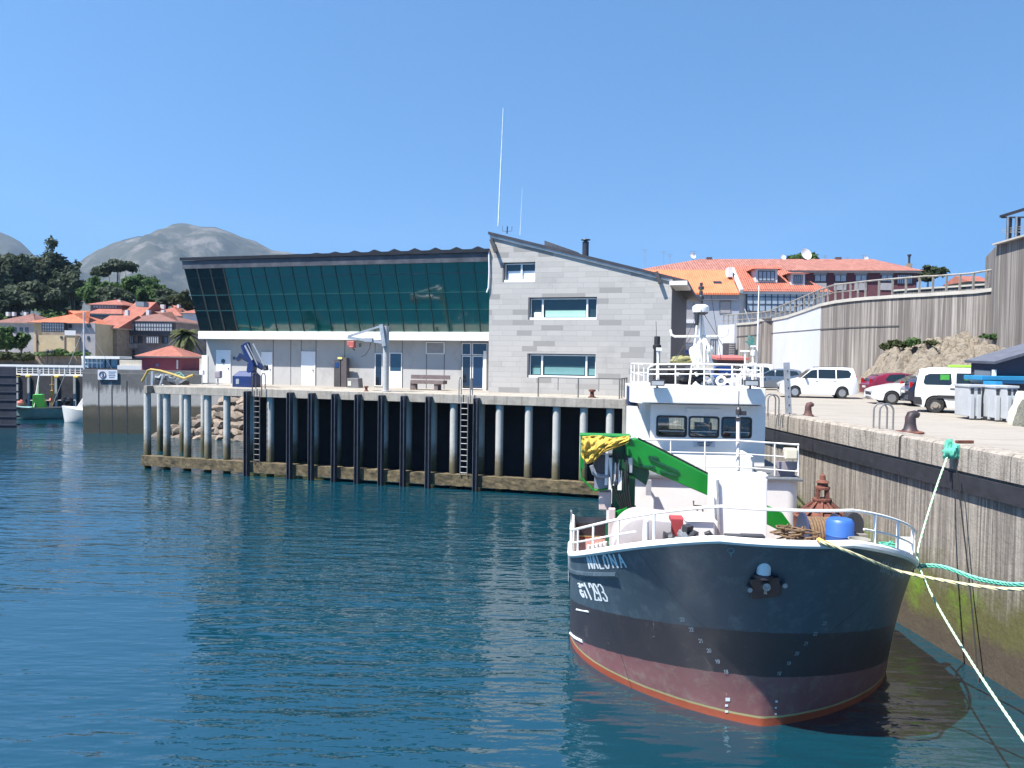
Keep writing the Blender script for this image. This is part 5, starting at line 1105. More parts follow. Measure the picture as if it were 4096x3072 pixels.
d=(e1-e2); M().prism([e2+d*.16+V((-.03,-.03,-1.45)),e2+d*.86+V((-.03,-.03,-1.45)),e2+d*.86+V((-.03,-.03,-.28)),e2+d*.16+V((-.03,-.03,-.28))],V((.03,.06,0))).build('window',mt('dusty_glazing',(.13,.14,.16),.25,var=.15),t)
M().bar(e1+V((-.05,-.06,-1.3)),e1+V((-.05,-.06,-.25)),.14,.05).build('white_post',WHITE,t)
TUB=mt('grey_tub_plastic',(.42,.44,.46),.5,var=.12,scale=3,dirt=(.25,.25,.24),dfac=.3)
def tub(px0,px1,py0,py1,Y,label,dep=1.0,mat=TUB):
    a=at(px0,py1,Y);b_=at(px1,py1,Y); z1=at(px0,py0,Y).z-DECK; w_=b_.x-a.x
    t=empty('fish_tub',(a.x,Y,DECK),-4,label,'fish tub','fish tubs stacked by the shed')
    k=M(); k.prism([V((.03,0,.12)),V((w_-.03,0,.12)),V((w_,0,z1)),V((0,0,z1))],(0,dep,0)); b0=k.build('shell',mat,t,bev=.02)
    k=M(); n=max(2,int(w_/.28))
    for i in range(n): x=(i+.5)*w_/n; k.prism([V((x-.07,-.05,.05)),V((x+.07,-.05,.05)),V((x+.06,-.05,z1-.34)),V((x-.06,-.05,z1-.34))],(0,.06,0))
    k.box(-.03,w_+.03,-.05,dep+.05,z1-.06,z1+.02); k.build('ribs',mat,b0,bev=.01)
    for i in range(n): x=(i+.5)*w_/n; M().box(x-.05,x+.05,-.012,.02,z1-.30,z1-.10).build('slot',DGREY,b0)
    for i in range(max(1,n-1)): x=(i+1)*w_/n; M().box(x-.10,x+.10,-.03,.3,0,.14).build('foot',DGREY,b0)
    return t
tub(3872,3924,1541,1678,26.7,'tall grey ribbed fish tub standing left of the blue strap')
tub(3952,3974,1543,1690,26.4,'narrow grey fish tub standing right of the blue strap')
tub(3976,4018,1545,1694,26.0,'grey fish tub with two dark slots, third in the row',.9)
tub(4022,4064,1545,1697,25.6,'grey fish tub beside the pale tarp at the frame edge',.9)
BSK=mt('blue_skip_plastic',(.02,.22,.42),.45,var=.15,scale=3,dirt=(.01,.10,.2),dfac=.4)
p=at(3925,1545,27.35); t=empty('blue_container',(p.x,p.y,DECK),-4,'blue plastic container with sloping rim standing behind the grey tubs','container')
z0=1.3; zt_=at(3925,1503,27.35).z-DECK
k=M(); k.box(-.02,2.6,-.05,1.2,zt_-.16,zt_); k.prism([V((.25,0,z0)),V((1.9,0,z0)),V((2.4,0,zt_-.16)),V((.05,0,zt_-.16))],(0,1.1,0)); k.build('tray',BSK,t,bev=.02)
k=M(); k.box(.0,.24,-.9,-.1,0.45,zt_-.18); k.build('strap_leg',BSK,t,bev=.02)
k=M(); k.box(.02,.22,-.88,-.15,0,.44); k.build('foot',WHITE,t); k=M(); k.ob((.55,-.1,zt_-.32),(.3,.1,.2)); k.ob((.12,-.92,.50),(.22,.04,.1)); k.build('hinge',DGREY,t)
def cloth(nm,px0,px1,py0,py1,Y,mat,label,cat,seed):
    a=at(px0,py1,Y); w_=at(px1,py1,Y).x-a.x; h=at(px0,py0,Y).z-a.z; k=M()
    def fn(u,v):
        th=u*2*math.pi; r_=(1-.55*v**1.6)*(1+.22*noise.noise(V((math.cos(th)*1.7,math.sin(th)*1.7,v*2.5+seed)))+.1*math.sin(th*7+v*3))
        return V((w_/2*math.cos(th)*r_,.5*math.sin(th)*r_,h*v))
    k.grid(fn,40,16); o=k.build(nm,mat,None,smooth=True); o.location=(a.x+w_/2,Y,DECK); tag(o,label,cat)
cloth('tarp_bundle',4048,4150,1515,1650,24.8,mt('cream_tarp',(.60,.57,.45),.8,var=.12,scale=4,bmp=.4),'pale cream tarpaulin bundle at the right frame edge','tarpaulin',2)
cloth('net_heap',4070,4160,1595,1702,24.2,mt('grey_net',(.17,.17,.14),.95,var=.45,scale=14,bmp=.9),'heap of grey green fishing net under the pale tarpaulin','fishing net',7)
# ---- bollards, hoops, post
def hook_bollard(px,py,h,mat,mat2,label,base=.33):
    p=onz(px,py,DECK); t=empty('mooring_bollard',(p.x,p.y,DECK),0,label,'bollard','bollards on the right quay')
    k=M(); k.lathe([(base,0),(base,.05),(base*.8,.07)],(0,0,0),18); k.build('base_plate',mat2,t)
    k=M(); s=h/.55
    k.tube([(0,0,.05),(0,0,.13*s),(0,0,.3*s),(0,0,.42*s),(.03*s,0,.50*s),(.12*s,0,.53*s),(.22*s,0,.50*s)],[.24*s,.17*s,.14*s,.14*s,.14*s,.115*s,.075*s],14); k.build('hooked_head',mat,t,smooth=True)
hook_bollard(3232,1666,.46,mt('brown_iron',(.10,.05,.045),.7,.2,var=.3,scale=5),RUST,'brown iron hook bollard beyond the dark one on the quay edge',.2)
hook_bollard(3640,1733,.56,mt('dark_iron',(.05,.04,.045),.55,.3,var=.3,scale=5,dirt=(.14,.06,.04),dfac=.5),RUST,'dark hook bollard with rusty base plate right of the steel hoops',.36)
HOOP=mt('hoop_steel',(.26,.25,.245),.45,.5,var=.2,scale=6)
def hoops(px,py,label,gap=.36,w_=.40):
    p=onz(px,py,DECK); t=empty('ladder_hoops',(p.x,p.y,DECK),0,label,'ladder hoops','ladder hoops on the right quay')
    for dy in (-gap/2,gap/2):
        k=M(); k.tube([(-w_/2,dy,-.02),(-w_/2,dy,.58)]+[(-w_/2*math.cos(R(i*22.5)),dy,.58+w_/2*math.sin(R(i*22.5))) for i in range(1,8)]+[(w_/2,dy,.58),(w_/2,dy,-.02)],.026,8); k.build('hoop',HOOP,t,smooth=True)
hoops(3532,1720,'pair of grey steel ladder hoops beside the dark bollard'); hoops(3086,1662,'pair of grey steel ladder hoops beside the wheelhouse')
def obj_at(o,label,cat,group=None): return tag(o,label,cat,group)
pb=at(3163,1790,27.5); pt=at(3146,1450,27.5)
t=empty('steel_post',(pb.x,pb.y,pb.z),0,'tall grey perforated steel post with small sign fixed to the quay face','post')
M().bar((0,0,-.4),(pt.x-pb.x,0,pt.z-pb.z),.2,.1,(0,1,0)).build('channel',GALV,t)
k=M()
for i in range(9): f=(i+1)/10; k.ob(V(((pt.x-pb.x)*f,-.056,(pt.z-pb.z)*f)),(.04,.012,.06))
k.build('bolt_holes',DGREY,t)
a=at(3178,1792,27.3)-pb;b_=at(3204,1727,27.3)-pb; pl=M().box(a.x,b_.x,-.2,-.17,a.z,b_.z).build('sign_plate',mt('pale_green_sign',(.50,.56,.50),.5,var=.06),t)
k=M(); 
for i in range(4): k.box(a.x+.04,b_.x-.04-(i%2)*.05,-.212,-.203,a.z+.1+i*.12,a.z+.13+i*.12)
k.build('sign_lines',mt('grey_print',(.25,.3,.28),.6),pl)
k=M(); k.tube([at(3488,1722,22.05),at(3490,1850,22.0),at(3488,1990,21.9),at(3493,2180,21.8)],.045,8); o=k.build('wall_pipe',mt('green_grey_pipe',(.20,.23,.20),.7,var=.4,scale=3),None,smooth=True); tag(o,'thin greenish pipe running down the quay wall behind the bow','pipe')
k=M(); k.tube([at(3826,1870,17.4),at(3850,2080,17.25),at(3880,2350,17.05),at(3912,2700,16.4),at(3918,2860,15.9)],.016,6); o=k.build('hanging_cable',mt('black_cable',(.02,.02,.02),.8),None); tag(o,'thin black cable hanging down the right quay wall','cable')
p=onz(3858,1772,DECK+.06); o=M().ob((0,0,0),(.45,.08,.07),rz=.15).build('iron_bar',RUST,None,bev=.01); o.location=(p.x,p.y,DECK+.09); tag(o,'rusty iron bar lying on the quay edge above the green rope knot','iron bar')
p=at(3793,1806,17.9); crumple((0,0,0),.17,.14,.20,.5,4,30).build('rope_knot',GR,None,smooth=True); o=bpy.context.scene.objects['rope_knot']; o.location=(p.x,p.y-.12,p.z); tag(o,'bunch of green rope knotted over the quay edge','rope knot')
o=M().box(-.2,.2,-.03,.03,0,.03).build('wood_scrap',WOOD,None); p=onz(3355,1691,DECK); o.location=(p.x,p.y,DECK+.003); tag(o,'small scrap of wood lying on the quay between the bollards','wood scrap')
# lifebuoy box on the boat's bridge deck
a=FB.P(3140,1838,6.7);b_=FB.P(3192,1795,6.7); lb=M().box(a.x,b_.x,6.7,6.95,a.z,b_.z).build('lifebuoy_box',mt('cream_box',(.72,.66,.50),.5,var=.05),boat,bev=.04)
k=M(); c_=FB.P(3150,1848,6.9); P=[c_+V((.33*math.cos(R(180+i*15)),0,.30*math.sin(R(180+i*15)))) for i in range(13)]; k.prism(P,(0,.15,0)); k.build('raft_cradle',mt('mauve_grey',(.28,.25,.28)),boat)
k=M(); a=FB.P(3108,1905,7.0);b_=FB.P(3180,1880,7.0); k.box(a.x,b_.x,7,7.3,a.z,b_.z); k.build('slatted_box',mt('mauve_grey',(.28,.25,.28)),boat)
# ================================================================ left background
random.seed(31)
FOL={}
def folmat(name,c1,c2,c3):
    m,nt,b=newmat(name); L=nt.links
    vec=coords(nt,(1,1,1),True); n1=noi(nt,vec,.35,4,.7); n2=noi(nt,vec,2.2,3,.7)
    c=mixc(nt,ramp(nt,n1,[(.35,G(0)),(.65,G(1))]),c1,c2); c=mixc(nt,ramp(nt,n2,[(.45,G(0)),(.7,G(.8))]),c,c3)
    L.new(c,b.inputs['Base Color']); b.inputs['Roughness'].default_value=.7; b.inputs['Specular IOR Level'].default_value=.25
    tl=nd(nt,'ShaderNodeBsdfTranslucent'); L.new(c,tl.inputs[0]); mx=nd(nt,'ShaderNodeMixShader'); mx.inputs[0].default_value=.35; L.new(b.outputs[0],mx.inputs[1]); L.new(tl.outputs[0],mx.inputs[2]); L.new(mx.outputs[0],nt.nodes['Material Output'].inputs[0]); return m
FD=folmat('dark_foliage',(.040,.062,.036),(.066,.090,.050),(.11,.125,.08)); FG=folmat('green_foliage',(.035,.082,.022),(.065,.125,.034),(.105,.165,.05)); FO=folmat('olive_foliage',(.035,.05,.018),(.06,.075,.028),(.10,.105,.045))
BARK=mt('grey_bark',(.16,.135,.11),.9,var=.35,scale=3)
def leaves(clumps,n,size,flat=0.):
    k=M(); tot=sum(c[1]*c[2]*c[3] for c in clumps)
    vs=[];fs=[]
    for (c,rx,ry,rz) in clumps:
        m_=max(20,int(n*rx*ry*rz/tot)); c=V(c)
        for _ in range(m_):
            d=V((random.gauss(0,1),random.gauss(0,1),random.gauss(0,1))).normalized(); q=random.random()**.38
            if d.z<-.35: q*=.8
            p=c+V((d.x*rx,d.y*ry,d.z*rz))*q*(1+.3*noise.noise(d*2.3+c))
            nn=(d+V((random.uniform(-.9,.9),random.uniform(-.9,.9),random.uniform(-.5,1.1)))).normalized(); u=nn.orthogonal().normalized()
            an=random.random()*6.28; w_=nn.cross(u); u2=u*math.cos(an)+w_*math.sin(an); w2=nn.cross(u2); s=size*random.uniform(.5,1.3); b0=len(vs)
            vs+=[p-u2*s,p+w2*s*.55,p+u2*s,p-w2*s*.55]; fs.append((b0,b0+1,b0+2,b0+3))
    k.v=[tuple(q) for q in vs]; k.f=fs; return k
def tree(name,label,base,H,crown,n,size,mat,tr=.35,group=None,limbs=4):
    """crown: ellipsoids (dx,dy,z,rx,ry,rz) from the foot"""
    t=empty(name,base,0,label,'tree',group); k=M(); cz=max(c[2] for c in crown)
    k.tube([(0,0,-1),(.1,0,H*.25),(-.1,.1,H*.5),(.1,0,cz)],[tr*1.3,tr,tr*.75,tr*.3],8)
    for c in crown: k.tube([(0,0,H*.3),((c[0])*.5,c[1]*.5,(H*.3+c[2])/2),(c[0],c[1],c[2])],[tr*.5,tr*.35,tr*.12],6)
    k.build('trunk',BARK,t,smooth=True)
    cl=[]
    for (dx,dy,z,rx,ry,rz) in crown:
        for q in range(7):
            d=V((random.gauss(0,1),random.gauss(0,1),random.gauss(0,.8))).normalized(); f=random.uniform(.45,.85); g=random.uniform(.38,.6)
            cl.append(((dx+d.x*rx*f,dy+d.y*ry*f,z+d.z*rz*f),rx*g,ry*g,rz*g*.8))
        cl.append(((dx,dy,z),rx*.6,ry*.6,rz*.6))
    leaves(cl,n,size).build('crown',mat,t,fix=False); return t
def ptree(name,label,Y,px,py0,py1,wpx,n,size,mat,group=None,basez=6,parts=3,airy=.0):
    s=Y/3000.; b_=at(px,1400,Y); zt=at(px,py0,Y).z; zb=at(px,py1,Y).z; rx=wpx*s/2; rz=(zt-zb)/2; cz=(zt+zb)/2-basez; cr=[]
    if parts==1: cr=[(0,0,cz,rx,rx*.8,rz)]
    else:
        for i in range(parts):
            a=i*6.28/parts+random.random(); cr.append((math.cos(a)*rx*.45,math.sin(a)*rx*.4,cz+random.uniform(-.35,.3)*rz,rx*.62,rx*.55,rz*.62))
        cr.append((random.uniform(-.2,.2)*rx,0,cz+rz*.42,rx*.55,rx*.5,rz*.55))
    return tree(name,label,(b_.x,Y,basez),zt-basez,cr,n,size,mat,group=group,tr=max(.12,rx*.06))
# hills and ground ------------------------------------------------------
def hillmat(name,base,alt,rock,sc):
    m,nt,b=newmat(name); L=nt.links; vec=coords(nt,(1,1,1),True)
    c=mixc(nt,ramp(nt,noi(nt,vec,sc,8,.7),[(.40,G(0)),(.6,G(1))]),base,alt); c=mixc(nt,ramp(nt,noi(nt,coords(nt,(1,1,.6),True),sc*2.3,8,.75),[(.50,G(0)),(.64,G(1))]),c,rock)
    L.new(c,b.inputs['Base Color']); b.inputs['Roughness'].default_value=1.; b.inputs['Specular IOR Level'].default_value=.0; return m
MTN=hillmat('mountain_scrub',(.042,.044,.032),(.072,.068,.052),(.15,.135,.12),.0035)
RID=[(200,1135),(270,1095),(318,1061),(365,1032),(423,990),(490,960),(553,945),(611,945),(662,915),(709,893),(738,892),(800,907),(860,908),(920,928),(969,950),(1020,964),(1089,1003),(1143,1009),(1206,1022),(1254,1034),(1340,1052),(1450,1085),(1600,1140),(1800,1230)]
def mountain(name,RD,D0,D1,seed,n=150,m_=44,amp=26):
    k=M(); x0,x1=RD[0][0],RD[-1][0]
    def fn(u,v):
        px=x0+(x1-x0)*u; py=lerp(RD,px); top=at(px,py,D1); h=top.z-4; Y=D0+(D1-D0)*v; q=V((top.x*(Y/D1)**.5,Y,0))
        sp_=v**.85; nz=noise.fractal(V((q.x*.0042,q.y*.0042,seed)),1.,2.1,6); rg=1-abs(noise.noise(V((q.x*.0028+Y*.0006,q.y*.0011,seed+4))))*2
        e=math.sin(min(1,v)*math.pi)*.9
        z=4+h*sp_+(nz*amp*3.4+rg*amp*2.2)*e+(nz*6*v if v>.93 else 0)
        return V((q.x,Y,z))
    k.grid(fn,n,m_)
    k.grid(lambda u,v:(lambda t,Y:V((t.x,Y,4+(t.z-4)*(1-v))))(at(x0+(x1-x0)*u,lerp(RD,x0+(x1-x0)*u),D1),D1+900*v),n,6)
    o=k.build(name,MTN,None,smooth=True); tag(o,kind='structure')
mountain('mountain',RID,2300,3600,3)
mountain('mountain_spur',[(-500,1030),(-300,960),(-120,905),(0,928),(40,945),(85,970),(110,995),(160,1045),(240,1120),(330,1220)],2500,3400,11,60,30)
k=M()
def hill(u,v):
    X=-420+560*u; Y=130+420*v; e=min(1,max(0,(40-X)/110)); return V((X,Y,4.6+e*(16*v**1.2)+.8*noise.noise(V((X*.05,Y*.05,1)))))
k.grid(hill,60,30); o=k.build('hillside',hillmat('hill_scrub',(.022,.035,.014),(.04,.055,.022),(.07,.075,.035),.2),None,smooth=True); tag(o,kind='structure')
FL=mt('pale_far_ground',(.30,.275,.24),.9,var=.2,scale=.4,world=True)
p330=at(330,1600,65.3); 
ground('far_ground',[(p330.x+.5,66.5),(-8,64.5),(-8,160),(-160,160),(-160,93),(p330.x+.5,93)],-1.,5.2,FL)
# basin wall with the notice
m,nt,b=newmat('basin_concrete'); L=nt.links
sp=nd(nt,'ShaderNodeSeparateXYZ'); L.new(nd(nt,'ShaderNodeNewGeometry').outputs['Position'],sp.inputs[0]); vec=coords(nt,(1,1,1),True)
c=mixc(nt,noi(nt,vec,.8,6,.7),(.30,.29,.275),(.42,.405,.385)); wz=mth('ADD',sp.outputs['Z'],mth('MULTIPLY',mth('SUBTRACT',noi(nt,vec,.8,5,.7),.5),.5))
drk=mixc(nt,noi(nt,vec,1.2,6,.75),(.06,.06,.062),(.17,.165,.16)); stv=noi(nt,coords(nt,(2,2,.2),True),1.,4,.7)
up=mth('ADD',wz,mth('MULTIPLY',mth('SUBTRACT',stv,.5),3.2))
c=mixc(nt,ramp(nt,mth('DIVIDE',up,6.),[(.62,G(0)),(.70,G(1))]),c,drk)
tid=mixc(nt,noi(nt,vec,.9,6,.75),(.05,.045,.033),(.115,.10,.075)); c=mixc(nt,ramp(nt,mth('DIVIDE',wz,6.),[(.39,G(1)),(.43,G(0))]),c,tid)
lo=mixc(nt,noi(nt,vec,1.6,6,.75),(.03,.035,.028),(.05,.05,.035)); c=mixc(nt,ramp(nt,mth('DIVIDE',wz,6.),[(.20,G(1)),(.33,G(0))]),c,lo)
c=mixc(nt,ramp(nt,mth('DIVIDE',wz,6.),[(.02,G(0)),(.06,G(0)),(.07,G(0))]),c,lo)
L.new(c,b.inputs['Base Color']); b.inputs['Roughness'].default_value=.9; bump(nt,b,noi(nt,vec,3,5,.7),.4,.05)
bw=empty('basin_wall',(p330.x,65.3,0),0,'stained concrete basin wall carrying a white notice, behind the pier','wall')
k=M(); L_=-8-p330.x; k.box(0,L_,0,1.6,-1.2,5.25); k.box(0,1.2,1.6,28,-1.2,5.25); k.build('wall_block',m,bw,bev=.03)
k=M(); k.box(-.0,L_,.05,.6,5.25,5.55); k.build('parapet',mt('dark_parapet',(.13,.13,.13),.9,var=.3,scale=1),bw)
k=M()
for px in (395,448,508): x=at(px,1600,65.3).x-p330.x; k.box(x-.05,x+.05,-.012,.02,-.5,4.6 if px!=448 else 4.2)
k.build('joint',DGREY,bw)
a=at(392,1518,65.2);b_=at(470,1480,65.2); t=empty('notice_board',((a.x+b_.x)/2,65.22,a.z),0,'white notice with anchor symbol and blurred lines fixed to the basin wall','sign')
hw=(b_.x-a.x)/2;hz=b_.z-a.z; M().box(-hw,hw,-.06,0,0,hz).build('panel',mt('white_notice',(.62,.64,.68),.5,var=.05),t)
k=M(); c_=V((-hw*.5,-.075,hz*.5)); P=[c_+V((.27*math.cos(R(i*15)),0,.27*math.sin(R(i*15)))) for i in range(25)]; k.tube(P,.035,6,False); k.build('ring',mt('dark_red_print',(.10,.03,.05),.6),t)
k=M(); k.tube([c_+V(q) for q in ((-.09,0,.10),(.06,0,.11),(.07,0,-.03),(.02,0,-.12),(-.08,0,-.08))],.03,5); k.build('symbol',mt('dark_print',(.03,.03,.05),.6),t)
k=M()
for i,(w0,w1) in enumerate(((.1,.85),(.12,.75),(.1,.8),(.14,.7))): k.box(hw*w0,hw*w1,-.075,-.062,hz*(.78-.19*i),hz*(.78-.19*i)+.05)
k.build('text_lines',mt('blue_grey_print',(.12,.15,.22),.6),t)
# dark quay at the far left, back wall, footbridge
xr=at(66,1600,68).x; o=M().prism([V((xr-30,68,-1.2)),V((xr,68,-1.2)),V((xr*1.05,71.4,-1.2)),V((xr*1.05-20,71.4,-1.2))],(0,0,6.8)).build('dark_quay_wall',mt('dark_timber_piling',(.012,.016,.028),.8,var=.5,scale=.8,streak=(.03,.035,.05),sfac=.5,sscale=1.5)); tag(o,'dark navy piled quay wall at the left edge of the basin','quay wall')
k=M()
for i in range(7): k.box(xr-30,xr+.03,67.93,68.5,.3+i*.75,.42+i*.75)
k.build('timber_band',mt('dark_timber',(.02,.026,.045),.8),o)
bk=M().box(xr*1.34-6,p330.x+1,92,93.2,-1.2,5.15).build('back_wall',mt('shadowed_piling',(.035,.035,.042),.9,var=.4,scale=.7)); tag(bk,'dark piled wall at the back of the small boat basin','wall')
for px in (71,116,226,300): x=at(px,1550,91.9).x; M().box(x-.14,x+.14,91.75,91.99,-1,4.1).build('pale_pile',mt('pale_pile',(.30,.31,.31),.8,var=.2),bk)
y=90.; a=at(36,1470,y);b_=at(334,1470,y); t=empty('footbridge',(a.x,y,4.2),0,'white railed footbridge across the back of the basin','footbridge'); w_=b_.x-a.x
M().box(-1,w_,-.1,1.0,-.02,.18).build('walkway',WHITE,t); k=M(); k.box(-1,w_,-.12,-.0,1.0,1.28); k.build('handrail',WHITE,t)
k=M()
for i in range(14): x=w_*(i+.5)/14; k.box(x-.05,x+.05,-.08,-.02,.18,1.0)
for z in (.42,.68,.86): k.box(.6,w_,-.06,-.03,z,z+.05)
k.build('infill',WHITE,t)
for px in (75,118,233,310): x=at(px,1500,y).x-a.x; M().ob((x,-.2,-.1),(.55,.4,.28)).build('yellow_float',mt('yellow_float',(.75,.50,.10),.6,var=.1),t,bev=.08)
# houses -----------------------------------------------------------------
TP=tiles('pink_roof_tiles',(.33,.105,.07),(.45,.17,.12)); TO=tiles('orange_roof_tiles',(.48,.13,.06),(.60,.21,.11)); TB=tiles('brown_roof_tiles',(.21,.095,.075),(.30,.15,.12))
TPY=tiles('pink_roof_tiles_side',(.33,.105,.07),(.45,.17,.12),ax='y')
FRD=mt('dark_window_wood',(.035,.04,.055),.6)
GLS=glass('house_glass',(.05,.06,.075),.08); CUR=mt('pale_curtained_glass',(.36,.38,.41),.3,var=.15,scale=2)
class House:
    """front on the local plane y=0; pixel rectangles on that plane become openings"""
    def __init__(s,name,label,px,Y,deg,zb,cat='house'):
        p=at(px,1400,Y); s.fr=Fr((p.x,Y,zb),deg); s.t=fempty(name,s.fr,label,cat); s.zb=zb
    def q(s,px,py,y=0): return s.fr.P(px,py,y)
    def wall(s,px0,px1,py0,dep,mat,y=0,nm='wall',zbase=None,pyb=None):
        a=s.q(px0,py0,y);b_=s.q(px1,py0,y); z0=s.q(px0,pyb,y).z if pyb else (0 if zbase is None else zbase)
        s.w=(a.x,b_.x,y,y+dep,a.z); return M().box(a.x,b_.x,y,y+dep,z0,max(a.z,z0+.1)).build(nm,mat,s.t)
    def hip(s,pyr,mat,ov=.5,rin=.35,gable=False,nm='roof'):
        x0,x1,y0,y1,z=s.w; yc=(y0+y1)/2; zr=s.q((0),0).z*0+s.fr.P(2048,pyr,yc).z
        # ridge height taken on the sight line to the middle of the house
        m_=s.fr.W((x0+x1)/2,yc,0); d=m_-CAM; zz=None
        pxm=2048+F*(d.dot(RT)/d.dot(FW)); zr=s.fr.P(pxm,pyr,yc).z
        i=0 if gable else (y1-y0)*rin; x0-=ov;x1+=ov;y0-=ov;y1+=ov
        A=[V((x0,y0,z)),V((x1,y0,z)),V((x1,y1,z)),V((x0,y1,z)),V((x0+i+ (0 if gable else ov),yc,zr)),V((x1-i-(0 if gable else ov),yc,zr))]
        k=M(); k.add(A,[(0,1,5,4),(1,2,5),(2,3,4,5),(3,0,4),(3,2,1,0)]); r_=k.build(nm,mat,s.t); s.roof=r_
        M().box(x0+.1,x1-.1,y0+.1,y1-.1,z-.14,z-.003).build('eaves',mt('pale_eaves',(.42,.39,.36),.8),s.t); return r_
    def win(s,px0,px1,py0,py1,y=0,fr=None,gl=None,n=1,rows=1,nm='window',dep=.08):
        a=s.q(px0,py1,y);b_=s.q(px1,py0,y); l,r_,z0,z1=a.x,b_.x,a.z,b_.z; k=M(); t=min(.09,(r_-l)*.12)
        k.box(l,r_,y-dep,y+.02,z0,z0+t);k.box(l,r_,y-dep,y+.02,z1-t,z1)
        for i in range(n+1): x=l+(r_-l-t)*i/n; k.box(x,x+t,y-dep+.002,y+.02,z0+t,z1-t)
        for j in range(1,rows): z=z0+(z1-z0)*j/rows; k.box(l+t,r_-t,y-dep+.004,y+.02,z-t/2,z+t/2)
        o=k.build(nm,fr or FRD,s.t); M().box(l+t*.5,r_-t*.5,y-dep*.5,y+.01,z0+t*.5,z1-t*.5).build('pane',gl or GLS,o); return o
    def box(s,nm,px0,px1,py0,py1,y,dep,mat,par=None):
        a=s.q(px0,py1,y);b_=s.q(px1,py0,y); return M().box(a.x,b_.x,y,y+dep,a.z,b_.z).build(nm,mat,par or s.t)
CREAM=mt('cream_render',(.50,.40,.25),.9,var=.12,scale=.6,dirt=(.33,.26,.17),dfac=.5); TAN=mt('tan_stone',(.27,.22,.17),.9,var=.3,scale=1.5,dirt=(.17,.14,.11),dfac=.5); GREYW=mt('grey_render',(.30,.29,.30),.9,var=.15,scale=.8); BRW=mt('brown_facade',(.17,.12,.11),.9,var=.2,scale=1); MAUV=mt('mauve_facade',(.20,.17,.18),.9,var=.2,scale=1); WHR=mt('white_render',(.58,.58,.58),.85,var=.07,scale=.7,dirt=(.45,.44,.42),dfac=.3)
h=House('house','grey house with faded brown roof at the far left behind the hedge',70,128,0,5.2); h.wall(-20,138,1290,10,GREYW); h.hip(1254,TB)
for px in (60,85,108): h.win(px-6,px+6,1310,1330)
for px in (28,52,100): h.box('chimney',px-5,px+5,1248,1264,4,.6,WHR)
h=House('house','yellow house with orange hipped roof and dark glazed balcony',220,112,3,5.2)
h.wall(135,380,1290,11,CREAM); h.w=(h.w[0],h.q(345,1290).x,0,11,h.w[4]); h.hip(1243,TO,.7,.5)
g=h.box('grey_front',262,381,1292,1432,-.25,.24,GREYW); 
h.box('lower_block',134,300,1342,1432,-1.4,1.39,CREAM); h.box('balcony_base',170,256,1327,1341,-1.3,1.28,TAN)
h.win(168,258,1292,1326,-1.2,FRD,CUR,9,3,'glazed_balcony',.12); h.box('white_screen',258,302,1322,1341,-1.5,.1,WHR)
h.box('balcony_box',168,258,1290,1327,-1.15,1.14,FRD)
for a in ((275,288,1294,1312),(350,362,1296,1310),(350,358,1345,1360),(312,322,1345,1362),(342,352,1400,1424)): h.win(*a,y=-.26)
for a in ((242,250,1345,1354),(147,153,1362,1372)): h.win(*a,y=-1.41)
h.box('downpipe',257,260,1345,1400,-1.5,.08,BRW); h.box('downpipe',144,147,1320,1412,-1.5,.08,BRW)
h=House('house','tan stone house with pink gable roof right of the yellow house',420,118,-4,5.2)
h.wall(378,468,1312,10,TAN); a=h.w; h.hip(1262,TP,.6,0,True)
for q_ in ((392,403,1355,1396),(418,427,1362,1378),(437,446,1362,1378),(418,445,1412,1428)): h.win(*q_)
h=House('house','long house with two rows of white glazed galleries under a brown roof',580,122,-3,5.2)
h.wall(462,704,1284,11,MAUV); h.hip(1246,TB,.8,.6)
h.box('gallery_base',462,692,1322,1338,-.9,.88,FRD); h.win(464,538,1292,1324,-1.,FRD,CUR,10,2,'glazed_gallery',.1); h.win(540,690,1292,1324,-1.,FRD,CUR,14,2,'glazed_gallery',.1)
h.win(470,534,1342,1374,-.8,FRD,CUR,9,1,'glazed_gallery',.1); h.win(584,636,1344,1374,-.8,FRD,CUR,6,1,'glazed_gallery',.1)
h.box('gallery_base',468,540,1374,1392,-.9,.88,mt('grey_balcony',(.25,.24,.25),.8))
for q_ in ((553,570,1344,1372),(648,672,1345,1374)): h.win(*q_)
h.box('white_pier',478,486,1396,1445,-.9,.4,WHR); h.win(486,540,1400,1430,-.1)
for px in (505,590,650): h.box('chimney',px-6,px+6,1240,1262,5,.7,WHR)
h=House('house','brown terraced house with two pink roofs one above the other',425,150,2,6)
h.wall(362,488,1218,10,BRW); h.hip(1198,TP,.6,.3); h.win(372,470,1222,1233,0,FRD,CUR,9)
a=h.w; h.wall(356,482,1254,2.5,BRW,y=-4,nm='porch'); h.w=(h.w[0],h.w[1],-4,0,h.w[4]); h.hip(1236,TP,.5,.2,nm='lower_roof'); h.win(362,474,1257,1266,-4,FRD,GLS,8)
h.box('chimney',470,482,1200,1214,3,.8,WHR)
h=House('house','pink roofed house with grey dormer behind the long gallery house',525,146,0,6)
h.wall(492,556,1266,12,BRW); h.hip(1208,TPY,.5,0,True); h.box('dormer',543,575,1207,1226,-1,2,mt('grey_dormer',(.20,.22,.25),.6))
h=House('house','low house with wide faded pink roof and chimneys under the dark trees',655,150,-2,6)
h.wall(585,722,1262,11,BRW); h.hip(1222,TP,.6,.4)
for px in (592,645,652,712): h.box('chimney',px-4,px+4,1218,1236,4,.7,WHR)
h=House('house','small red roofed house beside the palm next to the glass hall',752,140,0,6); h.wall(730,790,1252,9,WHR); h.hip(1228,TP,.5,.3)
h=House('kiosk','dark red kiosk with pink tiled hip roof behind the basin wall',645,76,0,5.2,'kiosk')
REDW=mt('dark_red_render',(.22,.045,.065),.8,var=.12,scale=1.2); h.wall(567,722,1424,4.6,REDW); h.hip(1382,TPY,.55,.42); h.box('white_downpipe',706,712,1440,1476,-.08,.06,WHR)
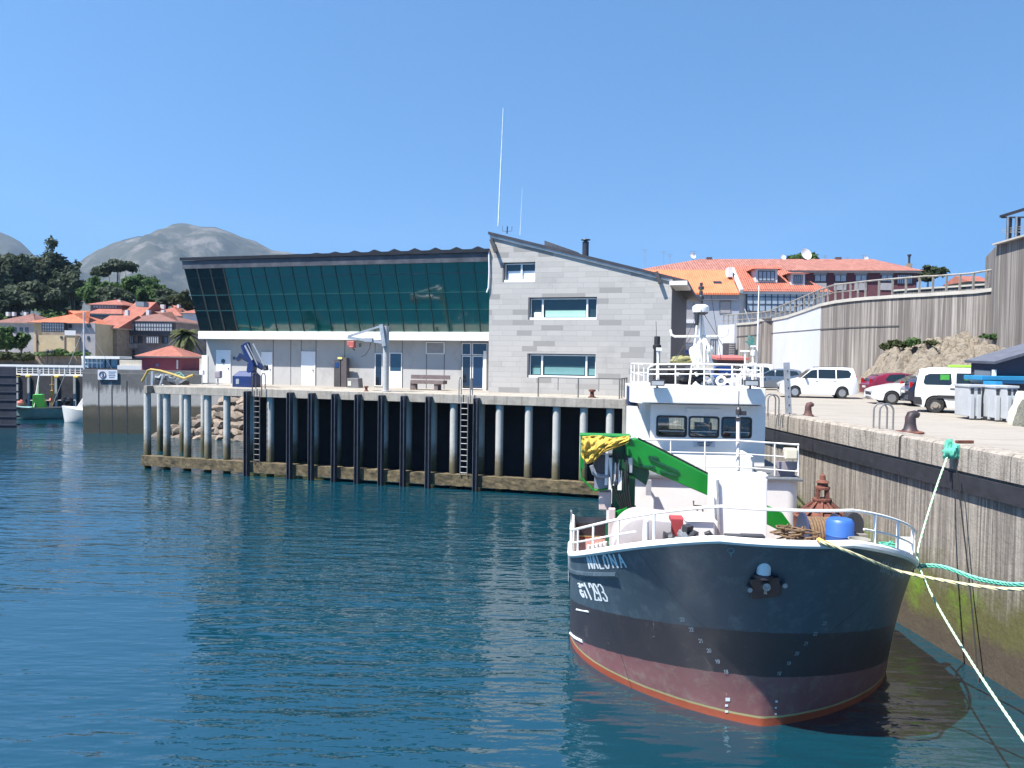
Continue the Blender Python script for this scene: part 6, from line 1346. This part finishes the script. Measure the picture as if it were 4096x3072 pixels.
M().lathe([(0,-.02),(.16,-.02),(.16,.02),(0,.02)],h.q(630,1460)+V((0,-.03,0)),14,'y').build('round_vent',mt('blue_grey_vent',(.12,.14,.22),.6),h.t)
h=House('bus_shelter','white framed glass shelter between the stone wall and the kiosk',400,93,0,5.2,'shelter')
a=h.q(327,1475);b_=h.q(474,1427); h.box('roof',325,478,1426,1434,-.6,3,WHITE); h.box('glass_wall',329,472,1436,1474,0,.05,glass('shelter_glass',(.22,.36,.42),.1))
for px in (329,352,368,388,402,420,440,472): h.box('post',px-2,px+2,1434,1475,-.08,.1,WHITE if px<410 else FRD)
h.box('rail',329,410,1449,1453,-.06,.05,WHITE)
for nm,px0,px1,py0,Y,lab in (('garden_wall',478,568,1440,88,'cream garden wall left of the red kiosk'),('garden_wall',752,832,1434,86,'cream garden wall right of the red kiosk')):
    a=at(px0,py0,Y);b_=at(px1,py0,Y); o=M().box(a.x,b_.x,Y,Y+.5,5.1,a.z).build(nm,mt('cream_stone_wall',(.50,.45,.36),.9,var=.15,scale=1.2,dirt=(.35,.3,.24),dfac=.4),None,bev=.03); tag(o,lab,'wall')
    M().box(a.x-.1,b_.x+.1,Y-.3,Y-.01,5.1,5.1+(a.z-5.1)*.45).build('step',WHR,o)
# stone retaining wall with ivy, hedge, lamp posts
a=at(-60,1410,102);b_=at(326,1412,102); o=M().box(a.x,b_.x,102,103,4.6,a.z).build('stone_wall',TAN); tag(o,'long brown stone retaining wall below the yellow house','wall')
def bush(name,label,Y,px0,px1,py0,py1,n,size,mat,cat='bush'):
    a=at(px0,py1,Y);b_=at(px1,py0,Y); W_=b_.x-a.x;Hh=b_.z-a.z; cl=[]
    for i in range(max(3,int(W_/max(.6,Hh*.7)))):
        f=random.random(); g=random.uniform(.35,.75); cl.append(((W_*f,random.uniform(-.4,.4),Hh*g*.55),W_*.16+.3,.8,Hh*g*.5))
    o=leaves(cl,n,size).build(name,mat,None,fix=False); o.location=(a.x,Y,a.z); return tag(o,label,cat)
bush('ivy','olive ivy hanging over the long stone wall',101.6,-20,150,1395,1440,1500,.35,FO,'ivy'); bush('ivy','thin green ivy on the right end of the stone wall',101.6,150,330,1400,1422,700,.3,FG,'ivy'); bush('bush','round green bush on top of the stone wall before the yellow house',101.4,230,290,1390,1420,500,.3,FG)
for px,lab in ((190,'left one of two dark lamp posts by the footbridge'),(207,'right one of two dark lamp posts by the footbridge')):
    a=at(px,1480,96); zt=at(px,1394,96).z; t=empty('lamp_post',(a.x,96,4.6),0,lab,'lamp post','lamp posts by the footbridge'); M().lathe([(.10,0),(.07,.6),(.05,zt-4.6-.6)],(0,0,0),8).build('post',DGREY,t)
    M().lathe([(.05,-.3),(.2,-.2),(.24,.1),(.1,.25),(0,.35)],(0,0,zt-4.6-.4),8).build('lantern',DGREY,t)
# palm
def palm(label,px,Y,py0,basez=5.2,wp=120):
    c_=at(px,1300,Y); zt=at(px,py0,Y).z; t=empty('palm_tree',(c_.x,Y,basez),0,label,'palm tree'); H=zt-basez; r_=wp*Y/3000/2
    M().tube([(0,0,-.5),(0,0,H*.3),(0,0,H*.62)],[.5,.42,.46],10).build('trunk',mt('palm_bark',(.09,.075,.06),.95,var=.4,scale=4,bmp=.6),t,smooth=True)
    k=M(); 
    for i in range(58):
        an=random.random()*6.28; el=random.uniform(-.5,1.35); L=r_*random.uniform(.85,1.15); d=V((math.cos(an),math.sin(an),0)); P=[]
        for j in range(7):
            s=j/6; P.append(V((0,0,H*.64))+d*(L*s*math.cos(el*(1-s*.5)))+V((0,0,L*(s*math.sin(el)-s*s*.75))))
        for a_,b_,s in zip(P,P[1:],range(6)):
            w_=.16*(1-s/7)*r_/2; up=V((0,0,1)); sd=(b_-a_).cross(up).normalized()*w_*3
            k.quad(a_-sd+V((0,0,-.12)),a_,b_,b_-sd*.85+V((0,0,-.12))); k.quad(a_,a_+sd+V((0,0,-.12)),b_+sd*.85+V((0,0,-.12)),b_)
    k.build('crown',folmat('palm_foliage',(.05,.075,.025),(.09,.10,.04),(.16,.15,.07)),t,fix=False)
palm('dark feathery palm tree beside the left end of the glass hall',748,92,1258,wp=140)
# trees
TG='wooded hill behind the village'
BT=['tall dark eucalyptus at the left frame edge','tall dark eucalyptus second from the left, dense crown','tallest eucalyptus with pale gaps high in its crown','thin-topped eucalyptus leaning right above the yellow house','low dark tree under the tall eucalyptus group','dark tree filling the foot of the eucalyptus group']
for lab,(Y,px,y0,y1,w_,n,mat) in zip(BT,((190,20,985,1230,190,3800,FD),(195,110,985,1240,190,3800,FD),(200,205,958,1190,170,3600,FD),(205,265,1020,1160,110,1100,FD),(180,70,1120,1290,230,3400,FD),(182,215,1120,1270,170,3000,FD))): ptree('eucalyptus_tree',lab,Y,px,y0,y1+30,w_,int(n*2.1),.62,mat,TG,6,5)
GT=['dark green round tree right of the eucalyptus group','mid green tree above the brown terraced house','bright green broad tree below the flat topped pine','bright green tree right of centre on the hill','small dark green tree by the glass hall edge','dark shrubby tree behind the pink roofs','olive tree touching the leaning glass hall']
for lab,(Y,px,y0,y1,w_,n,mat) in zip(GT,((175,300,1068,1235,120,2600,FD),(170,390,1100,1230,150,2800,FG),(185,540,1088,1210,190,3600,FG),(178,620,1120,1230,120,2200,FG),(165,672,1150,1240,100,1800,FD),(168,470,1140,1240,150,2600,FD),(160,735,1160,1240,90,1500,FO))): ptree('broadleaf_tree',lab,Y,px,y0,y1+20,w_,int(n*1.9),.52,mat,TG,6,5)
ptree('pine_tree','flat topped dark pine standing against the mountain',230,470,1036,1100,160,1700,.8,FD,TG,8,4)
ptree('pine_tree','smaller pine with ragged crown left of the flat topped pine',232,400,1075,1112,70,500,.7,FD,TG,8,2)
for lab,(Y,px,y0,y1,w_) in zip(('dark green hedge tree at the left frame edge below the grey house','lighter green shrub tree right of the dark hedge tree'),((106,25,1300,1412,110),(107,85,1320,1412,60))): ptree('hedge_tree',lab,Y,px,y0,y1,w_,1500,.38,FG,None,5.2,3)
cl=[]
for i in range(90):
    X=random.uniform(-150,-22); Y=random.uniform(150,176); cl.append(((X,Y,random.uniform(7.5,14.5)),random.uniform(3,6),3,random.uniform(2,4)))
o=leaves(cl,14000,.55).build('undergrowth',FG,None,fix=False); tag(o,kind='stuff')
# boats in the basin ----------------------------------------------------------
def small_hull(L,B,Hh,mat,par,sheer=.35):
    k=M(); nx,nz=24,8; rows=[]
    for i in range(nx+1):
        u=i/nx; b_=B/2*math.sin(min(1,u*1.6+.25)*math.pi/2)**.8 if u<.6 else B/2*(1-((u-.6)/.4)**2.2); sh=Hh*(1+sheer*(max(0,u-.3)/.7)**2); row=[]
        for j in range(nz+1): v=j/nz; row.append((L*(u-.5)+.35*v*(u>.9)*(u-.9)*10,b_*(.25+.75*v**.5),-.3+(sh+.3)*v))
        rows.append([V((x,-y,z)) for x,y,z in row[::-1]]+[V((x,y,z)) for x,y,z in row])
    m_=len(rows[0]); k.add([p for r_ in rows for p in r_],[(i*m_+j,i*m_+j+1,(i+1)*m_+j+1,(i+1)*m_+j) for i in range(nx) for j in range(m_-1)]+[(i*m_,(i+1)*m_,(i+2)*m_-1,(i+1)*m_-1) for i in range(nx)]+[tuple(range(m_))]); return k.build('hull',mat,par,smooth=True)
p=onz(182,1676,0); t=empty('fishing_boat',(p.x,p.y,0),200,'small weathered teal fishing boat with green cabin in the far basin','boat')
TEAL=mt('faded_teal_paint',(.17,.31,.31),.6,var=.25,scale=1.5,dirt=(.22,.27,.26),dfac=.6); small_hull(6.0,2.3,1.15,TEAL,t,.25)
k=M(); k.box(-2.7,2.6,-1.1,1.1,1.15,1.25); k.build('gunwale',DGREY,t); M().prism([V((-.1,-.55,1.2)),V((1.1,-.5,1.2)),V((1.0,-.45,2.6)),V((.2,-.5,2.6))],(0,1.05,0)).build('cabin',mt('bright_green_paint',(.10,.50,.08),.5,var=.15),t,bev=.03)
k=M()
for s_ in (-1,1): k.bar((.9,s_*.6,1.3),(.55,0,4.7),.07,.07)
k.bar((.55,0,4.7),(.5,0,5.1),.25,.25); k.build('mast_frame',WHITE,t); k=M(); k.bar((-.6,0,1.2),(-.6,0,4.6),.09,.09); k.bar((-.6,-.9,3.6),(-.6,.9,3.6),.07,.07); k.bar((-.6,-.1,1.5),(-.6,.1,3.0),.2,.2); k.build('derrick',mt('ochre_mast',(.65,.38,.06),.6),t)
k=M()
for i in range(7): k.tube([(-2.6+i*.6,-1.1,1.25),(-2.6+i*.6,-1.1,1.9)],.035,5)
k.tube([(-2.6,-1.1,1.9),(1.6,-1.1,1.9)],.04,5); k.build('railing',WRAIL,t)
random.seed(4)
for i,(x,y,z,r_,cn,cc) in enumerate(((2.4,-.7,1.7,.33,'coral_buoy',(.62,.16,.13)),(2.8,-.4,1.2,.3,'cream_buoy',(.62,.55,.42)),(2.9,-1.1,.45,.38,'cream_buoy',(.62,.55,.42)),(3.4,-.6,.4,.36,'cream_buoy',(.62,.55,.42)),(-.4,-.9,1.9,.3,'coral_buoy',(.62,.16,.13)))):
    M().lathe([(0,-r_),(r_*.7,-r_*.7),(r_,0),(r_*.7,r_*.7),(0,r_)],(x,y,z),10).build('fender_ball',mt(cn,cc,.6),t,smooth=True)
k=M()
for i in range(12): k.ob((random.uniform(-2.5,-.9),random.uniform(-.9,.9),1.4+random.random()*.9),(.4,.4,.3),random.random(),random.random())
k.build('fishing_gear',DGREY,t)
p=onz(305,1690,0); t=empty('sailing_yacht',(p.x+2.5,p.y,0),172,'white sailing yacht with tall mast partly hidden by the basin wall','yacht')
small_hull(8,2.6,1.25,mt('white_gelcoat',(.68,.70,.71),.25,var=.04,dirt=(.45,.52,.55),dfac=.3),t,.3)
M().prism([V((-3,-1,1.25)),V((2.2,-.9,1.25)),V((1.2,-.85,2.6)),V((-2.4,-.9,2.75))],(0,1.9,0)).build('cabin',WHITE,t,bev=.06)
k=M(); k.prism([V((-1.2,-1.02,1.7)),V((.9,-.98,1.65)),V((.6,-.96,2.2)),V((-1.1,-.98,2.25))],(0,.03,0)); k.build('cabin_window',DGLASS,t)
mx=1.85; zt=at(333,1246,p.y).z
M().tube([(mx,0,1.2),(mx,0,zt)],[.10,.07],8).build('mast',mt('pale_mast',(.55,.56,.58),.4),t); k=M(); k.tube([(mx,0,zt-1.6),(5.4,0,1.6)],.03,4); k.tube([(mx,0,zt-1),(-3.6,0,1.7)],.015,4); k.build('rigging',GALV,t); M().tube([(mx,0,3.1),(-3.4,0,3.0)],.17,8).build('furled_sail',mt('blue_sail_cover',(.10,.16,.28),.8),t,smooth=True)
# ================================================================ right background
WPX=[(2885,80,1298),(2950,76,1293),(3020,71,1287),(3095,66,1273),(3150,63,1262),(3220,60,1238),(3285,57,1214),(3340,55.2,1202),(3400,53.5,1194),(3460,52.4,1188),(3560,50.8,1181),(3640,49.8,1176),(3700,49,1173),(3790,47.8,1167),(3900,46.5,1160),(3990,45.4,1149),(4200,44,1140)]
def wpt(px):
    z=lerp([(a,b_) for a,b_,_ in WPX],px); t=lerp([(a,c_) for a,_,c_ in WPX],px); p=at(px,t,z); return p
m,nt,b=newmat('breakwater_concrete'); L=nt.links
vec=coords(nt,(1,1,1),True); st=coords(nt,(3.6,3.6,.05),True); st2=coords(nt,(11,11,.12),True)
c=mixc(nt,noi(nt,vec,.5,6,.7),(.25,.227,.205),(.37,.34,.31)); c=mixc(nt,ramp(nt,noi(nt,st,1.,4,.7),[(.42,G(0)),(.57,G(.85))]),c,(.115,.10,.09))
c=mixc(nt,ramp(nt,noi(nt,st2,1.,4,.75),[(.46,G(0)),(.62,G(.7))]),c,(.10,.087,.08)); c=mixc(nt,ramp(nt,noi(nt,coords(nt,(3,3,.07),True),1.3,3,.7),[(.60,G(0)),(.70,G(.6))]),c,(.50,.47,.43))
L.new(c,b.inputs['Base Color']); b.inputs['Roughness'].default_value=.95; bump(nt,b,noi(nt,st2,1.,4,.7),.4,.05); BRKM=m
o0=wpt(3285); bwl=empty('breakwater_wall',(o0.x,o0.y,DECK),0,'curved streaked concrete breakwater wall behind the parked cars','wall'); lw=lambda p:V((p.x-o0.x,p.y-o0.y,p.z-DECK))
def wallpart(nm,p0,p1,mat,off=0.,step=12,th=.7,top=None,bot=0.,zoff=0):
    n=max(2,int((p1-p0)/step)); k=M(); P=[lw(wpt(p0+(p1-p0)*i/n)) for i in range(n+1)]; T=[]
    for i,p in enumerate(P):
        d=(P[min(i+1,n)]-P[max(i-1,0)]); nrm=V((d.y,-d.x,0)).normalized(); 
        if nrm.y>0: nrm=-nrm
        f=p+nrm*off; bk_=p-nrm*th; zt=(p.z if top is None else top)+zoff
        T.append([V((f.x,f.y,bot if bot<1e3 else zt-(bot-1e3))),V((f.x,f.y,zt)),V((bk_.x,bk_.y,zt)),V((bk_.x,bk_.y,bot if bot<1e3 else zt-(bot-1e3)))])
    k.add([q for r_ in T for q in r_],[(i*4+j,i*4+(j+1)%4,(i+1)*4+(j+1)%4,(i+1)*4+j) for i in range(n) for j in range(4)]+[(0,1,2,3),(n*4,n*4+1,n*4+2,n*4+3)]); return k.build(nm,mat,bwl)
wallpart('wall_face',2948,4200,BRKM)
wallpart('white_panel',3095,3285,mt('white_wall_paint',(.50,.515,.56),.8,var=.05,scale=.6,dirt=(.42,.42,.45),dfac=.3),.03,12,-.0,zoff=-.12)
wallpart('coping',2948,4200,mt('pale_coping',(.42,.40,.36),.9,var=.15,scale=1),.1,12,.8,None,1e3+.22,.0)
wallpart('joint',2948,3600,mt('dark_wall_joint',(.09,.085,.08),.9),.045,12,-.0,4.55,4.47)
wallpart('upper_wall',3440,4200,BRKM,-3.4,14,4.2,None,0.,.58); wallpart('upper_coping',3440,4200,mt('pale_coping',(.42,.40,.36)),-3.3,14,4.3,None,1e3+.12,.70)
wb_=wallpart('white_block',2882,2950,mt('white_wall_paint',(.50,.515,.56)),.3,8,.7,None,0.,-.1)
k=M(); a=lw(at(2890,1422,77.2));b_=lw(at(2942,1372,75.6)); k.prism([V((a.x,a.y,a.z)),V((b_.x,b_.y,a.z)),V((b_.x,b_.y,b_.z)),V((a.x,a.y,b_.z))],(0,-.06,0)); dv=k.build('vent_door',mt('dark_vent',(.05,.045,.05),.6),wb_)
k=M()
for i in range(7): z=a.z+(b_.z-a.z)*(i+.5)/7; k.bar(V((a.x+.15,a.y-.08,z)),V((b_.x-.1,b_.y-.08,z)),.04,.07)
k.build('louvre',mt('grey_louvre',(.28,.26,.27),.6),dv)
k=M(); random.seed(13)
P=[]; 
for i in range(18): an=i*6.283/18; r_=1+.35*math.sin(i*2.3); P.append(at(3016+30*r_*math.cos(an),1366+24*r_*math.sin(an),lerp([(a,b_) for a,b_,_ in WPX],3016)-.25))
k.prism([lw(p) for p in P],(.0,.12,0)); k.build('paint_blotch',mt('teal_paint_blotch',(.05,.28,.27),.8,var=.5,scale=3,dirt=(.22,.24,.23),dfac=.9),bwl)
rl=empty('wall_railing',(o0.x,o0.y,DECK),0,'pale steel railing climbing along the top of the curved breakwater wall','railing')
RTP=[(2889,1262),(3025,1251),(3073,1246),(3272,1162),(3335,1140),(3494,1122),(3700,1105),(3744,1104),(3880,1094),(3984,1077)]
def rp(px,zf=None,inn=.25):
    w_=wpt(px); Y=w_.y+inn; return lw(at(px,lerp(RTP,px) if zf is None else zf,Y))
RST=mt('weathered_rail_steel',(.30,.28,.25),.6,.3,var=.3,scale=3)
k=M(); k.tube([rp(2889+(3984-2889)*i/70) for i in range(71)],.06,6); k.build('handrail',RST,rl,smooth=True)
k=M(); k.tube([rp(2889+(3440-2889)*i/40)-V((0,0,.55)) for i in range(41)],.035,5); k.build('mid_rail',RST,rl)
px=2895
while px<3984:
    a=rp(px); w_=lw(wpt(px)); k=M(); k.bar(a,V((a.x,a.y,w_.z-.1)),.12,.08); k.build('post',RST,rl); px+=19 if px<3300 else (30 if px<3450 else 54)
# tall wall block at the right
A=at(3987,979,44.);Bp=at(4400,860,35.); t=empty('tall_wall_block',(A.x,A.y,DECK),0,'tall concrete wall block at the right edge carrying a steel rail frame','wall'); d=V((Bp.x-A.x,Bp.y-A.y,0)); h_=A.z-DECK
k=M(); k.prism([V((0,0,0)),d,d+V((3,4,0)),V((2.5,5,0))],(0,0,h_)); k.build('block',BRKM,t,bev=.04)
k=M(); k.bar(V((-.05,-.08,h_)),d+V((0,-.08,h_)),.5,.1); k.build('coping',mt('pale_coping',(.42,.40,.36)),t)
f=lambda px,py,dy=1.2: at(px,py,lerp([(3987,44.),(4400,35.)],px)+dy)-V((A.x,A.y,DECK))
rf_=empty('rail_frame',(A.x,A.y,DECK+h_),0,'dark steel rail frame with taut wires on top of the tall wall block','railing'); g=lambda px,py,dy=1.2:f(px,py,dy)-V((0,0,h_))
k=M(); k.bar(g(4003,866),g(4180,812),.14,.14); k.bar(g(4008,870),g(4180,868),.09,.09); k.build('top_beam',mt('dark_frame_steel',(.035,.03,.035),.5,.3),rf_)
for px in (4038,4072,4130): q0=g(px,868);q1=g(px,962); k=M(); k.bar(q0,V((q0.x,q0.y,-.1)),.2,.2); k.build('post',mt('dark_frame_steel',(.035,.03,.035)),rf_); M().bar(q0+V((-.14,-.1,0)),V((q0.x-.14,q0.y-.1,-.1)),.07,.07).build('pale_strut',GALV,rf_)
k=M()
for (y0,y1) in ((917,893),(924,905),(931,926),(922,936)): k.tube([g(4008,y0),g(4180,y1)],.025,4)
k.build('wires',GALV,rf_)
# rocky bank ---------------------------------------------------------------
k=M()
def rock(u,v):
    px=3405+820*u; w_=wpt(px); Yb=w_.y-.25; e=min(1,max(0,(px-3415)/150.))**.8; D=2.+7.0*e; Y=Yb-D*(1-v); s=Y/Yb
    x=(w_.x)*s+ (0); P3=V((x,Y,0)); c1=noise.voronoi(P3*.55+V((0,0,v*2)))[0]; c2=noise.voronoi(P3*1.5+V((5,0,v*5)))[0]
    fr=noise.fractal(P3*.35+V((0,0,2)),1.,2.,5)
    z=DECK-.12+e*3.6*v**.85+e*min(1,v*5)*((c1[1]-c1[0])**.5*.95-.6+(c2[1]-c2[0])**.5*.55-.15+fr*.6)
    return V((x+.2*fr,Y,z))
k.grid(rock,260,90)
m,nt,b=newmat('limestone_rock'); L=nt.links; vec=coords(nt,(1,1,1),True)
c=mixc(nt,noi(nt,vec,.9,7,.7),(.27,.225,.17),(.40,.35,.28)); c=mixc(nt,ramp(nt,noi(nt,vec,2.6,6,.75),[(.50,G(0)),(.64,G(.8))]),c,(.15,.118,.085)); c=mixc(nt,ramp(nt,noi(nt,vec,6,6,.8),[(.58,G(0)),(.68,G(.7))]),c,(.09,.07,.05)); L.new(c,b.inputs['Base Color']); b.inputs['Roughness'].default_value=.95
bump(nt,b,noi(nt,vec,3,7,.75),1.,.35)
o=k.build('rock_bank',m); tag(o,kind='structure')
def gbush(label,px,py,Y,w_,h_,n,mat=None): 
    p=at(px,py,Y); cl=[((random.uniform(-.4,.4)*w_,random.uniform(-.3,.3),random.uniform(0,.5)*h_),w_*.3,.5,h_*.35) for _ in range(7)]
    o=leaves(cl,n,.16).build('bush',mat or FG,None,fix=False); o.location=(p.x,p.y,p.z); tag(o,label,'bush')
gbush('dark green bush high on the rock bank against the wall',3590,1384,48.0,.9,.5,330,FO); gbush('green bush on the rock bank right of the darker bush',3648,1376,47.4,.8,.6,300,FG); gbush('small green bush hanging at the top left of the rock bank',3545,1392,48.6,.5,.4,200,FO); gbush('little green tuft near the tall wall block',3965,1352,44.2,.5,.35,160,FG); gbush('small olive tuft high on the rocks right of the bushes',3720,1374,46.6,.35,.3,120,FO)
# red hut behind the boat
a=at(2868,1470,66);b_=at(2978,1425,66); t=empty('red_hut',(a.x,66,DECK),0,'low red roofed hut between the white wall block and the wheelhouse','hut'); w_=b_.x-a.x; hz=b_.z-DECK
M().box(0,w_,0,2.5,0,hz-.3).build('wall',mt('dark_hut',(.06,.05,.06),.7),t); M().prism([V((-.2,-.6,hz-.35)),V((w_+.2,-.6,hz-.35)),V((w_+.2,-.6,hz-.15)),V((-.2,-.6,hz-.15))],(0,3.4,.25)).build('roof',mt('faded_red_roof',(.42,.12,.11),.7,var=.15),t)
# houses ---------------------------------------------------------------------
BRICK=mt('dark_red_brick',(.115,.04,.05),.9,var=.2,scale=2); GRYF=mt('grey_blue_render',(.34,.36,.40),.9,var=.07,scale=.8); PNL=mt('grey_panel',(.30,.29,.30),.8,var=.1)
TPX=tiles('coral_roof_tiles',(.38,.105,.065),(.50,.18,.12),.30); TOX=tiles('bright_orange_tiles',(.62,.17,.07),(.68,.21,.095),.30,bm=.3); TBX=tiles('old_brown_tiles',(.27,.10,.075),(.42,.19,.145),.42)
h=House('apartment_building','long dark red brick building with worn pink tiled hip roof',3150,122,-6,6,'building')
h.wall(2560,3668,1084,16,BRICK); x0,x1,y0,y1,z=h.w
zr=h.q(3000,1036,8).z; xl=h.q(2800,1036,8).x; xr_=h.q(3490,1042,8).x; lft=x0-1
k=M(); k.add([V((lft,-.8,z+.05)),V((x1+.8,-.8,z+.05)),V((x1+.8,16.8,z+.05)),V((lft,16.8,z+.05)),V((xl,8,zr)),V((xr_,8,zr))],[(0,1,5,4),(1,2,5),(2,3,4,5),(3,0,4),(3,2,1,0)]); rf=k.build('roof',TBX,h.t)
M().box(lft+.3,x1+.5,-.5,16,z-.25,z+.04).build('eaves',mt('pale_eaves',(.42,.39,.36)),h.t)
for a in ((3257,3306),(3338,3386),(3420,3468),(3524,3572)): 
    h.box('shutter_panel',a[0]-2,a[1]+2,1088,1099,-.12,.1,PNL); h.win(a[0],a[1],1099,1127,-.02,FRD,CUR,2); h.box('sill_panel',a[0]-2,a[1],1132,1160,-.12,.1,PNL)
h.win(3587,3650,1098,1135,-.05,FRD,CUR,7)
for px,py,s_ in ((3220,1019,1.15),(3131,1030,.55),(2770,1024,.6),(3462,1034,.5)):
    p=h.q(px,py,8); k=M().lathe([(0,0),(s_*.6,.1*s_),(s_*.9,.28*s_),(s_*.93,.30*s_),(.5*s_,.12*s_),(0,.05)],(0,0,0),16); o=k.build('satellite_dish',WHITE,rf,smooth=True); o.location=p; o.rotation_euler=(R(70),0,R(25))
    M().bar(p+V((0,.1,0)),V((p.x,p.y,zr-.6)),.08,.08).build('dish_mast',GALV,rf)
for px,py0,py1 in ((2580,995,1060),(2655,1003,1040),(2680,1015,1040),(2775,1003,1030),(3300,1020,1042),(3390,1028,1042),(3455,1018,1040)):
    k=M(); a=h.q(px,py1,8);b_=h.q(px,py0,8); k.tube([a-V((0,0,.8)),b_],.04,4); k.tube([b_+V((-.5,0,-.15)),b_+V((.5,0,-.15))],.03,4); k.tube([b_+V((-.35,0,-.45)),b_+V((.35,0,-.45))],.03,4); k.build('aerial',mt('grey_aerial',(.2,.21,.23),.6),rf)
p=h.q(3636,1062,4); k=M(); k.box(p.x-.35,p.x+.35,3.6,4.4,p.z-1.2,p.z+.3); ch=k.build('chimney',TAN,rf); M().lathe([(.18,.3),(.18,1.5),(.3,1.55),(.3,1.8),(0,1.82)],(p.x,4,p.z),10).build('flue',DGREY,ch)
for px in (2836,3352): p=h.q(px,1040,8); M().ob(p,(.9,.9,.9)).build('chimney',mt('dark_chimney',(.08,.06,.06),.8),rf)
h=House('house','white house with bright orange roof and skylight behind the stone block',2830,100,-4,5.5)
h.wall(2670,2958,1172,10,GRYF); x0,x1,y0,y1,z=h.w
A=[h.q(2570,1082,7),h.q(2915,1080,7),h.q(2957,1172,-.7),h.q(2640,1167,-.7)]; A[3]=V((x0-2.5,-.7,A[2].z)); A[0]=V((x0-7,7,A[1].z))
k=M(); k.add(A+[p-V((0,0,.25)) for p in A],[(0,1,2,3),(7,6,5,4),(3,2,6,7),(2,1,5,6),(0,3,7,4)]); rf=k.build('roof',TOX,h.t)
k=M(); P=h.q(2870,1130,2.6); k.ob(P+V((0,0,-.02)),(1.1,.8,.12),rx=R(28)); k.build('skylight',DGLASS,rf)
h.box('roof_end_wall',2913,2932,1068,1108,3.5,2,WHR); k=M(); a=h.q(2920,1082,6.5);b_=h.q(2957,1170,-.8); k.bar(a+V((.3,0,.2)),b_+V((.3,0,.2)),.4,.5); k.build('verge',WHR,h.t)
h.box('cornice',2690,2952,1176,1197,-.5,.48,mt('grey_cornice',(.22,.22,.24),.8))
for a in ((2732,2778,1200,1282),(2877,2924,1204,1254),(2732,2780,1294,1372),(2695,2706,1200,1280),(2695,2706,1295,1380)): 
    h.win(*a,fr=mt('taupe_frame',(.18,.17,.175),.7),gl=PNL,n=1,rows=1)
h.box('balcony_band',2690,2790,1278,1292,-.25,.22,WHR); h.box('ground_floor',2690,2872,1382,1470,-.12,.1,mt('slate_front',(.11,.12,.15),.8)); h.win(2735,2775,1400,1415,-.14,FRD,glass('blue_window',(.02,.05,.2)))
h.win(2840,2872,1357,1440,-.14,FRD,CUR,3)
h=House('house','white house with dark glazed gallery and two dormers under coral tiles',3110,104,-3,5.5)
h.wall(2958,3300,1166,12,WHR); x0,x1,y0,y1,z=h.w; zr=h.q(3080,1062,6).z
k=M(); k.add([V((x0-.6,-.8,z)),V((x1+.8,-.8,z)),V((x1+.8,12.8,z)),V((x0-.6,12.8,z)),V((x0-.6,6,zr)),V((x1-5,6,zr))],[(0,1,5,4),(1,2,5),(2,3,4,5),(3,0,4),(3,2,1,0)]); rf=k.build('roof',TPX,h.t)
M().box(x0-.4,x1+.5,-.6,12,z-.35,z-.01).build('eaves',WHR,h.t)
h.win(2984,3262,1160,1246,-.3,mt('navy_window_wood',(.012,.018,.05),.6),mt('pale_blue_glass',(.30,.36,.42),.15,var=.2,scale=1),11,3,'glazed_gallery',.14)
def dormer(px0,px1,py0,py1,pyt,y):
    a=h.q(px0,py1,y);b_=h.q(px1,py0,y); M().box(a.x-.35,b_.x+.35,y,y+4,a.z-.2,b_.z+.25).build('dormer',WHR,rf); dm=bpy.context.scene.objects
    h.win(px0,px1,py0,py1,y-.02,FRD,mt('pale_blue_glass',(.30,.36,.42)),4); zt=h.q(px0,pyt,y).z
    xc=(a.x+b_.x)/2; k=M(); k.add([V((a.x-.9,y-.5,b_.z+.25)),V((b_.x+.9,y-.5,b_.z+.25)),V((b_.x+.9,y+5,b_.z+.25)),V((a.x-.9,y+5,b_.z+.25)),V((xc-.7,y+1.2,zt)),V((xc+.7,y+1.2,zt)),V((xc,y+6,zt))],[(0,1,5,4),(1,2,6,5),(3,0,4,6),(4,5,6),(3,2,1,0)]); k.build('dormer_roof',TPX,h.t)
dormer(3032,3100,1084,1124,1058,1.2); dormer(3174,3210,1102,1134,1086,.8)
h=House('house','red roofed house showing behind the glass hall roof',1905,95,0,6); h.wall(1840,2100,1019,9,WHR); h.hip(994,mt('bright_red_roof',(.50,.12,.10),.8,var=.1),.3,.45)
h=House('house','distant peach gabled house beyond the breakwater railing',3915,190,0,6); h.wall(3880,3952,1126,10,mt('peach_render',(.60,.42,.30),.9)); h.hip(1104,TP,.8,0,True)
ptree('broadleaf_tree','green tree top rising behind the long building roof ridge',150,3205,1005,1075,150,1400,.45,FG,None,6,3)
ptree('broadleaf_tree','olive green tree at the right end of the long building',135,3700,1062,1140,130,1500,.42,FO,None,6,3)
# air -------------------------------------------------------------------------
m=bpy.data.materials.new('haze_air'); m.use_nodes=True; nt=m.node_tree; nt.nodes.clear(); out=nt.nodes.new('ShaderNodeOutputMaterial'); pv_=nt.nodes.new('ShaderNodeVolumePrincipled')
pv_.inputs['Color'].default_value=(.55,.75,1.,1); pv_.inputs['Density'].default_value=HAZE; pv_.inputs['Anisotropy'].default_value=.2; nt.links.new(pv_.outputs[0],out.inputs['Volume'])
if HAZE>0:
    o=M().box(-2400,1600,-120,4700,-2.2,760).build('haze',m); tag(o,kind='stuff'); o.visible_shadow=True
S.cycles.volume_step_rate=1.
